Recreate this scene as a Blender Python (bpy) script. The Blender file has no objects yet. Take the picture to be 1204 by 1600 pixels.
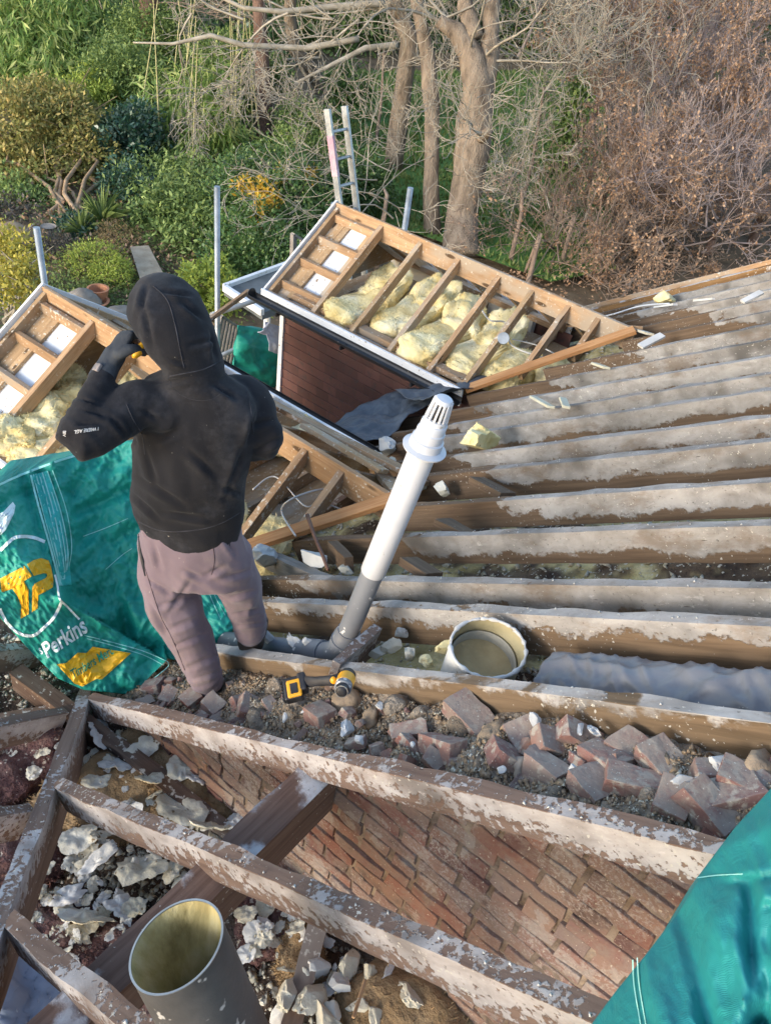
import bpy, bmesh, math, random
import numpy as np
from mathutils import Vector, Matrix, Euler
from mathutils.bvhtree import BVHTree
C = bpy.context.scene.collection
RND = random.Random(7)
# ------------------------------------------------------------------ camera
AZ, PI_, RO, F = math.radians(57.383), math.radians(39.343), math.radians(9.408), 1288.8
ca, sa, cp, sp = math.cos(AZ), math.sin(AZ), math.cos(PI_), math.sin(PI_)
FW = np.array([sa*cp, ca*cp, -sp]); _r = np.array([ca, -sa, 0.0]); _u = np.cross(_r, FW)
RT = math.cos(RO)*_r + math.sin(RO)*_u; UP = -math.sin(RO)*_r + math.cos(RO)*_u
cam = bpy.data.cameras.new('camera'); camo = bpy.data.objects.new('camera', cam); C.objects.link(camo)
cam.sensor_fit = 'HORIZONTAL'; cam.sensor_width = 36; cam.lens = F/1204*36
cam.clip_start = 0.05; cam.clip_end = 600
camo.matrix_world = Matrix(((RT[0], UP[0], -FW[0], 0), (RT[1], UP[1], -FW[1], 0), (RT[2], UP[2], -FW[2], 0), (0, 0, 0, 1)))
bpy.context.scene.camera = camo
# ------------------------------------------------------------------ world, sun, exposure
SUN_AZ = Vector((-0.97, 0.22, 0)).normalized(); SUN_EL = math.radians(17)
sdir = Vector((SUN_AZ.x*math.cos(SUN_EL), SUN_AZ.y*math.cos(SUN_EL), math.sin(SUN_EL)))
w = bpy.data.worlds.new("World"); bpy.context.scene.world = w; w.use_nodes = True
nt = w.node_tree; bg = nt.nodes['Background']; sky = nt.nodes.new('ShaderNodeTexSky')
sky.sky_type = 'NISHITA'; sky.sun_disc = False; sky.sun_elevation = SUN_EL
sky.sun_rotation = math.atan2(SUN_AZ.x, SUN_AZ.y); sky.dust_density = 1.0
nt.links.new(sky.outputs[0], bg.inputs[0]); bg.inputs[1].default_value = 0.15
sl = bpy.data.lights.new('sun', 'SUN'); sl.energy = 0.7; sl.angle = math.radians(14); sl.color = (1, .99, .97)
so = bpy.data.objects.new('sun', sl); C.objects.link(so)
so.rotation_mode = 'QUATERNION'; so.rotation_quaternion = sdir.to_track_quat('Z', 'Y')
vs = bpy.context.scene.view_settings
vs.view_transform = 'Standard'; vs.look = 'None'; vs.gamma = 1; vs.exposure = 1.55
# ------------------------------------------------------------------ pixel to point helpers
def ray(x, y): return FW*F + RT*(x-602) - UP*(y-800)
def at_d(x, y, d): return Vector(ray(x, y)*(d/F))
def at_x(x, y, X): v = ray(x, y); return Vector(v*(X/v[0]))
def at_y(x, y, Y): v = ray(x, y); return Vector(v*(Y/v[1]))
def at_z(x, y, Z): v = ray(x, y); return Vector(v*(Z/v[2]))
TAN = math.tan(math.radians(34.8)); NRM = Vector((0, TAN, 1)).normalized(); DWN = Vector((0, 1, -TAN)).normalized()
def roofz(y): return -1.6 - TAN*y
def at_r(x, y, off=0.0):      # a point on the roof slope, off metres above it
    v = ray(x, y); return Vector(v*((-1.6+off/NRM.z)/(v[1]*TAN+v[2])))
# ------------------------------------------------------------------ object helpers
def tag(o, label=None, cat=None, group=None, kind=None):
    if label: o['label'] = label
    if cat: o['category'] = cat
    if group: o['group'] = group
    if kind: o['kind'] = kind
    return o
def empty(name, loc, label, cat, group=None):
    o = bpy.data.objects.new(name, None); C.objects.link(o); o.location = loc; o.empty_display_size = .1
    return tag(o, label, cat, group)
def link(name, me, m, parent=None, loc=None):
    o = bpy.data.objects.new(name, me); C.objects.link(o)
    if m is not None and len(me.materials) == 0: me.materials.append(m)
    if loc is not None: o.location = loc
    if parent is not None:
        o.parent = parent; o.location = Vector(o.location) - Vector(wloc(parent))
    return o
def wloc(o):
    l = Vector(o.location)
    while o.parent: o = o.parent; l += Vector(o.location)
    return l
def setmw(o, M):
    o.matrix_basis = Matrix.Translation(-wloc(o.parent)) @ M if o.parent else M
def hashn(ix, iy, iz, s):
    n = (ix*73856093) ^ (iy*19349663) ^ (iz*83492791) ^ (s*2654435)
    n = (n ^ (n >> 13))*1274126177 & 0x7fffffff
    n = (n ^ (n >> 15))*362437 & 0x7fffffff
    return (n & 0xffff)/32767.5 - 1
def vn(P, s=0):
    P = np.asarray(P, float); i = np.floor(P).astype(np.int64); f = P-i; f = f*f*(3-2*f); r = 0
    for dx in (0, 1):
        for dy in (0, 1):
            for dz in (0, 1):
                wt = (f[..., 0] if dx else 1-f[..., 0])*(f[..., 1] if dy else 1-f[..., 1])*(f[..., 2] if dz else 1-f[..., 2])
                r = r + wt*hashn(i[..., 0]+dx, i[..., 1]+dy, i[..., 2]+dz, s)
    return r
def fbm(P, s=0, o=3):
    P = np.asarray(P, float); r = 0; a = 1
    for k in range(o): r = r + a*vn(P*(2**k)+k*7.3, s+k); a *= .5
    return r
def npmesh(name, V, Fc, smooth=False, col=None):
    me = bpy.data.meshes.new(name); V = np.asarray(V, np.float32).reshape(-1, 3); Fc = np.asarray(Fc, np.int32)
    k = Fc.shape[1]; me.vertices.add(len(V)); me.vertices.foreach_set('co', V.ravel())
    me.loops.add(Fc.size); me.loops.foreach_set('vertex_index', Fc.ravel()); me.polygons.add(len(Fc))
    me.polygons.foreach_set('loop_start', np.arange(0, Fc.size, k, dtype=np.int32))
    try: me.polygons.foreach_set('loop_total', np.full(len(Fc), k, dtype=np.int32))
    except Exception: pass
    if smooth: me.polygons.foreach_set('use_smooth', np.ones(len(Fc), bool))
    if col is not None:
        a = me.attributes.new('var', 'FLOAT', 'POINT'); a.data.foreach_set('value', np.asarray(col, np.float32))
    me.update(calc_edges=True); return me
class MB:
    def __init__(s): s.v = []; s.f = []; s.c = []
    def add(s, V, Fs, c=0.0):
        n = len(s.v); s.v += [tuple(p) for p in V]; s.f += [tuple(i+n for i in f) for f in Fs]; s.c += [c]*len(V)
    def box(s, c, sz, M=None, jit=0, var=0.0, rnd=RND):
        V = []
        for z in (-.5, .5):
            for y in (-.5, .5):
                for x in (-.5, .5):
                    p = Vector((x*sz[0]+rnd.uniform(-jit, jit), y*sz[1]+rnd.uniform(-jit, jit), z*sz[2]+rnd.uniform(-jit, jit)))
                    if M is not None: p = M @ p
                    V.append(p+Vector(c))
        s.add(V, [(0, 2, 3, 1), (4, 5, 7, 6), (0, 1, 5, 4), (2, 6, 7, 3), (0, 4, 6, 2), (1, 3, 7, 5)], var)
    def bar(s, p0, p1, w, d, up=Vector((0, 0, 1)), var=0.0):
        p0 = Vector(p0); p1 = Vector(p1); x = (p1-p0).normalized(); y = Vector(up).cross(x).normalized(); z = x.cross(y)
        M = Matrix((x, y, z)).transposed()
        s.box((p0+p1)/2, ((p1-p0).length, w, d), M, 0, var)
    def tube(s, pts, rad, n=10, cap=True, var=0.0):
        pts = [Vector(p) for p in pts]
        if not hasattr(rad, '__len__'): rad = [rad]*len(pts)
        V = []; Fs = []; prev = None
        for i, p in enumerate(pts):
            t = (pts[min(i+1, len(pts)-1)]-pts[max(i-1, 0)]).normalized()
            if prev is None: a = t.orthogonal().normalized()
            else: a = (prev - t*prev.dot(t)).normalized()
            prev = a; b = t.cross(a)
            for k in range(n):
                q = 2*math.pi*k/n; V.append(p+(a*math.cos(q)+b*math.sin(q))*rad[i])
        for i in range(len(pts)-1):
            for k in range(n):
                Fs.append((i*n+k, i*n+(k+1) % n, (i+1)*n+(k+1) % n, (i+1)*n+k))
        if cap: Fs.append(tuple(range(n-1, -1, -1))); Fs.append(tuple((len(pts)-1)*n+k for k in range(n)))
        s.add(V, Fs, var)
    def rings(s, R, n=28, cap=True):     # R: list of (centre, A, B)
        V = []; Fs = []
        for c, A, B in R:
            for k in range(n):
                q = 2*math.pi*k/n; V.append(Vector(c)+Vector(A)*math.cos(q)+Vector(B)*math.sin(q))
        for i in range(len(R)-1):
            for k in range(n): Fs.append((i*n+k, i*n+(k+1) % n, (i+1)*n+(k+1) % n, (i+1)*n+k))
        if cap: Fs.append(tuple(range(n-1, -1, -1))); Fs.append(tuple((len(R)-1)*n+k for k in range(n)))
        s.add(V, Fs)
    def mesh(s, name, loc=(0, 0, 0), smooth=False):
        me = bpy.data.meshes.new(name); l = Vector(loc)
        me.from_pydata([Vector(v)-l for v in s.v], [], s.f)
        a = me.attributes.new('var', 'FLOAT', 'POINT'); a.data.foreach_set('value', s.c)
        if smooth: me.polygons.foreach_set('use_smooth', [True]*len(me.polygons))
        me.update(); return me
    def build(s, name, m, parent=None, loc=(0, 0, 0), smooth=False, bevel=0):
        o = link(name, s.mesh(name, loc, smooth), m, parent, loc)
        if bevel: bevelmod(o, bevel)
        return o
def bevelmod(o, wd, seg=2):
    b = o.modifiers.new('bevel', 'BEVEL'); b.width = wd; b.segments = seg; b.limit_method = 'ANGLE'; b.angle_limit = math.radians(40)
def timber(name, p0, p1, wd, dp, m, parent=None, up=(0, 0, 1), off=0.0, rough=0.0, seed=0, bevel=.003):
    """sawn timber from p0 to p1: top edge on the line p0-p1 (off shifts it along its own up)"""
    p0 = Vector(p0); p1 = Vector(p1); L = (p1-p0).length; x = (p1-p0).normalized()
    y = Vector(up).cross(x).normalized(); z = x.cross(y)
    nx = max(2, int(L/.035)) if rough else max(2, int(L/.25))
    prof = []
    ny, nz = (3, 5) if rough else (1, 2)
    for i in range(ny): prof.append((-.5+i/ny, 0))
    for i in range(nz): prof.append((.5, -i/nz))
    for i in range(ny): prof.append((.5-i/ny, -1))
    for i in range(nz): prof.append((-.5, -1+i/nz))
    pr = np.array(prof); n = len(pr); xs = np.linspace(0, L, nx+1)
    V = np.zeros((nx+1, n, 3)); V[:, :, 0] = xs[:, None]; V[:, :, 1] = pr[None, :, 0]*wd; V[:, :, 2] = pr[None, :, 1]*dp
    bow = .004*np.sin(xs*1.3+seed)+.003*np.sin(xs*3.1+seed*2.2)
    V[:, :, 1] += bow[:, None]
    if rough:
        Q = V.copy(); Q[..., 0] *= 6; Q[..., 1] *= 14; Q[..., 2] *= 14
        d = fbm(Q+seed*3.7, seed, 3)
        cy = V[:, :, 1]/wd*2; cz = (V[:, :, 2]/dp+.5)*2
        wgt = np.clip(.35+.65*(cz+1)/2, 0, 1)
        V[:, :, 1] += np.sign(cy)*np.abs(cy)**2*d*rough*wgt; V[:, :, 2] += np.sign(cz)*np.abs(cz)**2*d*rough*.6*wgt
    Fs = []
    idx = np.arange((nx+1)*n).reshape(nx+1, n)
    a = idx[:-1, :]; b = np.roll(idx, -1, 1)[:-1, :]; c = np.roll(idx, -1, 1)[1:, :]; d2 = idx[1:, :]
    Fs = [tuple(q) for q in np.stack([a, d2, c, b], -1).reshape(-1, 4)]
    Fs.append(tuple(idx[0, :])); Fs.append(tuple(idx[-1, ::-1]))
    me = bpy.data.meshes.new(name); me.from_pydata(V.reshape(-1, 3).tolist(), [], Fs); me.update()
    if rough:
        me.polygons.foreach_set('use_smooth', [len(p.vertices) == 4 for p in me.polygons])
    o = link(name, me, m, parent)
    M = Matrix((x, y, z)).transposed().to_4x4(); M.translation = p0 + z*off
    setmw(o, M)
    if rough:
        es = o.modifiers.new('edges', 'EDGE_SPLIT'); es.split_angle = math.radians(42)
    elif bevel: bevelmod(o, bevel)
    return o
# ------------------------------------------------------------------ materials
def newmat(name, rough=.8, metal=0, spec=.3):
    m = bpy.data.materials.new(name); m.use_nodes = True; n = m.node_tree.nodes; b = n['Principled BSDF']
    b.inputs['Roughness'].default_value = rough; b.inputs['Metallic'].default_value = metal
    b.inputs['Specular IOR Level'].default_value = spec
    return m, m.node_tree, b
class G:
    def __init__(s, nt): s.nt = nt; s.tc = None
    def n(s, t, **k):
        x = s.nt.nodes.new(t)
        for a, b in k.items(): setattr(x, a, b)
        return x
    def l(s, a, b): s.nt.links.new(a, b)
    def obj(s, sc=(1, 1, 1), rnd=True):
        if s.tc is None:
            s.tc = s.n('ShaderNodeTexCoord')
        mp = s.n('ShaderNodeMapping'); mp.inputs['Scale'].default_value = sc; s.l(s.tc.outputs['Object'], mp.inputs[0])
        if rnd:
            oi = s.n('ShaderNodeObjectInfo'); mm = s.n('ShaderNodeVectorMath', operation='SCALE'); mm.inputs[0].default_value = (17, 31, 23)
            s.l(oi.outputs['Random'], mm.inputs['Scale']); s.l(mm.outputs[0], mp.inputs['Location'])
        return mp.outputs[0]
    def noise(s, sc=5, st=(1, 1, 1), det=5, r=.6, dist=0, rnd=True):
        x = s.n('ShaderNodeTexNoise'); x.inputs['Scale'].default_value = sc; x.inputs['Detail'].default_value = det
        x.inputs['Roughness'].default_value = r; x.inputs['Distortion'].default_value = dist
        s.l(s.obj(st, rnd), x.inputs['Vector']); return x.outputs['Fac']
    def ramp(s, f, st):
        x = s.n('ShaderNodeValToRGB'); e = x.color_ramp.elements
        while len(e) < len(st): e.new(.5)
        for i, (p, c) in enumerate(st): e[i].position = p; e[i].color = (*c, 1) if len(c) == 3 else c
        s.l(f, x.inputs[0]); return x.outputs[0]
    def step(s, f, a, b):
        x = s.n('ShaderNodeMapRange', interpolation_type='SMOOTHSTEP'); x.inputs[1].default_value = a; x.inputs[2].default_value = b
        s.l(f, x.inputs[0]); return x.outputs[0]
    def mix(s, f, a, b, mode='MIX'):
        x = s.n('ShaderNodeMix', data_type='RGBA', blend_type=mode)
        for i, v in ((0, f), (6, a), (7, b)):
            if isinstance(v, (tuple, list)): x.inputs[i].default_value = (*v, 1)
            elif isinstance(v, (int, float)): x.inputs[i].default_value = v
            else: s.l(v, x.inputs[i])
        return x.outputs[2]
    def math(s, op, a, b=0.0, c=0.0):
        x = s.n('ShaderNodeMath', operation=op)
        for i, v in enumerate((a, b, c)):
            if isinstance(v, (int, float)): x.inputs[i].default_value = v
            else: s.l(v, x.inputs[i])
        return x.outputs[0]
    def bump(s, b, h, st=.4, d=.01):
        x = s.n('ShaderNodeBump'); x.inputs['Strength'].default_value = st; x.inputs['Distance'].default_value = d
        s.l(h, x.inputs['Height']); s.l(x.outputs[0], b.inputs['Normal'])
def simple(name, c1, c2, sc=6, rough=.8, metal=0, spec=.3, st=(1, 1, 1), bump=.3, bd=.01, speck=None, c3=None, det=6):
    m, nt, b = newmat(name, rough, metal, spec); g = G(nt)
    n1 = g.noise(sc, st, det)
    stops = [(.32, c1), (.68, c2)] if c3 is None else [(.3, c1), (.5, c2), (.7, c3)]
    col = g.ramp(n1, stops)
    if speck:
        n2 = g.noise(speck[1], det=2); col = g.mix(g.step(n2, speck[2], speck[2]+.05), col, speck[0])
    g.l(col, b.inputs['Base Color'])
    n3 = g.noise(sc*5, st, 4); g.bump(b, g.math('ADD', n3, n1), bump, bd)
    return m
def wood(name, dark, light, dust=None, rough=.75, knots=True, grey=None):
    m, nt, b = newmat(name, rough); g = G(nt)
    n1 = g.noise(9, (.35, 6, 6), 6, .6, .6); n2 = g.noise(2.2, (1, 2, 2), 3)
    col = g.ramp(n1, [(.3, dark), (.7, light)])
    col = g.mix(g.math('MULTIPLY', g.step(n2, .35, .7), .5), col, tuple(c*.55 for c in dark))
    if grey: col = g.mix(g.step(g.noise(3.1, (.6, 1, 1), 4), .48, .66), col, grey)
    oi = g.n('ShaderNodeObjectInfo'); hv = g.n('ShaderNodeHueSaturation'); g.l(col, hv.inputs['Color'])
    g.l(g.math('MULTIPLY_ADD', oi.outputs['Random'], .4, .8), hv.inputs['Value']); col = hv.outputs[0]
    if knots:
        v = g.n('ShaderNodeTexVoronoi'); v.inputs['Scale'].default_value = 1; g.l(g.obj((2.2, 9, 7)), v.inputs['Vector'])
        col = g.mix(g.step(v.outputs['Distance'], .16, .09), col, tuple(c*.3 for c in dark))
    if dust:
        n4 = g.noise(38, (1, 1, 1), 3); n5 = g.noise(4, (1, 1, 1), 3)
        f = g.step(g.math('ADD', n4, g.math('MULTIPLY', n5, .4)), .80, .9); col = g.mix(f, col, dust)
    g.l(col, b.inputs['Base Color']); g.bump(b, n1, .35, .004)
    return m
def residue_mat(name, brown1, brown2, res1, res2, bias, zamp, xlow=None, side=.6, dirt=(.12, .08, .05), fine=.1):
    """timber partly coated with foam and dust residue; local x runs up the slope, z=0 is the top face"""
    m, nt, b = newmat(name, .85); g = G(nt)
    wn = g.noise(8, (.3, 6, 6), 6, .6, .5); bc = g.ramp(wn, [(.3, brown1), (.7, brown2)])
    rn = g.noise(7, (1, 1.5, 1.5), 8, .65, .4); rc = g.ramp(rn, [(.3, res1), (.62, res2), (.8, tuple(min(1, c*1.12) for c in res2))])
    rc = g.mix(g.step(g.noise(2.6, (1, 1, 1), 3), .5, .72), rc, tuple(c*.66 for c in res1))
    rc = g.mix(g.step(g.noise(60, (1, 1, 1), 3, .7), .60, .76), rc, tuple(c*.5 for c in res1))
    rc = g.mix(g.math('MULTIPLY', g.step(g.noise(5, (.5, 1, 1), 7, .75), .5, .66), .55), rc, brown2)
    rc = g.mix(g.math('MULTIPLY', g.step(g.noise(13, (1, 2, 2), 7, .75, .3), .60, .66), .5), rc, tuple(min(.85, c*1.35) for c in res2))
    sx = g.n('ShaderNodeSeparateXYZ'); g.l(g.obj((1, 1, 1), False), sx.inputs[0])
    z = g.math('MULTIPLY', sx.outputs[2], zamp)
    big = g.math('ADD', g.math('MULTIPLY', g.noise(4.6, (1, 1.6, 1.2), 7, .66, .3), .65), g.math('MULTIPLY', g.noise(1.1, (1, 1, 1), 3, .6, .2), .35))
    top = g.step(sx.outputs[2], -.006, -.001)     # top face gets its own patches
    tn = g.noise(3.4, (1, 1, 1), 3, .5, .8)
    sidef = g.math('ADD', g.math('ADD', big, z), bias)
    topf = g.math('ADD', tn, side-.5)
    f = g.mix(top, sidef, topf)
    if xlow is not None:
        xm = g.step(g.math('ADD', sx.outputs[0], g.math('MULTIPLY', big, .9)), xlow+.3, xlow+.75)
        f = g.math('ADD', f, g.math('MULTIPLY_ADD', xm, .6, -.6))
    fine_n = g.noise(45, (1, 1, 1), 4); f = g.math('ADD', f, g.math('MULTIPLY_ADD', fine_n, fine, -fine/2))
    msk = g.step(f, .455, .525)
    col = g.mix(msk, bc, rc)
    spk = g.math('ADD', g.noise(70, (1, 1, 1), 2), g.math('MULTIPLY_ADD', g.noise(2.2, (1, 1, 1), 3), .5, -.25)); col = g.mix(g.step(spk, .70, .74), col, (.5, .47, .41))
    gv = g.n('ShaderNodeTexVoronoi'); gv.inputs['Scale'].default_value = 1; g.l(g.obj((3.1, 25, 25)), gv.inputs['Vector']); col = g.mix(g.step(gv.outputs['Distance'], .05, .03), col, (.05, .035, .03))
    oi = g.n('ShaderNodeObjectInfo'); hv = g.n('ShaderNodeHueSaturation'); g.l(col, hv.inputs['Color'])
    g.l(g.math('MULTIPLY_ADD', oi.outputs['Random'], .3, .85), hv.inputs['Value'])
    g.l(hv.outputs[0], b.inputs['Base Color'])
    h = g.math('ADD', g.math('MULTIPLY', msk, .8), g.math('ADD', g.math('MULTIPLY', rn, .7), g.math('MULTIPLY', fine_n, .3)))
    g.bump(b, h, .55, .006); return m
LB_ = 1.85
def leafmat(name, stops, rough=.55, trans=.25, spec=.35):
    m, nt, b = newmat(name, rough, 0, spec); g = G(nt)
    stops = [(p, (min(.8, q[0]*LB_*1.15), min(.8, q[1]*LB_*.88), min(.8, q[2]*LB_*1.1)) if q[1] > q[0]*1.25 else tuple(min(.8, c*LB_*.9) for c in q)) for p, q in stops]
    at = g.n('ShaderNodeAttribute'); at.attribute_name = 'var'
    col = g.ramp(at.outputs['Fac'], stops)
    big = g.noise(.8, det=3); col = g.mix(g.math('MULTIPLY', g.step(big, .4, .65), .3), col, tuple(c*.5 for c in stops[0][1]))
    g.l(col, b.inputs['Base Color'])
    tr = g.n('ShaderNodeBsdfTranslucent'); g.l(col, tr.inputs[0]); mx = g.n('ShaderNodeMixShader'); mx.inputs[0].default_value = trans
    g.l(b.outputs[0], mx.inputs[1]); g.l(tr.outputs[0], mx.inputs[2]); g.l(mx.outputs[0], nt.nodes['Material Output'].inputs[0])
    return m
M = {}
M['fresh'] = wood('sawn_pine', (.30, .175, .09), (.50, .33, .19), dust=(.55, .5, .42), grey=(.33, .26, .19))
M['fresh2'] = wood('orange_pine', (.36, .16, .06), (.52, .29, .13))
M['osb'] = wood('board', (.34, .21, .11), (.52, .36, .2), dust=(.6, .55, .45), grey=(.4, .33, .25))
M['oldwood'] = wood('weathered_timber', (.09, .05, .035), (.2, .13, .09), dust=(.5, .46, .4), grey=(.24, .2, .17))
M['greywood'] = wood('grey_timber', (.2, .18, .16), (.36, .33, .3), knots=False)
M['raf'] = residue_mat('coated_rafter', (.09, .058, .037), (.17, .115, .073), (.20, .183, .165), (.36, .34, .32), .37, 3.8, xlow=.8, side=.72, fine=.25)
M['raf_near'] = residue_mat('coated_rafter_near', (.105, .068, .04), (.195, .13, .078), (.21, .195, .18), (.38, .36, .34), .22, 3.4, xlow=.7, side=.6, fine=.4)
M['raf_first'] = residue_mat('dusty_first_rafter', (.105, .072, .043), (.195, .135, .083), (.28, .26, .24), (.44, .42, .40), .0, 1.6, side=.55)
M['purl'] = residue_mat('dusty_purlin', (.10, .055, .04), (.19, .12, .09), (.30, .29, .29), (.50, .50, .52), -.16, 1.0, side=.50)
M['raf_bare'] = residue_mat('dusty_bare_rafter', (.14, .075, .03), (.29, .165, .07), (.36, .34, .33), (.5, .48, .47), -.12, .6, side=.5)
M['raf_pink'] = residue_mat('dusty_pink_rafter', (.13, .082, .062), (.22, .15, .115), (.25, .22, .205), (.46, .425, .41), .17, 2.4, side=.42, fine=.95)
M['white'] = simple('white_upvc', (.68, .68, .68), (.8, .8, .8), 3, .4, spec=.5, bump=.05, speck=((.3, .26, .2), 30, .66))
M['whiteboard'] = simple('white_soffit', (.66, .65, .63), (.82, .82, .82), 4, .6, bump=.1, speck=((.25, .18, .12), 22, .64))
M['gutter'] = simple('black_gutter', (.012, .012, .013), (.03, .03, .032), 5, .35, spec=.5, bump=.1, speck=((.2, .17, .13), 40, .7))
M['insul'] = simple('yellow_wool', (.60, .43, .15), (.82, .69, .36), 4, .98, c3=(.86, .79, .57), bump=.8, bd=.02, speck=((.42, .32, .14), 18, .68), det=9)
M['insul2'] = simple('brown_wool', (.20, .125, .06), (.36, .25, .14), 6, .95, bump=.8, bd=.02)
M['pink'] = simple('red_wool', (.055, .035, .03), (.12, .06, .055), 5, .95, c3=(.20,.14,.12), bump=.9, bd=.03, speck=((.4, .34, .28), 35, .62))
M['foam'] = simple('cream_foam', (.40, .35, .25), (.54, .50, .40), 6, .85, c3=(.60, .585, .53), bump=.5, bd=.012, speck=((.2, .14, .08), 28, .68))
M['foamw'] = simple('white_foam', (.46, .45, .42), (.62, .61, .59), 5, .8, bump=.4, bd=.01, speck=((.3, .24, .16), 30, .7))
M['dirt'] = simple('loft_debris', (.045, .03, .023), (.13, .09, .065), 9, .95, c3=(.23, .17, .12), bump=1, bd=.03, speck=((.5, .46, .38), 55, .64))
M['rubble'] = simple('mortar_rubble', (.15, .12, .09), (.28, .225, .17), 10, .95, c3=(.36, .31, .25), bump=1, bd=.02, speck=((.6, .57, .48), 60, .66))
M['mortarlump'] = simple('sand_mortar', (.25, .175, .11), (.40, .30, .205), 8, .95, bump=.8, bd=.01)
M['plastic'] = simple('grey_polythene', (.12, .12, .132), (.20, .20, .215), 2.4, .42, spec=.5, bump=.3, bd=.01)
M['dpc'] = simple('grey_membrane', (.05, .058, .068), (.11, .125, .145), 3, .5, spec=.4, bump=.5, bd=.02)
M['pipegrey'] = simple('grey_pvc', (.13, .14, .16), (.20, .215, .24), 3, .45, spec=.5, bump=.1, speck=((.6, .6, .58), 24, .62))
M['pipewhite'] = simple('white_pvc', (.50, .52, .56), (.62, .64, .68), 3, .4, spec=.5, bump=.06, speck=((.4, .4, .4), 45, .7))
M['galv'] = simple('galvanised', (.25, .27, .28), (.42, .45, .47), 8, .5, .6, bump=.1)
M['slate'] = simple('grey_sheet', (.09, .1, .1), (.16, .17, .17), 4, .7, bump=.2)
M['black'] = simple('black_plastic', (.012, .012, .014), (.035, .035, .04), 20, .5, spec=.4, bump=.2, bd=.003)
M['yellow'] = simple('yellow_plastic', (.72, .33, .015), (.8, .4, .02), 8, .45, spec=.5, bump=.1)
M['steel'] = simple('steel', (.3, .29, .28), (.5, .49, .47), 8, .35, .8, bump=.1)
M['terracotta'] = simple('terracotta', (.4, .17, .09), (.55, .27, .15), 6, .8)
M['stone'] = simple('stone', (.2, .17, .14), (.36, .31, .26), 5, .9, bump=.6)
M['blueplastic'] = simple('blue_grey_sheet', (.2, .23, .3), (.3, .33, .41), 2, .5, spec=.4, bump=.4)
M['cable'] = simple('grey_cable', (.42, .41, .38), (.55, .53, .5), 5, .6)
M['pinkpaint'] = simple('pink_paint', (.42, .2, .27), (.5, .4, .43), 5, .6)
# ================================================================== GROUND
def terrain():
    n = 90; xs = np.linspace(-60, 260, n); ys = np.linspace(-60, 200, n); X, Y = np.meshgrid(xs, ys, indexing='ij')
    Z = -8.5 + .12*vn(np.stack([X*.2, Y*.2, X*0], -1))
    idx = np.arange(n*n).reshape(n, n)
    Fc = np.stack([idx[:-1, :-1], idx[1:, :-1], idx[1:, 1:], idx[:-1, 1:]], -1).reshape(-1, 4)
    m = simple('garden_soil', (.08, .055, .033), (.16, .115, .07), 1.6, .95, c3=(.24, .18, .11), bump=.6, bd=.05)
    tag(link('ground', npmesh('ground', np.stack([X, Y, Z], -1), Fc, True), m), kind='structure')
terrain()
def patch(name, pts, z, m, kind='structure'):
    b = MB(); b.add([(p[0], p[1], z) for p in pts], [tuple(range(len(pts)))]); o = b.build(name, m); tag(o, kind=kind); return o
LM = simple('lawn_grass', (.07, .15, .03), (.11, .22, .05), .6, .9, c3=(.17, .29, .07), bump=.7, bd=.04)
lawn = [at_z(x, y, -8.3) for x, y in ((500, 110), (940, 110), (960, 420), (860, 440), (640, 360), (470, 300))]
patch('lawn', lawn, -8.3, LM)
PM = simple('path_stone', (.34, .27, .19), (.50, .42, .31), 4, .9, bump=.4)
path_px = [(203, 385), (232, 383), (262, 440), (222, 446)]
patch('garden_path', [at_z(x, y, -8.31) for x, y in path_px], -8.31, PM)
# ------------------------------------------------------------------ leaves and branches
def leaves(cs, n, size, aspect=.45, droop=0., shell=.75, seed=0, var=(0, 1), flat=.35, cluster=0):
    """n leaves spread through ellipsoids cs=[(cx,cy,cz,rx,ry,rz)]; returns V, F, var"""
    r = np.random.RandomState(seed); cs = np.array(cs, float)
    wgt = (cs[:, 3]*cs[:, 4]*cs[:, 5])**(2/3); k = r.choice(len(cs), n, p=wgt/wgt.sum())
    d = r.normal(size=(n, 3)); d /= np.linalg.norm(d, axis=1)[:, None]
    rad = shell + (1-shell)*r.rand(n); rad *= np.where(r.rand(n) < .25, r.rand(n)**.5, 1)
    lump = 1+.28*vn(d*2.7+k[:, None]*5.1, seed)+.12*vn(d*7+k[:, None]*2.1, seed+1)
    P = cs[k, :3]+d*cs[k, 3:]*(rad*lump)[:, None]
    keep = vn(P*1.3/max(.2, cs[:, 3].mean())*1.6, seed+5) > -.42
    P = P[keep]; d = d[keep]; n = len(P)
    if cluster:                            # gather leaves round twig ends
        m = max(1, n//cluster); tw = P[r.randint(0, n, m)]; j = r.randint(0, m, n)
        P = tw[j]+r.normal(size=(n, 3))*size*1.3; d = (d+r.normal(size=(n, 3)))/2
    ax = r.normal(size=(n, 3))*.8+d; ax[:, 2] -= droop*1.6; ax /= np.linalg.norm(ax, axis=1)[:, None]
    nn = d*.6+np.array([0, 0, flat+.4])+r.normal(size=(n, 3))*.45
    sd = np.cross(ax, nn); sd /= np.linalg.norm(sd, axis=1)[:, None]+1e-6
    up = np.cross(sd, ax)
    s = size*(.6+.8*r.rand(n))[:, None]; L = ax*s; W = sd*s*aspect*.5
    V = np.stack([P, P+L*.45+W-up*s*.06, P+L-up*s*.1, P+L*.45-W-up*s*.06], 1)
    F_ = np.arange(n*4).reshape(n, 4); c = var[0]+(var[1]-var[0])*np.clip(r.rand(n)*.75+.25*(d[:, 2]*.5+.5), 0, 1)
    return V.reshape(-1, 3), F_, np.repeat(c, 4)
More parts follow.
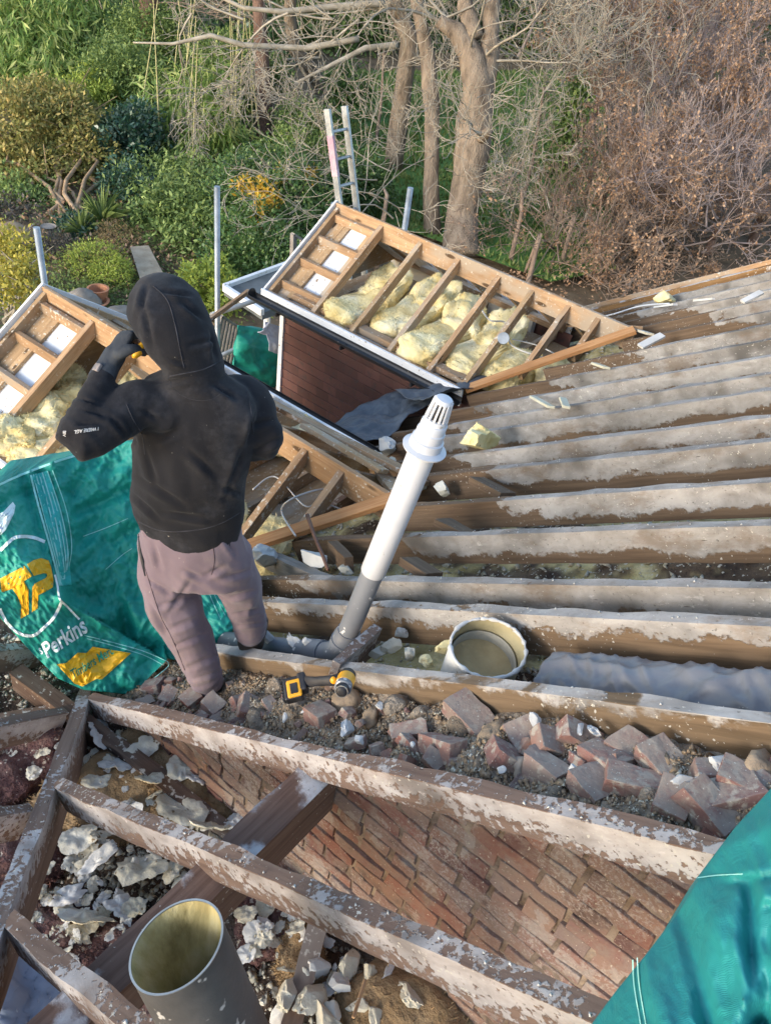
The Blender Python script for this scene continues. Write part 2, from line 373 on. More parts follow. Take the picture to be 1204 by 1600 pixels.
def tubes_np(segs, n=4):
    """segs: list of (p0,p1,r0,r1) arrays -> verts, quads"""
    S = np.array(segs, float).reshape(-1, 8); p0, p1, r0, r1 = S[:, :3], S[:, 3:6], S[:, 6], S[:, 7]
    t = p1-p0; t /= np.linalg.norm(t, axis=1)[:, None]+1e-9
    a = np.cross(t, np.where(np.abs(t[:, 2:3]) < .9, np.array([[0, 0, 1.]]), np.array([[1., 0, 0]]))); a /= np.linalg.norm(a, axis=1)[:, None]+1e-9
    b = np.cross(t, a); V = np.zeros((len(S), 2, n, 3))
    for k in range(n):
        q = 2*math.pi*k/n; o = a*math.cos(q)+b*math.sin(q)
        V[:, 0, k] = p0+o*r0[:, None]; V[:, 1, k] = p1+o*r1[:, None]
    base = np.arange(len(S))[:, None]*2*n; k = np.arange(n)[None]
    Fc = np.stack([base+k, base+(k+1) % n, base+n+(k+1) % n, base+n+k], -1).reshape(-1, 4)
    return V.reshape(-1, 3), Fc
def grow(rnd, p, d, L, r, lev, segs, maxlev, curl=.25, kids=(3, 5), up=.1, spread=.9, shrink=.62, tips=None, minr=.004):
    n = 6 if lev else 7; q = Vector(p); d = Vector(d).normalized(); pts = [q.copy()]
    bend = Vector((rnd.gauss(0, 1), rnd.gauss(0, 1), rnd.gauss(0, 1)))*curl
    for i in range(n):
        d = (d+bend*.30+Vector((rnd.gauss(0, 1), rnd.gauss(0, 1), rnd.gauss(0, 1)))*curl*.25+Vector((0, 0, up*.22))).normalized()
        if rnd.random() < .18: bend = Vector((rnd.gauss(0, 1), rnd.gauss(0, 1), rnd.gauss(0, 1)))*curl
        q2 = q+d*L/n; ra = r*(1-.55*i/n); rb = r*(1-.55*(i+1)/n)
        segs.append((*q, *q2, max(ra, minr), max(rb, minr))); q = q2; pts.append(q.copy())
        if lev < maxlev and i > 0:
            for _ in range(rnd.randint(*kids)-1 if i == n-1 else int(rnd.random() < .55)):
                nd = (d+Vector((rnd.gauss(0, 1), rnd.gauss(0, 1), rnd.gauss(0, 1)))*spread*.6+Vector((0, 0, up))).normalized()
                grow(rnd, q, nd, L*rnd.uniform(.5, .85)*shrink/.62*.8, rb*rnd.uniform(.45, .7), lev+1, segs, maxlev, curl, kids, up, spread, shrink, tips, minr)
    if lev == maxlev and tips is not None: tips.append(q.copy())
def plant(name, label, cat, crowns, lm, n, size, base, aspect=.45, droop=0, shell=.7, seed=0, stems=None, bark=None, group=None, cluster=0, extra=None, flat=.35):
    e = empty(name, base, label, cat, group)
    V, Fc, c = leaves(crowns, n, size, aspect, droop, shell, seed, cluster=cluster, flat=flat)
    me = npmesh('foliage', V-np.array(base), Fc, False, c); o = link('foliage', me, lm, None); o.parent = e
    if stems:
        V, Fc = tubes_np(stems, 6); me = npmesh('stem', V-np.array(base), Fc, True); o = link('stem', me, bark); o.parent = e
    return e
def stems_for(base, crowns, k, r, seed, spread=.3, lev=1):
    rnd = random.Random(seed); segs = []
    for i in range(k):
        c = crowns[i % len(crowns)]; tgt = Vector(c[:3])+Vector((rnd.uniform(-.6, .6)*c[3], rnd.uniform(-.6, .6)*c[4], rnd.uniform(-.2, .4)*c[5]))
        p = Vector(base)+Vector((rnd.uniform(-spread, spread), rnd.uniform(-spread, spread), 0)); n = 6
        q = p
        for j in range(n):
            t = (j+1)/n; q2 = p.lerp(tgt, t)+Vector((rnd.gauss(0, 1), rnd.gauss(0, 1), 0))*.05*(p-tgt).length*math.sin(t*3.1)
            segs.append((*q, *q2, r*(1-.6*j/n), r*(1-.6*(j+1)/n))); q = q2
            if j > 2:
                d = Vector((rnd.gauss(0, 1), rnd.gauss(0, 1), rnd.uniform(.2, 1))).normalized(); q3 = q+d*.25*(p-tgt).length
                segs.append((*q, *q3, r*.35, r*.12))
    return segs
BARK = simple('grey_brown_bark', (.13, .10, .075), (.27, .21, .155), 5, .95, st=(1, 1, .35), c3=(.36, .29, .22), bump=1, bd=.05)
BARKR = simple('red_brown_bark', (.12, .07, .05), (.22, .14, .105), 5, .95, st=(1, 1, .35), bump=1, bd=.04)
TWIG = simple('pale_twig', (.24, .205, .155), (.46, .41, .33), 3, .9, bump=.2)
TWIGD = simple('brown_twig', (.18, .125, .095), (.33, .25, .19), 3, .9, bump=.2)
TWIGP = simple('purple_grey_twig', (.24, .185, .17), (.42, .34, .31), 3, .9, bump=.2)
G1 = leafmat('bamboo_leaf', [(0, (.04, .10, .02)), (.5, (.12, .24, .04)), (1, (.3, .40, .12))], trans=.35)
G2 = leafmat('hedge_leaf', [(0, (.02, .052, .012)), (.6, (.045, .115, .022)), (1, (.12, .21, .055))], .35, spec=.5)
G3 = leafmat('tan_green_leaf', [(0, (.08, .10, .025)), (.5, (.19, .18, .05)), (1, (.38, .28, .1))])
G4 = leafmat('rhododendron_leaf', [(0, (.04, .09, .02)), (.6, (.10, .18, .04)), (1, (.25, .31, .1))])
G5 = leafmat('camellia_leaf', [(0, (.01, .035, .014)), (.6, (.02, .07, .03)), (1, (.08, .14, .08))], .3, spec=.6)
G6 = leafmat('orange_leaf', [(0, (.32, .18, .012)), (1, (.5, .33, .05))])
G7 = leafmat('lime_leaf', [(0, (.09, .15, .02)), (1, (.28, .33, .06))])
G8 = leafmat('heather_leaf', [(0, (.09, .07, .03)), (1, (.25, .17, .08))])
G9 = leafmat('dark_purple_leaf', [(0, (.03, .035, .025)), (1, (.11, .09, .075))])
G10 = leafmat('russet_leaf', [(0, (.16, .09, .05)), (.5, (.28, .17, .10)), (1, (.38, .26, .17))])
G11 = leafmat('yellow_leaf', [(0, (.16, .15, .02)), (1, (.4, .34, .07))])
G12 = leafmat('grass_blade', [(0, (.05, .10, .02)), (1, (.14, .22, .055))])
def cpx(x, y, d, rx, ry=None, rz=None):
    p = at_d(x, y, d); return (p.x, p.y, p.z, rx, ry or rx, rz or rx)
def base_under(p, z=-8.5): return Vector((p[0], p[1], z))
# --- left side planting
cr = [cpx(30, 210, 23.5, 1.6, 1.6, 1.3), cpx(95, 205, 24, 1.5, 1.5, 1.2), cpx(135, 245, 23.5, 1.0, 1.0, .9), cpx(40, 270, 23, 1.5, 1.5, 1.0), cpx(75, 175, 24.2, 1.3, 1.3, 1.), cpx(100, 270, 23.2, 1.1, 1.1, .7)]
b0 = at_z(105, 340, -8.5); plant('shrub_tree', 'round topped shrub tree with tan and green leaves on several bare orange stems', 'tree', cr, G3, 46000, .12, b0, .5, seed=1,
    stems=stems_for(b0, cr, 8, .07, 3, .5), bark=simple('orange_bark', (.3, .19, .1), (.48, .33, .2), 4, .9))
cr = [cpx(25, 60, 30, 2.6, 2.6, 2.0), cpx(90, 110, 29.5, 1.9, 1.9, 1.6), cpx(60, 10, 31, 2.6, 2.6, 2), cpx(20, 140, 29, 1.7, 1.7, 1.3), cpx(120, 40, 31, 1.8, 1.8, 1.8)]
b0 = base_under(cr[0]); plant('bamboo', 'tall bright green bamboo clump filling the far upper left corner', 'bamboo', cr, G1, 15000, .42, b0, .16, .9, .3, 2, stems_for(b0, cr, 12, .03, 4, 1.5), TWIG, 'bamboo clumps')
cr = [cpx(290, 190, 26, 1.9, 1.9, 1.9), cpx(340, 230, 25.5, 1.3, 1.3, 1.4), cpx(250, 210, 26, 1.2, 1.2, 1.6), cpx(330, 150, 26.5, 1.3, 1.3, 1.5), cpx(290, 250, 25, 1.7, 1.7, 1.)]
b0 = base_under(cr[0]); st = []
rr = random.Random(5)
for i in range(15):
    p = Vector(b0)+Vector((rr.uniform(-1.9, 1.9), rr.uniform(-1.9, 1.9), 0)); st.append((*p, *(p+Vector((rr.gauss(0, .35), rr.gauss(0, .35), rr.uniform(3.2, 5.0)))), .03, .012))
plant('bamboo', 'bamboo clump with straw coloured canes in the middle of the garden', 'bamboo', cr, G1, 15000, .38, b0, .16, .9, .3, 6, st, simple('bamboo_cane', (.4, .36, .16), (.58, .52, .28), 3, .6), 'bamboo clumps')
cr = [cpx(190, 245, 24, 1.1, 1.1, 1.1), cpx(215, 215, 24.5, 1.0, 1, 1), cpx(200, 300, 23.5, .9, .9, .8)]
plant('camellia_bush', 'dark glossy bush between the shrub tree and the central bamboo', 'bush', cr, G5, 11000, .14, base_under(cr[0]), .55, seed=7, stems=stems_for(base_under(cr[0]), cr, 5, .04, 8), bark=TWIGD)
cr = [cpx(245, 290, 22.5, 1.1, 1.1, .8), cpx(300, 330, 21.5, 1.25, 1.25, 1), cpx(260, 350, 21, .9, .9, .9), cpx(320, 380, 20.5, .9, .9, .9), cpx(300, 295, 22.5, 1., 1., .8), cpx(285, 395, 20.2, .7, .7, .7)]
plant('rhododendron', 'mid green rhododendron with pale new leaves beside the garden path', 'bush', cr, G4, 17000, .14, base_under(cr[1]), .4, seed=9, stems=stems_for(base_under(cr[1]), cr, 8, .04, 10), bark=TWIGD, cluster=5)
cr = [cpx(400, 320, 21, 1.3, 1.3, 1.2), cpx(450, 340, 20.5, 1.3, 1.3, 1.2), cpx(400, 390, 19.5, 1.2, 1.2, 1.1), cpx(480, 310, 21.5, 1.1, 1.1, 1), cpx(370, 430, 18.8, .9, .9, .9), cpx(430, 420, 19, 1.1, 1.1, .9), cpx(430, 280, 22, 1.2, 1.2, 1), cpx(375, 300, 21.5, 1., 1., 1)]
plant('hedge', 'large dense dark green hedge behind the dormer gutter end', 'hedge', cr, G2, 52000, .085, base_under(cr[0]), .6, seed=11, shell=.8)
cr = [cpx(385, 290, 19.6, .4, .4, .3), cpx(412, 298, 19.5, .4, .4, .35), cpx(438, 275, 20.3, .22, .22, .5), cpx(408, 322, 19.1, .3, .3, .4), cpx(430, 312, 19.3, .22, .22, .25), cpx(485, 272, 20.3, .22, .22, .25)]
plant('flowering_shrub', 'shrub with sprays of orange yellow leaves rising through the dark hedge', 'shrub', cr, G6, 900, .11, base_under(cr[1]), .5, seed=12, shell=.2, stems=stems_for(base_under(cr[1]), cr, 6, .02, 13), bark=TWIGD)
cr = [cpx(150, 415, 18.6, .75, .75, .5), cpx(175, 425, 18.3, .5, .5, .4)]
plant('mound_shrub', 'low rounded lime green shrub next to the garden path', 'shrub', cr, G7, 9000, .07, base_under(cr[0]), .3, seed=14, stems=stems_for(base_under(cr[0]), cr, 5, .02, 15), bark=TWIGD)
cr = [cpx(182, 378, 20, .65, .65, .45)]
plant('heather_shrub', 'low brown tipped heather mound beyond the lime shrub', 'shrub', cr, G8, 6000, .06, base_under(cr[0]), .2, seed=16, stems=stems_for(base_under(cr[0]), cr, 4, .02, 17), bark=TWIGD)
cr = [cpx(95, 400, 19.3, .7, .7, .5)]
plant('dark_shrub', 'small dark purplish shrub left of the lime green shrub', 'shrub', cr, G9, 6000, .06, base_under(cr[0]), .3, seed=18, stems=stems_for(base_under(cr[0]), cr, 4, .02, 19), bark=TWIGD)
cr = [cpx(25, 400, 15, .55, .55, .4), cpx(20, 450, 14.4, .5, .5, .35), cpx(45, 420, 14.6, .3, .3, .3), cpx(0, 375, 15.2, .4, .4, .3)]
b0 = at_z(15, 515, -8.5); plant('yellow_shrub', 'yellow green open shrub at the left edge behind the scaffold pole', 'shrub', cr, G11, 3200, .09, b0, .5, seed=20, shell=.3, stems=stems_for(b0, cr, 9, .035, 21, .1), bark=TWIG, cluster=7)
for i, (x, y, d, s, lab, mt) in enumerate([(35, 320, 22, 1.0, 'green leafy ground shrub below the shrub tree at the left edge', G4), (70, 330, 22.2, .8, 'green shrub in front of the orange stems', G4),
        (120, 365, 20.6, .6, 'dark low shrub at the foot of the orange stems', G5), (20, 345, 21, .6, 'grey green shrub at the left picture edge above the yellow shrub', G9),
        (330, 445, 18, .7, 'low lime plant growing behind the centre scaffold pole', G7), (480, 370, 20.5, 1.1, 'dark bush behind the corner of the central dormer', G2),
        (560, 290, 23, 1.1, 'dark green shrub behind the aluminium ladder', G2), (240, 60, 33, 2.0, 'dark evergreen tree behind the hanging pale branches', G2),
        (180, 110, 32, 1.8, 'mid green bushy tree behind the shrub tree', G4), (480, 200, 27, 1.1, 'ivy covered bush left of the lawn', G4), (420, 110, 28, .7, 'ivy growing up the straight brown trunk', G4),
        (545, 130, 29, .8, 'ivy clad bush at the near edge of the lawn', G2), (205, 300, 22.4, .9, 'dark green shrub left of the rhododendron', G5), (195, 120, 27, 1.5, 'bright green bush behind the dark camellia', G4), (150, 165, 26.5, 1.2, 'light green bush between bamboo and shrub tree', G7), (245, 60, 30, 1.7, 'pale green bush at the foot of the red brown trunk', G4), (355, 110, 28, 1.6, 'green bush behind the central bamboo canes', G4), (470, 250, 24, 1.1, 'green bush beyond the hedge near the ladder', G4)]):
    cr = [cpx(x, y, d, s, s, s*.9), cpx(x+18, y+12, d-.4, s*.7), cpx(x-16, y+6, d-.3, s*.75)]
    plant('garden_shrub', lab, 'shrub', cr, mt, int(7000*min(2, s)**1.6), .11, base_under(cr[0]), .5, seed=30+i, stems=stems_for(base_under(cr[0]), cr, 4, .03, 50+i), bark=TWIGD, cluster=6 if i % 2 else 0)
def blades(name, label, x, y, n, L, wd, m, seed):
    p = at_z(x, y, -8.45); r = random.Random(seed); b = MB()
    for i in range(n):
        a = r.uniform(0, 6.28); t = r.uniform(.15, 1.1); d = Vector((math.cos(a)*math.sin(t), math.sin(a)*math.sin(t), math.cos(t))); s = Vector((-math.sin(a), math.cos(a), 0))
        l = L*r.uniform(.6, 1.1); q = p+d*.02; m1 = p+d*l*.55; e = p+d*l+Vector((0, 0, -.25*l*t))
        b.add([q-s*wd*.5, q+s*wd*.5, m1+s*wd*.5, e, m1-s*wd*.5], [(0, 1, 2, 3, 4)], r.random())
    o = b.build(name, m); tag(o, label, 'plant'); return o
blades('sword_leaf_plant', 'spiky sword leaved plant near the top of the garden path', 160, 345, 46, 1.0, .06, G12, 1)
blades('sword_leaf_plant', 'broad leaved spiky plant left of the garden path top', 128, 362, 30, .7, .07, G12, 2)
# ground cover and leaf litter
V, Fc, c = leaves([(p[0], p[1], -8.42, 3.2, 3.2, .05) for p in [at_z(x, y, -8.5) for x, y in ((250, 450), (150, 450), (60, 470), (290, 330), (170, 350), (400, 330), (500, 300), (680, 330))]], 26000, .08, .5, seed=77, shell=0)
V[:, 2] = np.maximum(V[:, 2], -8.46); tag(link('ground_cover', npmesh('ground_cover', V, Fc, False, c), G12), 'low weeds and creeping plants over the garden soil', 'ground cover', kind='stuff')
V, Fc, c = leaves([(p[0], p[1], -8.42, 6, 6, .05) for p in [at_z(x, y, -8.5) for x, y in ((900, 300), (1000, 380), (760, 400), (1150, 300), (600, 330), (180, 400))]], 22000, .1, .6, seed=78, shell=0)
V[:, 2] = np.maximum(V[:, 2], -8.46); tag(link('leaf_litter', npmesh('leaf_litter', V, Fc, False, c), G10), 'fallen russet leaves under the bare trees', 'leaf litter', kind='stuff')
# grass tufts on the lawn
r = np.random.RandomState(3); n = 42000; c0 = np.array([list(p) for p in lawn]); lo = c0.min(0); hi = c0.max(0)
P = np.stack([r.uniform(lo[0], hi[0], n), r.uniform(lo[1], hi[1], n), np.full(n, -8.3)], -1)
def inside(P, poly):
    x, y = P[:, 0], P[:, 1]; ins = np.zeros(len(P), bool); j = len(poly)-1
    for i in range(len(poly)):
        xi, yi, xj, yj = poly[i][0], poly[i][1], poly[j][0], poly[j][1]
        ins ^= ((yi > y) != (yj > y)) & (x < (xj-xi)*(y-yi)/(yj-yi+1e-9)+xi); j = i
    return ins
P = P[inside(P, lawn)]; n = len(P); a = r.rand(n)*6.28; s = .05+.05*r.rand(n)
V = np.stack([P+np.stack([np.cos(a), np.sin(a), a*0], -1)*s[:, None]*.5, P-np.stack([np.cos(a), np.sin(a), a*0], -1)*s[:, None]*.5, P+np.stack([r.normal(size=n)*.05, r.normal(size=n)*.05, s*1.6], -1)], 1)
tag(link('grass', npmesh('grass', V.reshape(-1, 3), np.arange(n*3).reshape(n, 3), False, np.repeat(r.rand(n), 3)), G12), 'short green grass of the lawn behind the trees', 'grass', kind='stuff')
# --- trees
def trunk_mesh(pts, rad, m, name, parent, base, lump=.12, n=14, seed=0):
    b = MB(); P = []; R = []
    for i in range(len(pts)-1):
        for k in range(6):
            t = k/6; P.append(Vector(pts[i]).lerp(Vector(pts[i+1]), t)); R.append(rad[i]*(1-t)+rad[i+1]*t)
    P.append(Vector(pts[-1])); R.append(rad[-1]); b.tube(P, R, n)
    V = np.array([list(v) for v in b.v]); c = np.repeat(np.array([list(p) for p in P]), n, 0); d = V-c
    V = c+d*(1+lump*fbm(V*2.2, seed, 3))[:, None]
    b.v = [tuple(v) for v in V]; o = b.build(name, m, parent, base, smooth=True); return o
def bare_tree(name, label, base, trunk, rad, bark, twig, seeds, L, r0, maxlev, n=3, curl=.25, up=.15, group=None, leafm=None, nleaf=0, minr=.006, kids=(3, 5), dirs=None, start=None, spread=.9):
    e = empty(name, base, label, 'tree', group); trunk_mesh(trunk, rad, bark, 'trunk', e, base, seed=seeds)
    rnd = random.Random(seeds); segs = []; tips = []
    for i in range(n):
        if start: p = Vector(start[i % len(start)])
        else: p = Vector(trunk[-1]).lerp(Vector(trunk[-2]), rnd.uniform(0, .9))
        if dirs: d = Vector(dirs[i % len(dirs)])+Vector((rnd.gauss(0, .15), rnd.gauss(0, .15), rnd.gauss(0, .15)))
        else: d = Vector((rnd.gauss(0, 1), rnd.gauss(0, 1), rnd.uniform(.1, 1.2)))
        grow(rnd, p, d, L*rnd.uniform(.7, 1.1), r0*rnd.uniform(.7, 1), 0, segs, maxlev, curl, kids, up, spread, tips=tips, minr=minr)
    V, Fc = tubes_np(segs, 4); o = link('branches', npmesh('branches', V-np.array(base), Fc, True), twig); o.parent = e
    if leafm and nleaf:
        S = np.array(segs); r = np.random.RandomState(seeds); S = S[S[:, 6] < max(.02, minr*1.5)]; k = r.randint(0, len(S), nleaf); t = r.rand(nleaf)[:, None]
        P = S[k, :3]*(1-t)+S[k, 3:6]*t; P = P[vn(P*1.1, seeds) > -.12]; nleaf = len(P); s = .05+.06*r.rand(nleaf)[:, None]
        ax = r.normal(size=(nleaf, 3)); ax[:, 2] -= 1.2; ax /= np.linalg.norm(ax, axis=1)[:, None]; sd = np.cross(ax, r.normal(size=(nleaf, 3))); sd /= np.linalg.norm(sd, axis=1)[:, None]
        V = np.stack([P, P+ax*s*.5+sd*s*.28, P+ax*s, P+ax*s*.5-sd*s*.28], 1).reshape(-1, 3)-np.array(base)
        o = link('leaves', npmesh('leaves', V, np.arange(nleaf*4).reshape(-1, 4), False, np.repeat(r.rand(nleaf), 4)), leafm); o.parent = e
    return e
d0 = 22.4
b0 = at_z(718, 400, -8.5)
tr = [b0, at_d(722, 340, 22), at_d(733, 265, 21.4), at_d(742, 195, 20.9), at_d(748, 140, 20.5), at_d(735, 85, 20.2), at_d(712, 50, 20), at_d(685, 32, 19.9)]
e = bare_tree('pollarded_tree', 'big pollarded tree with thick grey brown trunk behind the dormer', b0, tr, [.52, .42, .42, .44, .40, .32, .24, .15], BARK, TWIG, 41, 2.8, .045, 3, 14, .40, .2, minr=.007,
   start=[at_d(685, 32, 19.9), at_d(712, 45, 20), at_d(768, 95, 20.2), at_d(735, 80, 20.1), at_d(760, 85, 20), at_d(752, 215, 20.6)])
for nm, pts, rd in (('limb', [at_d(748, 140, 20.5), at_d(762, 95, 20.3), at_d(766, 50, 20.1), at_d(770, -5, 19.8)], [.34, .27, .22, .18]), ('limb', [at_d(742, 60, 20), at_d(726, 10, 19.9), at_d(728, -40, 19.8)], [.22, .18, .14]), ('branch_stub', [at_d(752, 215, 20.7), at_d(761, 207, 20.3), at_d(764, 203, 20.2)], [.14, .11, .10])):
    trunk_mesh(pts, rd, BARK, nm, e, b0, seed=3)
b0 = at_z(675, 372, -8.5)
bare_tree('slim_tree', 'slim straight grey trunk just left of the pollarded tree', b0, [b0, at_d(673, 280, 21.8), at_d(675, 180, 21.2), at_d(668, 90, 20.8), at_d(650, 0, 20.2), at_d(640, -60, 20)], [.25, .2, .2, .18, .15, .12], BARK, TWIG, 42, 2.4, .04, 3, 5, .35, .15, minr=.007)
b0 = at_z(414, 222, -8.5)
bare_tree('slim_tree', 'straight red brown trunk standing beyond the central bamboo', b0, [b0, at_d(411, 140, 27), at_d(407, 60, 26.4), at_d(403, -30, 26)], [.26, .24, .22, .2], BARKR, TWIGD, 43, 2.6, .04, 3, 5, .3, .1, minr=.008)
b0 = base_under(at_d(237, 100, 30)); bare_tree('slim_tree', 'thick red brown trunk partly hidden by greenery at upper left', b0, [b0, at_d(238, 100, 30), at_d(235, 40, 29.5), at_d(232, -30, 29)], [.42, .4, .38, .36], BARKR, TWIGD, 44, 2.4, .04, 2, 5, .3, .1, minr=.012)
b0 = base_under(at_d(520, 150, 30)); bare_tree('forked_tree', 'pale forked bare tree at the top centre above the ladder', b0, [b0, at_d(500, 130, 30), at_d(460, 75, 29), at_d(452, 20, 28), at_d(460, -40, 27)], [.3, .28, .24, .2, .18], BARK, TWIG, 45, 3.2, .06, 3, 8, .35, .1, minr=.008,
   start=[at_d(460, 75, 29), at_d(500, 90, 28.6), at_d(455, 20, 28)])
# long pale hanging branch sweeping left across the top
b0 = base_under(at_d(640, 60, 24)); far = at_d(400, 40, 22)
tr = [b0, at_d(640, 60, 24), at_d(600, -30, 23)]
e = bare_tree('overhanging_tree', 'bare tree with long pale limbs sweeping left across the top of the view', b0, tr, [.3, .25, .2], BARK, TWIG, 46, 3.2, .04, 3, 8, .36, -.1, minr=.008,
   start=[at_d(600, 10, 23), at_d(520, 30, 22.5), at_d(560, 30, 22.6), at_d(450, 20, 22), at_d(380, 30, 22), at_d(300, 20, 22)], dirs=[Vector(-RT)*1.0+Vector((0, 0, -.1)), Vector(-RT)+Vector((0, 0, .25)), Vector(-RT)*.6+Vector((0, 0, -.6))])
for pts, rd in (([at_d(600, 5, 23), at_d(520, 10, 22.6), at_d(440, 18, 22.2), at_d(380, 12, 22), at_d(330, -12, 22)], [.1, .085, .07, .055, .04]), ([at_d(560, 60, 23), at_d(480, 75, 22.8), at_d(380, 70, 22.3), at_d(330, 55, 22), at_d(270, 68, 22), at_d(208, 66, 22)], [.09, .08, .07, .06, .04, .02]),
                ([at_d(620, 70, 23), at_d(570, 75, 22.6), at_d(520, 100, 22.4), at_d(460, 130, 22.3)], [.1, .08, .06, .03])):
    trunk_mesh(pts, rd, TWIG, 'limb', e, b0, .05, 8)
rr = random.Random(99)
for i, (x, y, d, lab, nn, ty) in enumerate([(600, 270, 21, 'tangle of pale bare twigs between the ladder and the slim trunk', 4, TWIG), (815, 270, 21, 'bare pale bush right of the pollarded trunk', 5, TWIG), (880, 340, 22, 'bare twiggy bush with arching pale shoots near the far roof edge', 6, TWIG),
      (850, 110, 24, 'tall bare bush with pale upright shoots at the top right of centre', 9, TWIG), (930, 190, 25, 'arching bare bush in front of the russet trees', 8, TWIG), (590, 345, 20.5, 'low tangle of bare twigs above the dormer ridge', 4, TWIG), (820, 400, 21, 'low bare thicket behind the dormer ridge', 6, TWIGD), (780, 50, 24, 'mesh of fine pale shoots behind the pollarded crown', 8, TWIG), (600, 50, 27, 'pale twiggy bush at the top beyond the slim trunk', 7, TWIG)]):
    b1 = base_under(at_d(x, y+60, d)); st = [b1+Vector((rr.gauss(0, .7), rr.gauss(0, .7), 1.2)) for _ in range(6)]
    bare_tree('bare_bush', lab, b1, [b1, b1+Vector((.1, .05, 1.4)), at_d(x, y+25, d)], [.07, .05, .035], TWIGD, ty, 60+i, 2.7, .024, 3, max(3, int(nn*.7)), .42, .12, minr=.006, start=[at_d(x+rr.uniform(-45, 45), y+rr.uniform(-20, 60), d+rr.uniform(-1, 1)) for _ in range(nn)], spread=1.0)
b1 = base_under(at_d(890, 260, 23)); cr = [cpx(895, 175, 23, .55, .55, .8), cpx(885, 215, 23, .5, .5, .7), cpx(875, 255, 23, .6, .6, .6), cpx(905, 140, 23.2, .4, .4, .5)]
plant('ivy_clump', 'bright green ivy climbing a bare stem right of the pollarded tree', 'ivy', cr, G4, 3600, .12, b1, .7, seed=90, shell=.2, stems=stems_for(b1, cr, 6, .05, 91), bark=TWIG)
# russet and purple trees on the right
for i, (x, y, d, lab, tw, lf, nl) in enumerate([(1010, 150, 27, 'beech tree with hanging russet leaves, left of the russet group', TWIGP, G10, 9000), (1090, 90, 29, 'tall russet leaved tree filling the upper right', TWIGP, G10, 12000),
      (1150, 250, 26, 'purple grey twiggy tree with russet leaves at the right edge', TWIGP, G10, 8000), (1040, 330, 24, 'brown thicket with russet leaves just beyond the far rafter', TWIGP, G10, 5000), (960, 380, 23.5, 'low russet leaved thicket behind the far roof corner', TWIGD, G10, 4500),
      (1180, 130, 31, 'bare purple twigged tree in the far upper right corner', TWIGP, G10, 5000), (1120, 360, 24, 'bare grey tree with forked limbs beyond the far roof verge', TWIGP, G10, 1500), (960, 60, 30, 'russet leaved tree behind the pale shoots at upper right', TWIGP, G10, 10000), (900, 400, 23, 'russet bramble thicket directly above the dormer tip', TWIGD, G10, 3500), (1195, 330, 25, 'bare twiggy tree at the right picture edge above the roof', TWIGP, G10, 1800)]):
    b1 = base_under(at_d(x, y, d)); rr2 = random.Random(200+i)
    st = [at_d(x+rr2.uniform(-55, 55), y+rr2.uniform(-40, 70), d+rr2.uniform(-1.5, 1.5)) for _ in range(16)]
    bare_tree('russet_tree', lab, b1, [b1, b1.lerp(at_d(x, y, d), .6)+Vector((.2, .1, 0)), at_d(x, y, d)], [.16, .11, .06], BARKR, tw, 100+i, 2.6, .042, 3, 13, .32, .25, group=None, leafm=lf, nleaf=int(nl*2.8), minr=.006, start=st, spread=1.0)
# far wood: one mass
r = np.random.RandomState(12); cs = []
for k in range(150):
    az = math.radians(r.uniform(15, 110)); dist = r.uniform(46, 80); s = r.uniform(2.5, 5)
    cs.append((math.sin(az)*dist, math.cos(az)*dist, -8.5+r.uniform(.5, 9), s, s, s*.9))
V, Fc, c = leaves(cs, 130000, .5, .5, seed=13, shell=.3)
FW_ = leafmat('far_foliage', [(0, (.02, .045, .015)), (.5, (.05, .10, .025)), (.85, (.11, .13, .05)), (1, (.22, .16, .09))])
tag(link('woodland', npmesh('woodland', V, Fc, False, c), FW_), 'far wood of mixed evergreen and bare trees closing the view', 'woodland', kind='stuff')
rnd = random.Random(15); segs = []
for k in range(34):
    az = math.radians(rnd.uniform(15, 105)); dist = rnd.uniform(38, 50); p = Vector((math.sin(az)*dist, math.cos(az)*dist, -8.5+rnd.uniform(0, 4)))
    grow(rnd, p, (rnd.gauss(0, .3), rnd.gauss(0, .3), 1), 4, .08, 0, segs, 2, .25, (3, 5), .15, .9, minr=.018)
V, Fc = tubes_np(segs, 4); tag(link('bare_thicket', npmesh('bare_thicket', V, Fc, True), TWIGP), 'distant mass of bare branches in front of the far wood', 'thicket', kind='stuff')
# more evergreen behind left
for i, (x, y, d, s, lab) in enumerate([(160, 20, 36, 3.2, 'tall dark evergreen behind the left bamboo'), (330, 60, 36, 3., 'tall evergreen behind the central bamboo'), (480, 30, 40, 3.2, 'dark evergreen beyond the forked tree'), (640, 30, 44, 3.4, 'evergreen tree beyond the lawn left side'), (840, 20, 46, 4., 'dark evergreen beyond the lawn'), (250, 130, 31, 2., 'bushy evergreen behind the central bamboo base')]):
    cr = [cpx(x, y, d, s, s, s), cpx(x+50, y+25, d, s*.8), cpx(x-45, y+20, d, s*.8), cpx(x, y+60, d, s*.9)]
    plant('evergreen_tree', lab, 'tree', cr, G2 if i % 2 else G4, 14000, .24, base_under(cr[0]), .5, seed=130+i, stems=stems_for(base_under(cr[0]), cr, 4, .14, 140+i), bark=BARKR)
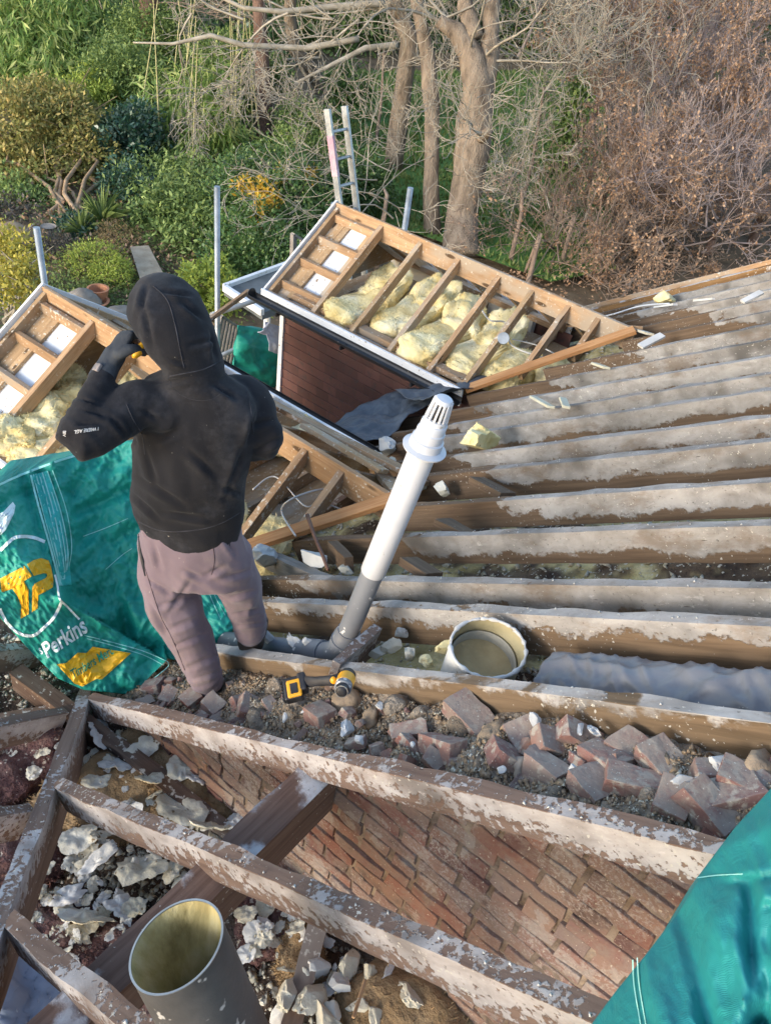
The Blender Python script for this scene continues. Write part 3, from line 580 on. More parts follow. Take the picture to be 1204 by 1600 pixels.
# garden ornaments
for lab, x, y, s, (fl) in (('round terracotta pot on the garden soil behind the left roof', 155, 470, .22, 0), ('wide pale terracotta saucer beside the round pot', 148, 478, .3, 1)):
    p = at_z(x, y, -8.45); b = MB(); h = .1 if fl else .26
    b.rings([(p, (s*.7, 0, 0), (0, s*.7, 0)), (p+Vector((0, 0, h)), (s, 0, 0), (0, s, 0)), (p+Vector((0, 0, h+.03)), (s*1.05, 0, 0), (0, s*1.05, 0)), (p+Vector((0, 0, h+.03)), (s*.85, 0, 0), (0, s*.85, 0)), (p+Vector((0, 0, h*.4)), (s*.7, 0, 0), (0, s*.7, 0))], 20)
    tag(b.build('flower_pot' if not fl else 'plant_saucer', M['terracotta']), lab, 'pot')
def rock(name, p, sz, m, label, cat, seed, group=None, rot=None, amp=.22, kids=False):
    bm = bmesh.new(); bmesh.ops.create_icosphere(bm, subdivisions=3, radius=1)
    V = np.array([v.co[:] for v in bm.verts]); d = V*(1+amp*fbm(V*1.4+seed*3.3, seed, 3)+.06*fbm(V*5+seed, seed+2, 2))[:, None]
    R = (rot or Euler((0, 0, 0))).to_matrix()
    for v, q in zip(bm.verts, d): v.co = R @ Vector((q[0]*sz[0], q[1]*sz[1], q[2]*sz[2]))
    me = bpy.data.meshes.new(name); bm.to_mesh(me); bm.free(); me.polygons.foreach_set('use_smooth', [True]*len(me.polygons))
    return tag(link(name, me, m, None, p), label, cat, group)
rock('boulder', at_z(130, 476, -8.4), (.45, .4, .3), M['stone'], 'brown rounded boulder beside the terracotta pot', 'boulder', 1)
rock('boulder', at_z(185, 492, -8.4), (.4, .3, .15), M['stone'], 'flat grey stone right of the terracotta pots', 'boulder', 2)
rock('boulder', at_z(15, 372, -8.2), (.5, .4, .35), simple('tan_rock', (.35, .22, .13), (.48, .33, .2), 4, .9), 'tan boulder at the left edge above the yellow shrub', 'boulder', 3)
p = at_z(76, 356, -8.2); b = MB(); b.rings([(p+Vector((0, 0, -.3)), (.08, 0, 0), (0, .08, 0)), (p+Vector((0, 0, -.05)), (.06, 0, 0), (0, .06, 0)), (p, (.12, 0, 0), (0, .12, 0)), (p+Vector((0, 0, .05)), (.18, 0, 0), (0, .18, 0)), (p+Vector((0, 0, .03)), (.14, 0, 0), (0, .14, 0))], 20)
tag(b.build('bird_bath', M['stone']), 'small pale stone bird bath under the shrub tree', 'bird bath')
# ================================================================== SCAFFOLD, LADDER
def pole(p0, p1, lab, r=.024):
    b = MB(); b.tube([p0, p1], r, 12); o = b.build('scaffold_pole', M['galv'], None, p0, smooth=False)
    o.data.polygons.foreach_set('use_smooth', [len(p.vertices) == 4 for p in o.data.polygons])
    return tag(o, lab, 'scaffold pole', None)
for x0, y0, Y, lab, r in ((57, 355, 5.75, 'upright scaffold pole at the left edge beside the yellow shrub', .026), (339, 291, 5.75, 'tall upright scaffold pole to the right of the hooded worker', .027), (641, 293, 5.8, 'short upright scaffold pole above the dormer ridge', .036), (522, 317, 5.8, 'stub of scaffold pole beside the foot of the ladder', .036)):
    p = at_y(x0, y0, Y); pole(p, Vector((p.x, p.y, -8.5)), lab, r)
p = at_y(645, 293, 5.86); b = MB(); b.tube([p, p+Vector((.02, 0, -.5))], .012, 6); tag(b.build('black_cable', M['black'], None, p), 'black cable tied beside the short pole above the ridge', 'cable')
def tubepx(a, c, Y0, Y1, r, lab):
    return pole(at_y(*a, Y0), at_y(*c, Y1), lab, r)
tubepx((336, 560), (470, 497), 5.55, 5.55, .024, 'horizontal scaffold tube in front of the grey slatted panel')
tubepx((330, 492), (520, 430), 6.6, 6.6, .03, 'horizontal scaffold tube just below the grey flat canopy')
t0 = at_y(511, 170, 6.0); t1 = at_y(538, 165, 6.0); lad = empty('ladder', Vector((t0.x, t0.y, t0.z-3)), 'aluminium ladder standing above the dormer corner with a pink mark on one rail', 'ladder')
dl = (at_y(531, 325, 5.7)-t0).normalized()
Lr = []
for t, nm in ((t0, 'rail'), (t0+Vector(((t1.x-t0.x)*1.0, 0, 0)), 'rail')):
    b = MB(); b.bar(t, t+dl*4.5, .035, .075, Vector((0, 1, .2))); b.build(nm, M['galv'], lad, lad.location, bevel=.004); Lr.append(t)
for k in range(16):
    a = Lr[0]+dl*(.22+.27*k); c = Lr[1]+dl*(.22+.27*k); b = MB(); b.tube([a, c], .017, 8); b.build('rung', M['galv'], lad, lad.location)
b = MB(); b.bar(Lr[0]+dl*.25+Vector((-.006, -.006, 0)), Lr[0]+dl*.65+Vector((-.006, -.006, 0)), .037, .08, Vector((0, 1, .2))); b.build('paint_mark', M['pinkpaint'], lad, lad.location)
# grey canopy, slatted panels
can = empty('flat_canopy', at_z(405, 487, -5), 'grey flat canopy roof with thin white edge below the dormer', 'canopy')
cpn = [at_z(350, 450, -5), at_z(452, 413, -5), at_z(540, 400, -5), at_z(540, 440, -5), at_z(410, 489, -5)]
b = MB(); n = len(cpn); b.add(cpn+[p+Vector((0, 0, -.1)) for p in cpn], [tuple(range(n))[::-1], tuple(range(n, 2*n))]+[(i, (i+1) % n, n+(i+1) % n, n+i) for i in range(n)]); b.build('roof_sheet', M['slate'], can, can.location)
for i in (0, 4):
    a = cpn[i]; c = cpn[(i+1) % n]; b = MB(); b.bar(a+Vector((0, 0, .01)), c+Vector((0, 0, .01)), .06, .09); b.build('edge_trim', M['white'], can, can.location, bevel=.004)
b = MB(); b.tube([cpn[4]+Vector((.4, .3, -.1)), cpn[4]+Vector((.4, .3, -3.5))], .05, 10); b.build('post', M['white'], can, can.location)
def slats(name, lab, c4, nsl, m, cat='panel'):
    a, b_, c, d = [Vector(p) for p in c4]     # a-b top, d-c bottom
    e = empty(name, d, lab, cat); nrm = (b_-a).cross(d-a).normalized()
    for p, q in ((a, b_), (d, c), (a, d), (b_, c)):
        m2 = MB(); m2.bar(p, q, .03, .06, nrm); m2.build('frame_bar', m, e, e.location)
    for k in range(nsl):
        t = (k+.5)/nsl; m2 = MB(); m2.bar(a.lerp(b_, t), d.lerp(c, t), .03, .02, nrm.cross(d-a)); m2.build('slat', m, e, e.location)
    return e
slats('slatted_panel', 'weathered grey slatted bench panel between the worker and the green sack', [at_y(345, 493, 6.2), at_y(378, 515, 6.2), at_y(365, 590, 6.2), at_y(328, 570, 6.2)], 7, M['greywood'])
pp = [at_y(457, 365, 7.2), at_y(483, 381, 7.2), at_y(483, 420, 7.2), at_y(456, 405, 7.2)]
slats('gate_panel', 'small framed grey wooden panel behind the dormer corner', pp, 3, M['greywood'])
b = MB(); b.bar(at_y(388, 455, 5.6), at_y(322, 503, 5.5), .03, .045); tag(b.build('timber_batten', M['fresh'], None, at_y(388, 455, 5.6)), 'loose fresh batten lying across the scaffold beside the hood', 'batten')
# scaffold deck boards under the gap
for k in range(3):
    p = Vector((4.3, 5.35+.24*k, -4.85)); b = MB(); b.box(p+Vector((1.2, 0, 0)), (2.6, .22, .035)); tag(b.build('scaffold_board', M['greywood'], None, p, bevel=.003), ['scaffold board nearest the house below the green sack', 'middle scaffold board below the green sack', 'outermost scaffold board below the green sack'][k], 'board')
# ================================================================== HOUSE WALLS
RIDZ, EAVZ, HALF = -2.90, -3.56, 0.97
BR = simple('tile_clay', (.16, .085, .065), (.25, .13, .10), 5, .8, c3=(.20, .11, .09), bump=.4)
RENDER = simple('painted_render', (.5, .48, .44), (.62, .6, .56), 3, .9)
house = empty('house', Vector((4.7, 3.3, -8.5)), 'brick house body under the stripped roof', 'house')
b = MB(); b.box((3.5, 0.9, -6.3), (9.6, 4.7, 4.4)); b.build('wall', simple('house_brick', (.2, .09, .06), (.33, .16, .11), 6, .9), house, house.location)
def clip_prism(b, pts, y0=None, x0=None, th=.02):
    pass
def wing(xr, lab, ry, vy, cat='dormer roof'):
    e = empty('dormer_roof', Vector((xr, vy, EAVZ)), lab, cat); L0 = e.location
    def vy_at(x): return 1.9+.981*abs(x-xr)          # where the wing meets the main slope
    timber('ridge_board', (xr, vy, RIDZ+.02), (xr, 1.93, RIDZ+.02), .032, .19, M['fresh'], e)
    for s in (-1, 1):
        ex = xr+s*HALF
        sl_ = Vector((s*HALF, 0, EAVZ-RIDZ))
        for i, y in enumerate(ry):
            t1 = 1.0
            vx = (y-1.9)/.981
            if vx < HALF: t1 = max(.25, vx/HALF-.04)
            p0 = Vector((xr+s*.018, y, RIDZ-.012)); p1 = p0+sl_*t1*.99
            timber('rafter', p0, p1, .046, .1, M['fresh'] if (i+int(s)) % 3 else M['osb'], e)
        a = Vector((ex-s*.04, vy_at(ex)+.02, EAVZ+.03)); c = Vector((xr+s*.03, 1.94, RIDZ+.025))
        timber('valley_board', a, c, .09, .035, M['fresh2'] if s < 0 else M['fresh'], e, off=.012)
        timber('wall_plate', (ex-s*.17, 2.95, EAVZ+.05), (ex-s*.17, vy-.25, EAVZ+.05), .09, .06, M['fresh'], e)
        timber('fascia', (ex+s*.012, 2.86, EAVZ+.045), (ex+s*.012, vy+.02, EAVZ+.045), .024, .16, M['white'], e)
        if s < 0: timber('fascia_batten', (ex-s*.022, 2.9, EAVZ+.035), (ex-s*.022, vy-.02, EAVZ+.035), .03, .09, M['fresh'], e)
        # gutter: half round trough
        gb = MB(); gx = ex+s*.085; gz = EAVZ-.015; V = []; Fs = []
        for j, y in enumerate((2.84, vy+.08)):
            for k in range(9):
                q = math.pi+math.pi*k/8; V.append((gx+math.cos(q)*.056, y, gz+math.sin(q)*.056))
            for k in range(8, -1, -1):
                q = math.pi+math.pi*k/8; V.append((gx+math.cos(q)*.050, y, gz+math.sin(q)*.050+.003))
        for k in range(18): Fs.append((k, (k+1) % 18, 18+(k+1) % 18, 18+k))
        Fs += [tuple(range(17, -1, -1)), tuple(range(18, 36))]; gb.add(V, Fs); gt = gb.build('gutter', M['gutter'], e, L0)
        cb = MB(); cb.rings([((gx, vy+.082, gz), (.056, 0, 0), (0, 0, .056)), ((gx, vy+.088, gz), (.056, 0, 0), (0, 0, .056))], 16); cb.build('gutter_stop', M['gutter'], gt, L0)
        for y in (3.3, 4.1, 4.9):
            kb = MB(); kb.box((gx, y, gz-.05), (.125, .02, .03)); kb.build('gutter_bracket', M['gutter'], gt, L0)
        # verge: bargeboard and ladder
        p0 = Vector((xr, vy+.012, RIDZ+.04)); p1 = p0+sl_*1.03
        timber('bargeboard', p0, p1, .022, .16, M['white'], e)
        timber('verge_rafter', Vector((xr+s*.018, vy-.03, RIDZ-.01)), Vector((xr+s*.018, vy-.03, RIDZ-.01))+sl_*.99, .04, .11, M['osb'], e)
        y1 = ry[0]
        for t in (.06, .30, .55, .80):
            q = Vector((xr, 0, RIDZ-.03))+sl_*t
            timber('noggin', (q.x, vy-.05, q.z), (q.x, y1+.02, q.z), .04, .075, M['fresh'], e)
        for (ya, yb, m2, off) in ((vy-.05, vy-.17, M['osb'], .0), (vy-.172, y1+.13, M['whiteboard'], -.012), (y1+.128, y1+.02, M['osb'], .0)):
            q0 = Vector((xr, (ya+yb)/2, RIDZ-.105+off)); 
            timber('soffit_board', q0, q0+sl_*.97, abs(ya-yb), .012, m2, e, up=(sl_.z*-s, 0, abs(sl_.x)))
        # cheek wall hung with tiles
        wx = xr+s*(HALF-.09)
        m3 = MB(); m3.box((wx-s*.05, (3.2+vy-.18)/2, (EAVZ-.02-8.5)/2), (.08, vy-.18-3.2, 8.5+EAVZ-.02)); wl = m3.build('wall', RENDER, e, L0)
        tb = MB(); rr = random.Random(int(xr*10)+s)
        for r_ in range(38):
            z = EAVZ-.06-r_*.1; y = 2.8-(.08 if r_ % 2 else 0)
            while y < vy-.2:
                if y > 2.75: tb.box((wx+s*(.012+rr.uniform(0, .002)), min(y+.081, vy-.27), z-.055), (.014, .1645, .135), Euler((0, s*.12, 0)).to_matrix(), .0012, rr.random(), rr)
                y += .163
        tb.build('hung_tiles', TILE, e, L0, bevel=.0015)
        cb = MB(); cb.box((wx+s*.022, vy-.2, EAVZ-1.5), (.05, .05, 2.9)); cb.build('corner_trim', M['white'], e, L0, bevel=.003)
    m3 = MB(); m3.box((xr, 3.9, EAVZ-.16), (HALF*2-.3, 2.4, .02)); m3.build('ceiling_board', M['osb'], e, L0)
    for y in ry[1:6]:
        timber('ceiling_joist', (xr-HALF+.1, y+.045, EAVZ-.03), (xr+HALF-.1, y+.045, EAVZ-.03), .04, .11, M['fresh'] if int(y*10) % 2 else M['oldwood'], e)
    m3 = MB(); m3.add([(xr-HALF+.1, vy-.19, EAVZ), (xr+HALF-.1, vy-.19, EAVZ), (xr, vy-.19, RIDZ-.09), (xr-HALF+.1, vy-.25, EAVZ), (xr+HALF-.1, vy-.25, EAVZ), (xr, vy-.25, RIDZ-.09)], [(0, 1, 2), (5, 4, 3), (0, 3, 4, 1), (1, 4, 5, 2), (2, 5, 3, 0)])
    g_ = m3.build('gable_panel', M['osb'], e, L0)
    return e
m_, nt_, bs_ = newmat('hung_clay_tile', .85); g_ = G(nt_); at_ = g_.n('ShaderNodeAttribute'); at_.attribute_name = 'var'
cc = g_.ramp(at_.outputs['Fac'], [(0, (.085, .043, .037)), (.5, (.115, .056, .046)), (1, (.145, .07, .058))]); cc = g_.mix(g_.step(g_.noise(14, det=5), .5, .75), cc, (.08, .055, .05))
g_.l(cc, bs_.inputs['Base Color']); g_.bump(bs_, g_.noise(40), .3, .003); TILE = m_
RY = [4.62, 4.15, 3.71, 3.27, 2.92, 2.56, 2.27]
wing(6.33, 'open framed central dormer roof with pale timbers over yellow insulation', RY, 5.2)
wing(3.11, 'open framed left dormer roof behind the hooded worker', [4.66, 4.22, 3.80, 3.38, 2.99, 2.62, 2.33], 5.24)
# extra planks on the far slope of the left dormer
tag(timber('timber_board', (3.55, 1.98, -3.03), (3.55, 3.4, -3.12), .18, .03, M['fresh'], up=(.55, 0, 1)), 'broad plank along the right side of the left dormer ridge', 'board')
tag(timber('timber_board', (3.35, 2.2, -2.96), (3.42, 2.9, -3.02), .1, .03, M['osb'], up=(.5, 0, 1)), 'short plank beside the left dormer ridge', 'board')
# ================================================================== MAIN RAFTERS
def rafter(x, ya, yb, lab, m, wd=.05, dp=.15, group='roof rafters', rough=.006, seed=0, name='rafter'):
    p0 = Vector((x, ya, roofz(ya))); p1 = Vector((x, yb, roofz(yb)))
    o = timber(name, p0, p1, wd, dp, m, None, rough=rough, seed=seed); return tag(o, lab, 'rafter', group)
xs = [(1.645, 2.45, 'thick brown rafter holding the cordless drill, directly behind the loose bricks', 'raf_first', .05, .17), (2.065, 2.6, 'brown rafter that the grey soil pipe passes in front of, second behind the bricks', 'raf_near', .05, .17),
      (2.275, 2.5, 'rafter set close behind another just above the open duct, dusty grey face', 'raf', .05, .13), (2.715, 2.33, 'rafter ending at the split timber wedge right of the left dormer', 'raf', .05, .15),
      (3.10, 1.98, 'rafter meeting the left dormer ridge behind the white vent pipe', 'raf', .05, .15), (3.56, 2.38, 'grey coated rafter passing behind the middle of the white vent pipe', 'raf', .06, .17),
      (3.88, 2.7, 'rafter with pale ragged foam edge just below the vent cowl', 'raf', .05, .15), (4.30, 3.2, 'rafter running behind the vent cowl beside the white foam lump', 'raf', .05, .15),
      (4.60, 3.25, 'rafter with the fluffy yellow tuft lying on it', 'raf', .05, .15), (4.98, 3.25, 'rafter ending under the grey membrane sheet', 'raf', .05, .15),
      (5.38, 2.82, 'rafter ending at the eaves corner of the central dormer', 'raf', .05, .15), (5.80, 2.4, 'rafter below the pale offcuts next to the central dormer', 'raf', .05, .15),
      (6.22, 1.98, 'rafter meeting the tip of the central dormer ridge', 'raf', .05, .15), (6.66, 2.2, 'first rafter beyond the tip of the central dormer ridge', 'raf', .05, .15),
      (7.04, 2.55, 'second rafter beyond the central dormer ridge tip', 'raf', .05, .15), (7.43, 3.15, 'third rafter beyond the central dormer ridge tip', 'raf', .05, .15),
      (7.82, 3.2, 'last rafter before the far verge of the roof', 'raf', .05, .15)]
for i, (x, ye, lab, m, wd, dp) in enumerate(xs): rafter(x, ye, -1.3, lab, M[m], wd, dp, seed=i+3, rough=.0065)
rafter(8.2, 3.25, -1.3, 'bare brown rafter along the far verge of the main roof', M['raf_bare'], .06, .2, seed=31)
tag(timber('verge_board', (8.26, 3.3, roofz(3.3)+.05), (8.26, -1.3, roofz(-1.3)+.05), .03, .24, M['fresh']), 'brown verge board closing the far edge of the main roof', 'board')
# foreground rafters and the valley
rafter(.35, 1.25, -1.3, 'nearest roof rafter, crossing the bottom left corner with a white dusted edge', M['raf_pink'], .05, .12, seed=41)
rafter(.785, 1.70, -1.3, 'long pinkish dusted rafter crossing the foreground in front of the brick wall', M['raf_pink'], .046, .115, seed=42)
rafter(1.21, 2.15, -1.3, 'pinkish dusted rafter along the top of the brick gable wall', M['raf_pink'], .048, .105, seed=43)
v0 = Vector((-.35, .53, roofz(.53)+.01)); v1 = Vector((1.95, 2.98, roofz(2.98)+.01))
tag(timber('valley_rafter', v1, v0, .055, .2, M['raf_pink'], rough=.005, seed=44), 'diagonal valley timber at the left that the foreground rafters butt against', 'rafter')
for (q, y, x1, lab) in (((0, 1130), 2.16, 1.10, 'pink dusted rafter running left from the top of the valley timber'), ((0, 1268), 1.66, .66, 'white and brown rafter running left from the middle of the valley timber'), ((0, 1012), 2.62, 1.62, 'pink dusted rafter running left under the green builders sack'), ((0, 1440), 1.25, .2, 'stub of rafter running left at the lower end of the valley timber')):
    a = at_y(*q, y); e_ = Vector((x1, y, roofz(y)-.005)); d = (a-e_); a = e_+d*(1.6 if abs(d.x) > .05 else 1)
    if q[1] == 1440: a = e_+Vector((-.6, 0, .3))
    tag(timber('rafter', e_, a, .05, .12, M['raf_pink'], rough=.005, seed=int(q[1])), lab, 'rafter', 'rafters of the left slope')
pu = at_x(505, 1200, 1.24); tag(timber('purlin', (1.255, pu.y, pu.z), (-.9, pu.y, pu.z), .11, .21, M['purl'], rough=.004, seed=5), 'heavy dark horizontal purlin running from the brick wall under the foreground rafters', 'beam')
for (a, c, lab) in (((.55, 2.55, -3.12), (1.2, 2.15, -3.16), 'dark old timber lying low under the top of the valley'), ((.2, 1.9, -3.12), (.95, 2.3, -3.14), 'red brown joist low behind the valley timber'), ((.4, .35, -3.1), (1.2, .75, -3.1), 'dark joist low beside the cut metal flue'), ((1.08, 2.5, -3.1), (1.20, 1.25, -3.14), 'old timber lying against the foot of the brick wall')):
    tag(timber('joist', a, c, .07, .12, M['oldwood'], rough=.004, seed=8), lab, 'joist')
# ================================================================== LOFT FLOORS AND BEDS
def field(name, x0, x1, y0, y1, zf, m, nx, ny, kind='structure'):
    xs_ = np.linspace(x0, x1, nx); ys_ = np.linspace(y0, y1, ny); X, Y = np.meshgrid(xs_, ys_, indexing='ij'); Z = zf(X, Y)
    idx = np.arange(nx*ny).reshape(nx, ny); Fc = np.stack([idx[:-1, :-1], idx[1:, :-1], idx[1:, 1:], idx[:-1, 1:]], -1).reshape(-1, 4)
    o = link(name, npmesh(name, np.stack([X, Y, Z], -1), Fc, True), m); return tag(o, kind=kind)
def bedz(X, Y):
    P = np.stack([X*4, Y*4, X*0], -1); return -3.27+.06*fbm(P, 3, 4)+.012*fbm(P*7, 5, 2)
def subz(X, Y):
    P = np.stack([X*3.2, Y*3.2, X*0], -1); return -1.6-TAN*Y-.30+.055*fbm(P, 8, 4)+.01*fbm(P*8, 9, 2)
field('loft_floor', -1.6, 1.3, -1.4, 3.4, bedz, M['dirt'], 190, 260)
m_, nt_, b_ = newmat('ceiling_debris', .95); g = G(nt_)
base = g.ramp(g.noise(9, det=6), [(.3, (.05, .033, .024)), (.55, (.13, .09, .06)), (.75, (.22, .16, .1))])
ins = g.ramp(g.noise(8, det=6), [(.3, (.36, .27, .1)), (.6, (.6, .52, .28)), (.75, (.7, .66, .48))])
c_ = g.mix(g.step(g.noise(1.5, det=4), .44, .52), base, ins); c_ = g.mix(g.step(g.noise(48, det=2), .64, .67), c_, (.6, .56, .48))
g.l(c_, b_.inputs['Base Color']); g.bump(b_, g.noise(30, det=5), 1, .02)
field('loft_underlay', 1.62, 8.25, -1.4, 3.2, subz, m_, 300, 200)
# ================================================================== BRICK GABLE WALL
m_, nt_, b_ = newmat('old_brick', .9); g = G(nt_); at_ = g.n('ShaderNodeAttribute'); at_.attribute_name = 'var'
bc = g.ramp(at_.outputs['Fac'], [(0, (.11, .07, .07)), (.18, (.21, .10, .08)), (.4, (.26, .13, .10)), (.6, (.24, .155, .135)), (.8, (.29, .18, .135)), (1, (.20, .165, .165))])
bc = g.mix(g.math('MULTIPLY', g.step(g.noise(14, det=7, r=.7, rnd=False), .46, .62), .7), bc, (.27, .215, .185))
bc = g.mix(g.step(g.noise(7, det=4, rnd=False), .52, .72), bc, (.13, .085, .07))
bc = g.mix(g.math('MULTIPLY', g.step(g.noise(3.2, det=5, rnd=False), .46, .6), .45), bc, (.29, .215, .17))
bc = g.mix(g.math('MULTIPLY', g.step(g.noise(4.5, det=6, r=.7, rnd=False), .56, .60), .55), bc, (.38, .35, .32))
bc = g.mix(g.step(g.noise(90, det=2, rnd=False), .66, .7), bc, (.5, .45, .38))
bc = g.mix(g.math('MULTIPLY', g.math('MULTIPLY', g.step(g.noise(75, det=4, r=.8, rnd=False), .48, .6), g.step(g.noise(2.4, det=4, rnd=False), .42, .56)), .8), bc, (.40, .36, .33))
bc = g.mix(1.0, bc, (.84, .80, .77), 'MULTIPLY')
g.l(bc, b_.inputs['Base Color']); hb = g.math('ADD', g.noise(26, det=6, rnd=False), g.math('MULTIPLY', g.noise(90, det=3, rnd=False), .5)); g.bump(b_, hb, 1, .008)
BRICK = m_
MORT = simple('wall_mortar', (.095, .07, .055), (.21, .16, .125), 9, .97, bump=1, bd=.012, c3=(.32, .26, .20))
wallE = empty('brick_wall', Vector((1.3, .5, -3.3)), 'raked brick gable wall with loose mortar joints below the middle rafter', 'wall')
b = MB(); rr = random.Random(21)
row = 0; z = -3.42
while z < -.75:
    y = -1.5-(.1125 if row % 2 else 0)-rr.uniform(0, .01)
    header = row % 4 == 3
    while y < 2.2:
        ln = (.103 if header else .215)*rr.uniform(.93, 1.03)
        top = z+.065
        yc = y+ln/2
        if top < roofz(y+ln)-.10 and y+ln < 2.25:
            b.box((1.27+.055+rr.uniform(-.0025, .004), yc, z+.0325), (.11, ln-.005, .0625), Euler((rr.gauss(0, .008), rr.gauss(0, .01), rr.gauss(0, .015))).to_matrix(), .004, rr.random(), rr)
        elif top < roofz(y)-.06 and y < 2.2:
            yl = min(ln, max(.04, (-(top+.11)-1.6)/TAN-y))
            if yl > .05: b.box((1.325, y+yl/2, z+.0325), (.11, yl, .063), None, .006, rr.random(), rr)
        y += ln+.010
    z += .075; row += 1
bm = bmesh.new(); me = b.mesh('bricks', wallE.location); bm.from_mesh(me); bmesh.ops.subdivide_edges(bm, edges=bm.edges, cuts=2, use_grid_fill=True)
for v in bm.verts:
    p = np.array(v.co)*1.0; k = fbm(p[None]*22, 3, 2)[0]; v.co.x += .007*k; v.co.z += .003*fbm(p[None]*30+9, 4, 1)[0]
bm.to_mesh(me); bm.free(); o = link('bricks', me, BRICK, wallE, wallE.location); bevelmod(o, .003, 2)
yy = np.linspace(-1.5, 2.2, 160); zz = np.linspace(0, 1, 70)
Yg, Tg = np.meshgrid(yy, zz, indexing='ij'); Zg = -3.45+(roofz(Yg)-.13+.012*vn(np.stack([Yg*9, Yg*0, Yg*0], -1))+3.45)*Tg
Xg = 1.281+.007*fbm(np.stack([Yg*14, Zg*14, Zg*0], -1), 6, 3)
idx = np.arange(160*70).reshape(160, 70); Fc = np.stack([idx[:-1, :-1], idx[1:, :-1], idx[1:, 1:], idx[:-1, 1:]], -1).reshape(-1, 4)
link('mortar', npmesh('mortar', np.stack([Xg, Yg, Zg], -1)-np.array(wallE.location), Fc, True), MORT, None).parent = wallE
mt = wallE.children[-1]
def topz(X, Y):
    P = np.stack([X*9, Y*9, X*0], -1); return -1.6-TAN*Y-.12+.038*fbm(P, 18, 4)+.008*fbm(P*6, 19, 2)
nx, ny = 46, 300; xs_ = np.linspace(1.28, 1.63, nx); ys_ = np.linspace(-1.4, 2.25, ny); X, Y = np.meshgrid(xs_, ys_, indexing='ij'); Z = topz(X, Y)
idx = np.arange(nx*ny).reshape(nx, ny); Fc = np.stack([idx[:-1, :-1], idx[1:, :-1], idx[1:, 1:], idx[:-1, 1:]], -1).reshape(-1, 4)
o = link('rubble_top', npmesh('rubble_top', np.stack([X, Y, Z], -1)-np.array(wallE.location), Fc, True), M['rubble']); o.parent = wallE
# loose, broken bricks
LB, ntb, bb = newmat('loose_brick', .88); g = G(ntb)
oi = g.n('ShaderNodeObjectInfo'); cb_ = g.ramp(oi.outputs['Random'], [(0, (.18, .11, .105)), (.3, (.27, .11, .08)), (.6, (.22, .15, .14)), (.85, (.29, .13, .09)), (1, (.25, .19, .17))])
cb_ = g.mix(g.math('MULTIPLY', g.step(g.noise(9, det=7, r=.7), .42, .62), .8), cb_, (.25, .20, .17)); cb_ = g.mix(g.step(g.noise(26, det=5), .52, .62), cb_, (.36, .315, .265))
ge_ = g.n('ShaderNodeNewGeometry'); sz_ = g.n('ShaderNodeSeparateXYZ'); g.l(ge_.outputs['Normal'], sz_.inputs[0])
cb_ = g.mix(g.math('MULTIPLY', g.step(g.math('ADD', sz_.outputs[2], g.math('MULTIPLY', g.noise(22, det=7, r=.75), 1.6)), 1.45, 1.85), .7), cb_, (.30, .255, .21))
cb_ = g.mix(g.step(g.noise(120, det=2), .68, .71), cb_, (.55, .53, .46)); g.l(cb_, bb.inputs['Base Color']); g.bump(bb, g.noise(34, det=6), .8, .006)
def loose_brick(p, sz, rot, seed, lab, cut=True):
    r = random.Random(seed); bm = bmesh.new(); bmesh.ops.create_cube(bm, size=1)
    for v in bm.verts: v.co = Vector((v.co.x*sz[0], v.co.y*sz[1], v.co.z*sz[2]))+Vector([r.uniform(-.004, .004) for _ in range(3)])
    if cut:
        for _ in range(r.randint(1, 2)):
            n_ = Vector((r.gauss(0, 1), r.gauss(0, 1), r.gauss(0, .7))).normalized(); cc_ = n_*min(sz)*r.uniform(.75, 1.15)
            bmesh.ops.bisect_plane(bm, geom=bm.verts[:]+bm.edges[:]+bm.faces[:], plane_co=cc_, plane_no=n_, clear_outer=True)
            ed = [e for e in bm.edges if e.is_boundary]
            if ed: bmesh.ops.contextual_create(bm, geom=ed)
    bmesh.ops.triangulate(bm, faces=bm.faces[:]); bmesh.ops.subdivide_edges(bm, edges=bm.edges[:], cuts=3, use_grid_fill=True)
    for v in bm.verts:
        q = np.array(v.co[:]); k = fbm(q[None]*26+seed*3.1, seed, 3)[0]; v.co += Vector((k, fbm(q[None]*26-seed, seed+1, 2)[0], k*.7))*.0035
    me = bpy.data.meshes.new('loose_brick'); bm.to_mesh(me); bm.free(); o = link('loose_brick', me, LB, None, p); o.rotation_euler = rot
    bevelmod(o, .003, 2); return tag(o, lab, 'brick', 'loose bricks on top of the gable wall')
bl = [(240, 1075, 'first'), (300, 1095, 'red'), (335, 1102, 'pink'), (265, 1090, ''), (385, 1105, ''), (500, 1120, 'large pinkish broken brick beside the sand mortar lump'), (640, 1145, 'red broken brick with a white fleck, left of the mortar heap'), (690, 1170, ''), (745, 1115, ''),
      (815, 1150, ''), (790, 1185, ''), (870, 1165, ''), (850, 1205, ''), (945, 1190, ''), (935, 1225, ''), (985, 1160, ''), (1000, 1225, ''), (1035, 1190, ''), (1050, 1255, ''), (1120, 1215, ''), (1105, 1265, ''), (1150, 1245, ''), (905, 1150, ''), (1180, 1230, '')]
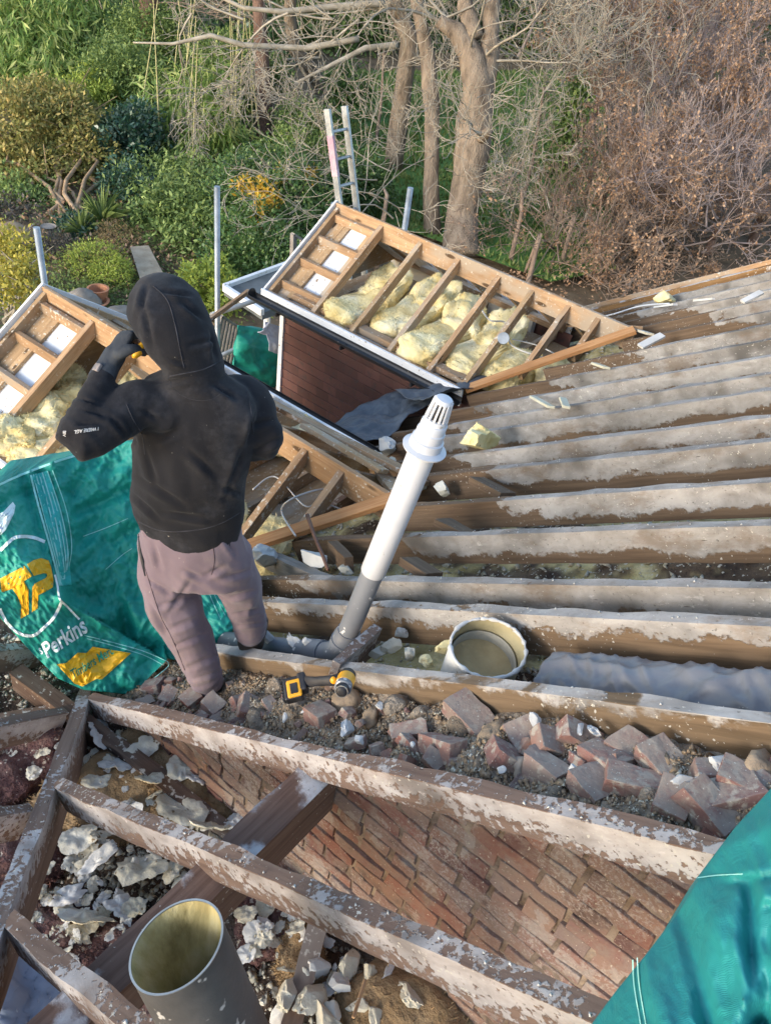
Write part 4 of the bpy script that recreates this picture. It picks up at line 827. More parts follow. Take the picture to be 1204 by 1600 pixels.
bl_lab = ['grey dusted brick corner nearest the green sack', 'red brick corner pointing up below the worker boot', 'pale pink brick corner right of the red one below the worker', 'small brick end half hidden by rubble near the green sack', 'brick corner just left of the drill battery',
 'large pinkish broken brick below the drill', 'red rough broken brick with a white foam fleck', 'low red brick end right of the rough red one', 'brick corner with a thin white foam streak below the open duct', 'tall red brick with mortar crumbs left of the rounded stone', 'small upright brick piece beside the rounded stone',
 'bright red brick with a sharp dark side in the middle of the row', 'flat pink brick below the bright red one', 'mauve brick with white flecks right of the bright red one', 'flat mauve brick resting against the wall rafter', 'brick with a cream foam lump on it', 'dark red brick below the mauve ones',
 'mauve brick with brown crumbs right of the cream foam lump', 'long red brick sloping into the wall rafter', 'large mauve brick near the right hand teal sheet', 'dark brick tucked below the large mauve one', 'last brick before the teal sheet at the right', 'small brick end under the thick brown rafter', 'dusty brick half under the teal sheet edge']
for i, ((x, y, _), lab) in enumerate(zip(bl, bl_lab)):
    p = at_r(x, y, -.085); r_ = random.Random(i+60)
    p.x = min(max(p.x, 1.31), 1.56); sz = (.10*r_.uniform(.6, 1.05), .135*r_.uniform(.55, 1.35), .065*r_.uniform(.75, 1.1))
    if i in (0, 1, 2, 3, 4): sz = (.09*r_.uniform(.7, 1.1), .10*r_.uniform(.6, 1.2), .06)
    loose_brick(p, sz, Euler((r_.gauss(-.12, .28), r_.gauss(0, .2), r_.gauss(.25, .55))), i+5, lab, r_.random() < .75)
for i in range(64):
    r_ = random.Random(i+3100); y_ = r_.uniform(-.35, 1.95); x_ = r_.uniform(1.30, 1.60); k_ = r_.uniform(.3, 1)
    loose_brick(Vector((x_, y_, roofz(y_)-.105)), (.05*k_, .06*k_*r_.uniform(.7, 1.5), .04*k_), Euler((r_.gauss(0, .6), r_.gauss(0, .6), r_.uniform(0, 6))), i+500, 'small broken brick fragment in the rubble on top of the gable wall').__setitem__('group', 'brick fragments in the rubble')
for i, (x, y, s, m, lab) in enumerate([(545, 1100, .05, 'mortarlump', 'rounded sandy mortar lump below the drill chuck'), (578, 1122, .035, 'mortarlump', 'small orange mortar piece right of the sandy lump'), (460, 1110, .05, 'rubble', 'mossy mortar lump under the drill battery'), (405, 1130, .045, 'rubble', 'grey mortar lump left of the drill battery'),
      (815, 1200, .035, 'stone', 'rounded grey stone between loose bricks'), (620, 1105, .05, 'rubble', 'mortar heap with green tinge right of the drill'), (720, 1130, .06, 'rubble', 'large mortar heap under a sprinkle of white crumbs'), (770, 1150, .05, 'mortarlump', 'tan mortar lump left of the tall red brick'),
      (1020, 1250, .035, 'rubble', 'grey mortar lump on the flat mauve brick'), (1185, 1215, .05, 'mortarlump', 'tan mortar lump beside the teal sheet'), (735, 1190, .035, 'rubble', 'dark mortar crumb pile below the large heap'), (430, 1080, .05, 'rubble', 'mortar lump touching the drill battery base'), (660, 1120, .04, 'rubble', 'small mortar lump in the middle of the wall top')]):
    p = at_r(x, y, -.10); p.x = min(max(p.x, 1.3), 1.59); rock('mortar_lump', p, (s, s*1.2, s*.75), M[m], lab, 'mortar', i+40, 'mortar lumps on the gable wall', Euler((i, i*2, i*3)), .3)
# ================================================================== FOAM PIECES, INSULATION
def flake(name, p, a, bth, th, m, seed, rot, curl=.25, group=None, lab=None, cat='foam piece'):
    r = random.Random(seed); n, k = 44, 7; V = []; Fs = []
    ph = [r.uniform(0, 6.28) for _ in range(6)]; nk_ = r.randint(6, 10); ka_ = sorted(r.uniform(0, 6.28) for _ in range(nk_)); kr_ = [r.uniform(.6, 1.25) for _ in range(nk_)]; ka_ = [ka_[-1]-6.2832]+ka_+[ka_[0]+6.2832]; kr_ = [kr_[-1]]+kr_+[kr_[0]]
    for side in (1, -1):
        for j in range(k+1):
            for i in range(n):
                q = 2*math.pi*i/n; R = float(np.interp(q, ka_, kr_))+.04*math.sin(9*q+ph[3])+.03*math.sin(17*q+ph[4])
                t = j/k; x = a*R*t*math.cos(q); y = bth*R*t*math.sin(q)
                z = curl*(x*x/a-y*y/bth*.5)+side*th*.5*(1-t**6)**.5
                V.append([x, y, z])
    V = np.array(V); d = fbm(V/max(a, .02)*2.4+seed, seed, 4); V[:, :2] *= (1+.07*fbm(V/max(a, .02)*1.3+seed*2, seed+3, 3))[:, None]; V[:, 2] += d*(th*.45+a*.05); V[:, 0] += fbm(V/a*5+3, seed+1, 2)*a*.04
    def id_(s, j, i): return s*(k+1)*n+j*n+i % n
    for s in (0, 1):
        for j in range(k):
            for i in range(n):
                f = (id_(s, j, i), id_(s, j+1, i), id_(s, j+1, i+1), id_(s, j, i+1)); Fs.append(f if s == 0 else f[::-1])
    for i in range(n): Fs.append((id_(0, k, i), id_(1, k, i), id_(1, k, i+1), id_(0, k, i+1)))
    me = bpy.data.meshes.new(name); me.from_pydata(V.tolist(), [], Fs); me.polygons.foreach_set('use_smooth', [True]*len(me.polygons)); me.update()
    o = link(name, me, m, None, p); o.rotation_euler = rot; return tag(o, lab, cat, group)
def chunk(name, p, sz, m, seed, rot, lab, group=None, cat='foam piece', amp=.35):
    bm = bmesh.new(); bmesh.ops.create_icosphere(bm, subdivisions=4, radius=1); V = np.array([v.co[:] for v in bm.verts])
    d = fbm(V*1.3+seed*3.3, seed, 2); tq = fbm(V*3.2+seed, seed+7, 3); q = V*(1+amp*d+.14*np.abs(tq)+.05*fbm(V*9, seed+2, 2))[:, None]
    r = np.random.RandomState(seed)
    for _ in range(9):                      # broken facets
        n_ = r.normal(size=3); n_ /= np.linalg.norm(n_); h = q@n_; c_ = .45+.35*r.rand(); q = q-np.outer(np.maximum(h-c_, 0)*.97, n_)
    q = q*(1+.03*fbm(q*8, seed+9, 2))[:, None]
    for v, w_ in zip(bm.verts, q): v.co = (w_[0]*sz[0], w_[1]*sz[1], w_[2]*sz[2])
    me = bpy.data.meshes.new(name); bm.to_mesh(me); bm.free(); me.polygons.foreach_set('use_smooth', [True]*len(me.polygons))
    o = link(name, me, m, None, p); o.rotation_euler = rot; o.modifiers.new('es', 'EDGE_SPLIT').split_angle = math.radians(24); return tag(o, lab, cat, group)
FG = 'broken foam pieces in the open loft'
fl = [(155, 1145, .05, .09, 'cream foam flake just right of the top of the valley timber'), (228, 1215, .045, .11, 'tall narrow cream foam flake on the brown board'), (288, 1200, .06, .05, 'twisted cream foam piece next to the brick wall foot'), (300, 1215, .025, .07, 'thin curled cream strip beside the brick wall'),
      (285, 1265, .11, .085, 'broad grey cream foam flake above the middle rafter'), (220, 1170, .08, .05, 'pale foam flake below the wall rafter left end'), (180, 1195, .06, .04, 'lumpy foam flake by the small cream beads'), (150, 1220, .06, .03, 'thin foam flake along the back of the middle rafter'),
      (330, 1290, .08, .05, 'foam flake tucked against the dark purlin'), (365, 1285, .05, .04, 'small foam piece behind the purlin top'), (120, 1310, .07, .06, 'cream foam chunk below the valley junction'), (155, 1305, .05, .03, 'pale foam slip right of the valley junction'),
      (150, 1345, .09, .04, 'slanting grey foam strip left of the corrugated piece'), (222, 1360, .10, .085, 'large square grey foam sheet with a raised rib'), (130, 1430, .11, .09, 'big crumpled cream foam lump at the lower left'), (185, 1415, .05, .05, 'angular grey foam piece left of the metal flue'),
      (205, 1420, .045, .035, 'small foam chip touching the purlin'), (270, 1360, .035, .05, 'yellowish foam bit under the middle rafter'), (105, 1400, .06, .035, 'thin foam slip on the red wool'), (60, 1395, .03, .03, 'small chip beside the valley timber foot'),
      (385, 1425, .05, .03, 'foam flake right of the metal flue top'), (415, 1450, .03, .03, 'small foam chip right of the flue'), (412, 1465, .035, .03, 'cream chip on the red wool right of the flue'), (460, 1450, .045, .04, 'cream chip below the middle rafter edge')]
for i, (x, y, a, b2, lab) in enumerate(fl):
    p = at_z(x, y, -3.13); r_ = random.Random(i+400); k = 1.0
    flake('foam_flake', p, a*k*1.05, b2*k*1.05, .009+.010*r_.random(), M['foam'] if i % 3 else M['foamw'], i+11, Euler((r_.gauss(0, .35)-.2, r_.gauss(0, .35), r_.uniform(-.7, .3)-.4)), r_.uniform(-.1, .22), FG, lab)
for i in range(200):
    r_ = random.Random(i+5000); x, y = r_.choice([(200, 1200), (150, 1320), (130, 1400), (240, 1290), (60, 1180), (100, 1450), (330, 1300), (520, 1540), (420, 1440)]); x += r_.gauss(0, 38); y += r_.gauss(0, 32)
    p = at_z(x, y, -3.15); s_ = r_.uniform(.012, .05)
    if p.x < 1.2: flake('small_flake', p, s_, s_*r_.uniform(.45, .9), .003+.006*r_.random(), M['foam'] if i % 3 else M['foamw'], i+900, Euler((r_.gauss(0, .35), r_.gauss(0, .35), r_.uniform(0, 6))), r_.uniform(-.12, .15), 'small foam chips littering the loft floor', 'small broken cream foam chip among the debris on the loft floor')
ch = [(500, 1510, .065), (545, 1505, .07), (455, 1545, .075), (490, 1560, .09), (530, 1540, .06), (575, 1520, .05), (640, 1545, .075), (600, 1555, .05), (440, 1580, .06), (520, 1580, .06), (560, 1575, .05), (475, 1520, .05), (605, 1520, .04), (510, 1595, .07), (590, 1590, .05)]
ch_lab = ['grey block at the top of the foam heap beside the flue', 'upright cream block in the foam heap', 'cream block nearest the flue in the foam heap', 'big pale block in the middle of the foam heap', 'narrow pale slab standing in the foam heap', 'pale slab leaning under the middle rafter', 'flat grey block at the right end of the foam heap', 'small cream block near the right end of the heap', 'low block touching the flue side', 'pale block at the bottom of the heap', 'thin block beside the stick in the heap', 'small chip on top of the heap', 'small pale chip right of the upright block', 'block at the lowest edge of the picture', 'brownish block at the bottom right of the heap']
for i, ((x, y, s), lab) in enumerate(zip(ch, ch_lab)):
    r_ = random.Random(i+700); p = at_z(x, y, -3.12); chunk('foam_chunk', p, (s, s*.62, s*.4), M['foam'] if i % 4 else M['foamw'], i+3, Euler((r_.uniform(-.7, .7), r_.uniform(-.7, .7), r_.uniform(0, 3))), lab, 'broken foam chunks beside the flue')
for i, (x, y, s, d, m, lab) in enumerate([(418, 872, .10, 0, 'foamw', 'white pointed foam lump beside the worker right knee'), (492, 873, .085, 0, 'foamw', 'rounded white foam lump behind the rusty rod'), (600, 700, .10, 0, 'foamw', 'white foam lump right of the left dormer gutter end'), (585, 717, .085, 0, 'foam', 'cream foam lump beside the white one near the vent pipe'), (612, 722, .06, 0, 'foam', 'small cream foam chip below the white lump'), (517, 700, .085, 0, 'insul', 'yellow wool lump against the left dormer fascia'), (545, 706, .07, 0, 'insul', 'second yellow wool lump against the fascia'),
        (20, 1065, .07, 0, 'foam', 'cream foam piece left of the yellow banner of the sack'), (60, 1075, .09, 0, 'foam', 'flat cream foam piece under the corner of the green sack'), (75, 1050, .06, 0, 'foamw', 'pale foam chip below the green sack edge'), (540, 888, .05, 0, 'foam', 'cream chip at the end of the cut rafter'),
        (615, 1010, .06, 0, 'foam', 'cream foam piece right of the pipe junction'), (640, 1025, .05, 0, 'foam', 'upright foam shard between the rafters'), (590, 1020, .05, 0, 'foam', 'foam chip beside the short prop'), (625, 990, .045, 0, 'foamw', 'white chip behind the foam shards'),
        (665, 1030, .05, 0, 'insul', 'yellow wool between the pipe junction and open duct'), (700, 1010, .06, 0, 'insul', 'dull yellow wool left of the open duct'), (690, 765, .07, 0, 'foam', 'cream wool clump behind the vent pipe'), (655, 760, .06, 0, 'foam', 'small cream clump touching the vent pipe')]):
    p = at_r(x, y, (.0 if i < 7 else -.05) if y < 980 and i not in (7, 8, 9) else -.1); r_ = random.Random(i+900); k = 1.25 if i < 2 else (1.0 if y > 800 else 1.2)
    chunk('foam_lump', p, (s*k*.75, s*.55*k, s*.55*k), M[m], i+33, Euler((r_.uniform(-.5, .5), r_.uniform(-.5, .5), r_.uniform(0, 3))), lab, None, 'wool' if m == 'insul' else 'foam piece', .4)
# small foam bits on the gable wall
for i, (x, y, s, lab) in enumerate([(540, 1140, .035, 'white foam blob below the sandy mortar lump'), (560, 1155, .022, 'small white foam blob by the wall rafter'), (592, 1102, .02, 'small white foam star right of the mortar lumps'), (645, 1165, .012, 'white fleck on the red broken brick'), (445, 1122, .018, 'white foam bit under the drill battery'), (480, 1108, .022, 'grey foam scrap between battery and chuck'),
      (900, 1137, .03, 'curved cream foam scrap below the thick brown rafter'), (928, 1142, .025, 'cream foam scrap beside the curved one'), (1062, 1222, .035, 'cream foam lump between two mauve bricks'), (1095, 1225, .02, 'small foam scrap right of the cream lump'), (783, 1203, .018, 'white chip beside the rounded stone'), (900, 1205, .02, 'white flake on the flat pink brick'), (835, 1130, .03, 'long white foam streak on the brick corner'), (1120, 1190, .03, 'rough cream foam crust on the large mauve brick')]):
    p = at_r(x, y, -.05); p.x = min(max(p.x, 1.29), 1.6); r_ = random.Random(i+1200); chunk('foam_scrap', p, (s, s*.8, s*.45), M['foamw'], i+77, Euler((r_.uniform(-.6, .6), r_.uniform(-.6, .6), r_.uniform(0, 3))), lab, 'foam scraps on the gable wall', 'foam piece', .45)
def crumbs(name, lab, n, fn, s0, s1, m, seed):
    r = np.random.RandomState(seed); P = fn(r, n); n = len(P); s = (s0+(s1-s0)*r.rand(n)**3)[:, None, None]
    T = np.array([[1, 1, 1], [1, -1, -1], [-1, 1, -1], [-1, -1, 1]], float)[None]*np.array([1, 1, .6])+r.normal(size=(n, 4, 3))*.45
    V = P[:, None, :]+T*s*.6; base = np.arange(n)[:, None]*4; Fc = np.concatenate([base+np.array([[0, 1, 2]]), base+np.array([[0, 3, 1]]), base+np.array([[0, 2, 3]]), base+np.array([[1, 3, 2]])], 0)
    tag(link(name, npmesh(name, V.reshape(-1, 3), Fc), m), lab, 'debris', kind='stuff')
def fbed(r, n):
    x = r.uniform(-.2, 1.24, n); y = r.uniform(.1, 2.9, n); k = vn(np.stack([x*3, y*3, x*0], -1), 4) > -.35; x = x[k]; y = y[k]; return np.stack([x, y, bedz(x, y)+.006], -1)
crumbs('foam_crumbs', 'small cream crumbs scattered over the loft floor in the foreground', 15000, fbed, .003, .022, M['foam'], 1)
def ftop(r, n):
    x = r.uniform(1.3, 1.6, n); y = r.uniform(-.5, 2.1, n); k = vn(np.stack([x*7, y*7, x*0], -1), 6) > -.1; x = x[k]; y = y[k]; return np.stack([x, y, topz(x, y)+.006], -1)
crumbs('mortar_crumbs', 'pale crumbs of foam and mortar on the top of the gable wall', 5000, ftop, .002, .008, M['foam'], 2)
def ftop2(r, n):
    x = r.uniform(1.3, 1.6, n); y = r.uniform(-.5, 2.1, n); return np.stack([x, y, topz(x, y)+.004], -1)
crumbs('brick_crumbs', 'dark brick and mortar crumbs on the top of the gable wall', 7000, ftop2, .004, .016, M['mortarlump'], 3)
def fsub(r, n):
    x = r.uniform(1.7, 8.1, n); y = r.uniform(-.6, 3.1, n); return np.stack([x, y, subz(x, y)+.008], -1)
crumbs('underlay_crumbs', 'pale fragments lying between the main rafters', 9000, fsub, .006, .03, M['foam'], 4)
xr_ = np.array([t[0] for t in xs]+[.785, 1.21, .35])
def fraf(r, n):
    k = r.randint(0, len(xr_), n); x = xr_[k]+r.uniform(-.02, .02, n); y = np.where(xr_[k] < 1.3, r.uniform(-.6, 1.2, n), r.uniform(-.6, 2.0, n)); return np.stack([x, y, roofz(y)+.004], -1)
crumbs('rafter_crumbs', 'tiny pale crumbs lying on the rafter tops', 1800, fraf, .001, .006, M['foamw'], 5)
# insulation pillows
def pillow(name, p, sz, m, seed, rot, lab, cat='insulation', group=None, amp=.25, pw=.55):
    bm = bmesh.new(); bmesh.ops.create_icosphere(bm, subdivisions=5, radius=1); V = np.array([v.co[:] for v in bm.verts]); V = np.sign(V)*np.abs(V)**pw
    q = V*np.array(sz)
    w_ = fbm(q/min(sz)*.5+seed*2.7, seed, 2); fold = -np.abs(fbm(q/min(sz)*.6+seed*5.1, seed+3, 2)); d = (w_*.8+fold*.9+.22*fbm(q/min(sz)*2.4, seed+4, 4)-.5*np.maximum(0, np.abs(fbm(q/min(sz)*1.7+seed, seed+6, 3))-.25))*amp*min(sz)
    nrm = V/np.linalg.norm(V, axis=1)[:, None]; q = q+nrm*d[:, None]
    for v, w2 in zip(bm.verts, q): v.co = w2
    rf_ = np.random.RandomState(seed); nf = 2600; ki = rf_.randint(0, len(q), nf); kk = .5+1.2*rf_.rand(nf)
    for j in range(nf):
        p_ = Vector(q[ki[j]]); t_ = (Vector(nrm[ki[j]])*.55+Vector(rf_.normal(size=3))*.75).normalized()*.018*kk[j]; o_ = Vector(rf_.normal(size=3)).normalized()*.0028; a_ = bm.verts.new(p_-o_); b_ = bm.verts.new(p_+o_); c_ = bm.verts.new(p_+t_); bm.faces.new((a_, b_, c_))
    me = bpy.data.meshes.new(name); bm.to_mesh(me); bm.free(); me.polygons.foreach_set('use_smooth', [True]*len(me.polygons))
    o = link(name, me, m, None, p); o.rotation_euler = rot; return tag(o, lab, cat, group)
IZ = EAVZ-.02
IN = [(5.85, 4.38, .38, .17, 'yellow insulation in the bay nearest the dormer gable, two pale lumps'), (6.1, 3.95, .45, .18, 'yellow insulation filling the second bay of the central dormer'), (5.98, 3.5, .48, .19, 'tall golden insulation roll in the middle bay of the central dormer'), (5.95, 3.1, .36, .17, 'whitish torn insulation in the fourth bay of the central dormer'), (6.0, 2.75, .3, .15, 'crumpled insulation hanging in the bay by the cables'), (6.25, 2.42, .2, .12, 'small insulation clump near the tip of the central dormer')]
for i, (x, y, a, bb2, lab) in enumerate(IN):
    pillow('insulation_roll', Vector((x, y, IZ+.05)), (a*1.15, .205 if i < 4 else .17, .12), M['insul'], i+2, Euler((.03, .06*((i % 3)-1), .0)), lab, group='insulation in the central dormer', amp=.42, pw=.42)
    if i < 4: pillow('insulation_roll', Vector((x+.34, y+.02, IZ+.13)), (.33, .2, .12), M['insul'], i+22, Euler((0, -.25, .2)), ['pale lump near the ridge in the first bay', 'pale lump near the ridge in the second bay', 'pale lump near the ridge in the middle bay', 'pale lump near the ridge in the fourth bay'][i]+' of the central dormer', group='insulation in the central dormer', amp=.55)
for i, (x, y, a, bb2, h, lab) in enumerate([(2.62, 4.25, .36, .18, .13, 'yellow insulation under the left dormer rafters beside the raised glove'), (2.72, 3.85, .4, .18, .13, 'pale insulation behind the worker left forearm'), (2.45, 4.3, .3, .2, .10, 'torn yellow insulation with an orange patch at the left edge'), (2.9, 3.4, .3, .18, .12, 'grey green insulation by the worker left shoulder'), (2.6, 2.95, .35, .2, .1, 'insulation behind the worker back'), (2.75, 2.6, .3, .15, .08, 'yellow insulation behind the leaning rafters'), (3.75, 3.5, .22, .35, .1, 'orange yellow insulation inside the far eaves of the left dormer'), (2.3, 4.6, .2, .3, .08, 'thin insulation scraps by the left picture edge')]):
    pillow('insulation_roll', Vector((x, y, IZ+.03)), (a, bb2, h), M['insul'], i+52, Euler((.05, -.1, .1*i)), lab, group='insulation in the left dormer', amp=.5)
for i, (x, y, sz, rz_, lab) in enumerate([(70, 655, (.2, .15, .10), .3, 'pale yellow wool above the pink crumbs at the left edge'), (125, 625, (.22, .14, .12), .1, 'bright yellow wool left of the worker forearm'), (190, 610, (.16, .13, .12), .5, 'yellow wool between the forearm and shoulder'), (235, 600, (.18, .14, .12), 0, 'grey streaked wool under the raised glove'), (25, 680, (.16, .14, .08), .8, 'torn wool at the far left edge above the sack'), (100, 590, (.16, .12, .10), .2, 'wool tucked below the first dormer rafter'), (150, 660, (.2, .14, .10), .9, 'golden wool patch behind the worker elbow')]):
    pillow('wool_piece', at_z(x, y, -3.47), sz, M['insul'], i+152, Euler((.1, -.1, rz_)), lab, group='loose wool in the left dormer', amp=.6)
tag(timber('timber_board', at_z(215, 565, -3.25), at_z(262, 605, -3.3), .2, .03, M['osb']), 'tan board behind the worker neck under the left dormer ridge', 'board')
field('chip_debris', 2.1, 2.9, 3.0, 5.0, lambda X, Y: EAVZ+.01+.05*fbm(np.stack([X*6, Y*6, X*0], -1), 12, 4), simple('wood_chip', (.42, .27, .16), (.6, .42, .27), 14, .95, bump=1, bd=.02, speck=((.7, .6, .45), 40, .62)), 60, 120, 'stuff')
tag(bpy.data.objects['chip_debris'], 'pinkish board crumbs spread over the left dormer ceiling', 'debris')
for i, (x, y, s, lab) in enumerate([(30, 1190, (.3, .22, .09), 'dusty red wool batt at the left edge above the middle rafter'), (30, 1340, (.2, .2, .08), 'red wool behind the valley timber foot'), (110, 1480, (.3, .2, .08), 'dark red wool below the big cream foam lump'), (200, 1490, (.2, .16, .08), 'red wool roll between purlin and foam'), (420, 1440, (.2, .16, .07), 'dark red wool right of the metal flue'), (60, 1500, (.25, .2, .08), 'red wool under the nearest rafter'), (230, 1580, (.25, .2, .08), 'red wool in front of the metal flue base')]):
    pillow('wool_batt', at_z(x, y, -3.21), (s[0]*.72, s[1]*.75, s[2]*.8), M['pink'], i+80, Euler((.1, 0, i)), lab, 'insulation', 'red wool on the loft floor', .5)
for i, (x, y, s, lab) in enumerate([(200, 1225, (.26, .2, .05), 'orange brown wool board under the tall foam flake'), (310, 1250, (.15, .2, .05), 'orange brown wool by the brick wall foot'), (110, 1260, (.14, .12, .05), 'brown wool right of the valley timber'), (640, 1590, (.25, .2, .09), 'mossy brown wool at the bottom centre'), (470, 1490, (.12, .1, .05), 'brown wool behind the foam heap')]):
    pillow('brown_wool', at_z(x, y, -3.19), s, M['insul2'], i+95, Euler((.1, 0, i)), lab, 'insulation', 'brown wool on the loft floor', .4)
chunk('yellow_tuft', at_r(755, 688, .03), (.15, .12, .1), M['insul'], 5, Euler((0, .5, 0)), 'fluffy yellow wool tuft lying on a rafter right of the vent cowl', None, 'wool', .6)
chunk('yellow_tuft', at_r(1040, 465, .03), (.12, .12, .06), M['insul'], 6, Euler((0, .5, 0)), 'small yellow wool lump by the far verge board', None, 'wool', .6)
pillow('crumpled_sheet', at_z(15, 1575, -2.9), (.17, .2, .09), M['blueplastic'], 7, Euler((.2, .1, .5)), 'blue grey crumpled plastic in the bottom left corner', 'plastic sheet', None, .6)
# wood scraps and white slips on the slope
for i, (a, c, lab, m, w_) in enumerate([((832, 618), (860, 634), 'pale offcut lying across a rafter below the central dormer', 'scrap', .05), ((878, 620), (884, 634), 'small pale offcut standing beside the first one', 'scrap', .05), ((928, 566), (948, 573), 'short pale offcut near the dormer tip', 'scrap', .05), ((1000, 540), (1035, 522), 'white torn strip at the tip of the central dormer', 'foamw', .06), ((1085, 468), (1115, 465), 'long thin white strip near the far verge', 'foamw', .03), ((1025, 478), (1055, 474), 'white crumpled scrap near the far verge', 'foamw', .05), ((990, 512), (1015, 520), 'cream scrap behind the dormer tip', 'foam', .06), ((1160, 470), (1190, 455), 'pale strip at the right edge near the verge', 'foamw', .05)]):
    if m == 'scrap':
        if 'scrapm' not in M: M['scrapm'] = simple('pale_offcut', (.5, .46, .33), (.66, .62, .48), 5, .8)
        mm = M['scrapm']
    else: mm = M[m]
    tag(timber('offcut', at_r(*a, .035), at_r(*c, .045), w_, .018, mm, rough=.003 if m != 'scrap' else 0, seed=i), lab, 'offcut')
tag(timber('split_timber', at_r(590, 978, .0), at_r(525, 1034, .03), .035, .15, M['raf_pink'], up=(.3, 0, 1), rough=.004, seed=3), 'short prop of dusty timber wedged beside the pipe junction', 'timber')
tag(timber('split_timber', at_r(395, 850, -.02), at_r(520, 905, -.02), .06, .1, M['greywood'], up=(0, 0, 1), rough=.004, seed=4), 'grey split timber running under the rusty rod', 'timber')
tag(timber('split_timber', at_r(545, 870, .0), at_r(520, 845, .02), .05, .09, M['raf'], rough=.004, seed=6), 'cut timber wedge at the lower corner of the left dormer valley', 'timber')
for i, (a, c, lab) in enumerate([((745, 745), (795, 770), 'triangular grey wedge above the yellow wool left of centre'), ((640, 870), (680, 895), 'triangular grey wedge between two rafters left of centre'), ((690, 810), (740, 835), 'dusty triangular wedge behind the vent pipe')]):
    tag(timber('wedge', at_r(*a, -.0), at_r(*c, -.05), .1, .04, M['raf'], up=(.5, .5, 1), rough=.004, seed=i+61), lab, 'timber')
p = MB(); p.tube([at_r(480, 805, .16), at_r(492, 840, .1), at_r(505, 870, .05), at_r(512, 890, .02)], [.012, .010, .010, .009], 8); tag(p.build('rusty_rod', simple('rust', (.08, .04, .03), (.17, .09, .06), 10, .7), smooth=True), 'bent rusty rod leaning on the left dormer rafters', 'rod')
tag(timber('stick', at_z(552, 1590, -3.0), at_z(572, 1530, -3.02), .012, .01, M['fresh']), 'thin wooden stick poking out of the foam heap', 'stick')
def cable(pts, r, m, lab, name='cable', n=6):
    P = [Vector(q) for q in pts]; out = []
    for i in range(len(P)-1):
        p0 = P[max(i-1, 0)]; p1 = P[i]; p2 = P[i+1]; p3 = P[min(i+2, len(P)-1)]
        for k in range(8):
            t = k/8; out.append(.5*((2*p1)+(-p0+p2)*t+(2*p0-5*p1+4*p2-p3)*t*t+(-p0+3*p1-3*p2+p3)*t**3))
    out.append(P[-1]); b = MB(); b.tube(out, r, n); return tag(b.build(name, m, smooth=True), lab, 'cable')
zc = -3.3
cable([at_z(462, 838, -3.1), at_z(440, 800, -3.1), at_z(455, 780, -3.0), at_z(500, 765, -3.05), at_z(530, 770, -3.1)], .006, M['cable'], 'grey cable looping behind the leaning rafters')
cable([at_z(395, 765, -3.1), at_z(430, 745, -3.1), at_z(475, 790, -3.1), at_z(500, 785, -3.1), at_z(545, 800, -3.15)], .005, M['cable'], 'thin grey cable crossing behind the left dormer rafters')
cable([at_z(750, 480, -3.3), at_z(765, 500, -3.25), at_z(790, 505, -3.3), at_z(800, 540, -3.3), at_z(860, 562, -3.3)], .008, M['cable'], 'pale cable draped over the insulation in the central dormer')
cable([at_z(800, 530, -3.28), at_z(840, 540, -3.3), at_z(880, 560, -3.3)], .006, M['cable'], 'pale cable end near the last rafters of the central dormer')
cable([at_r(925, 498, .02), at_r(960, 490, .03), at_r(1000, 478, .02), at_r(1045, 474, .02)], .008, M['white'], 'white cable lying beside the far verge rafter')
b = MB(); b.tube([at_z(785, 530, -3.28), at_z(786, 528, -3.2)], .05, 18); tag(b.build('ceiling_can', M['galv']), 'small round metal can among the central dormer insulation', 'can')
# grey membrane at the eaves between the dormers
def sheet(name, quad, nu, nv, fn, m, lab, cat, th=.004):
    a, b_, c, d = [np.array(q, float) for q in quad]; U, W = np.meshgrid(np.linspace(0, 1, nu), np.linspace(0, 1, nv), indexing='ij')
    P = (a*(1-U[..., None])+b_*U[..., None])*(1-W[..., None])+(d*(1-U[..., None])+c*U[..., None])*W[..., None]
    nr = np.cross(b_-a, d-a); nr /= np.linalg.norm(nr); P = P+nr*fn(U, W)[..., None]
    idx = np.arange(nu*nv).reshape(nu, nv); Fc = np.stack([idx[:-1, :-1], idx[1:, :-1], idx[1:, 1:], idx[:-1, 1:]], -1).reshape(-1, 4)
    o = link(name, npmesh(name, P, Fc, True), m); s = o.modifiers.new('thick', 'SOLIDIFY'); s.thickness = th; return tag(o, lab, cat)
sheet('membrane', [Vector((4.2, 3.6, -3.86)), Vector((5.5, 3.55, -3.84)), Vector((5.45, 3.0, -3.62)), Vector((4.25, 3.0, -3.66))], 70, 40, lambda U, W: .06*fbm(np.stack([U*4, W*3, U*0], -1), 5, 4), M['dpc'], 'crumpled grey membrane lying over the eaves between the two dormers', 'membrane')
sheet('membrane', [Vector((5.0, 3.3, -3.62)), Vector((5.75, 3.1, -3.66)), Vector((5.7, 2.75, -3.42)), Vector((5.0, 2.9, -3.5))], 50, 30, lambda U, W: .04*fbm(np.stack([U*4, W*3, U*0], -1), 7, 4), M['dpc'], 'grey membrane scrap tucked under the corner of the central dormer', 'membrane')
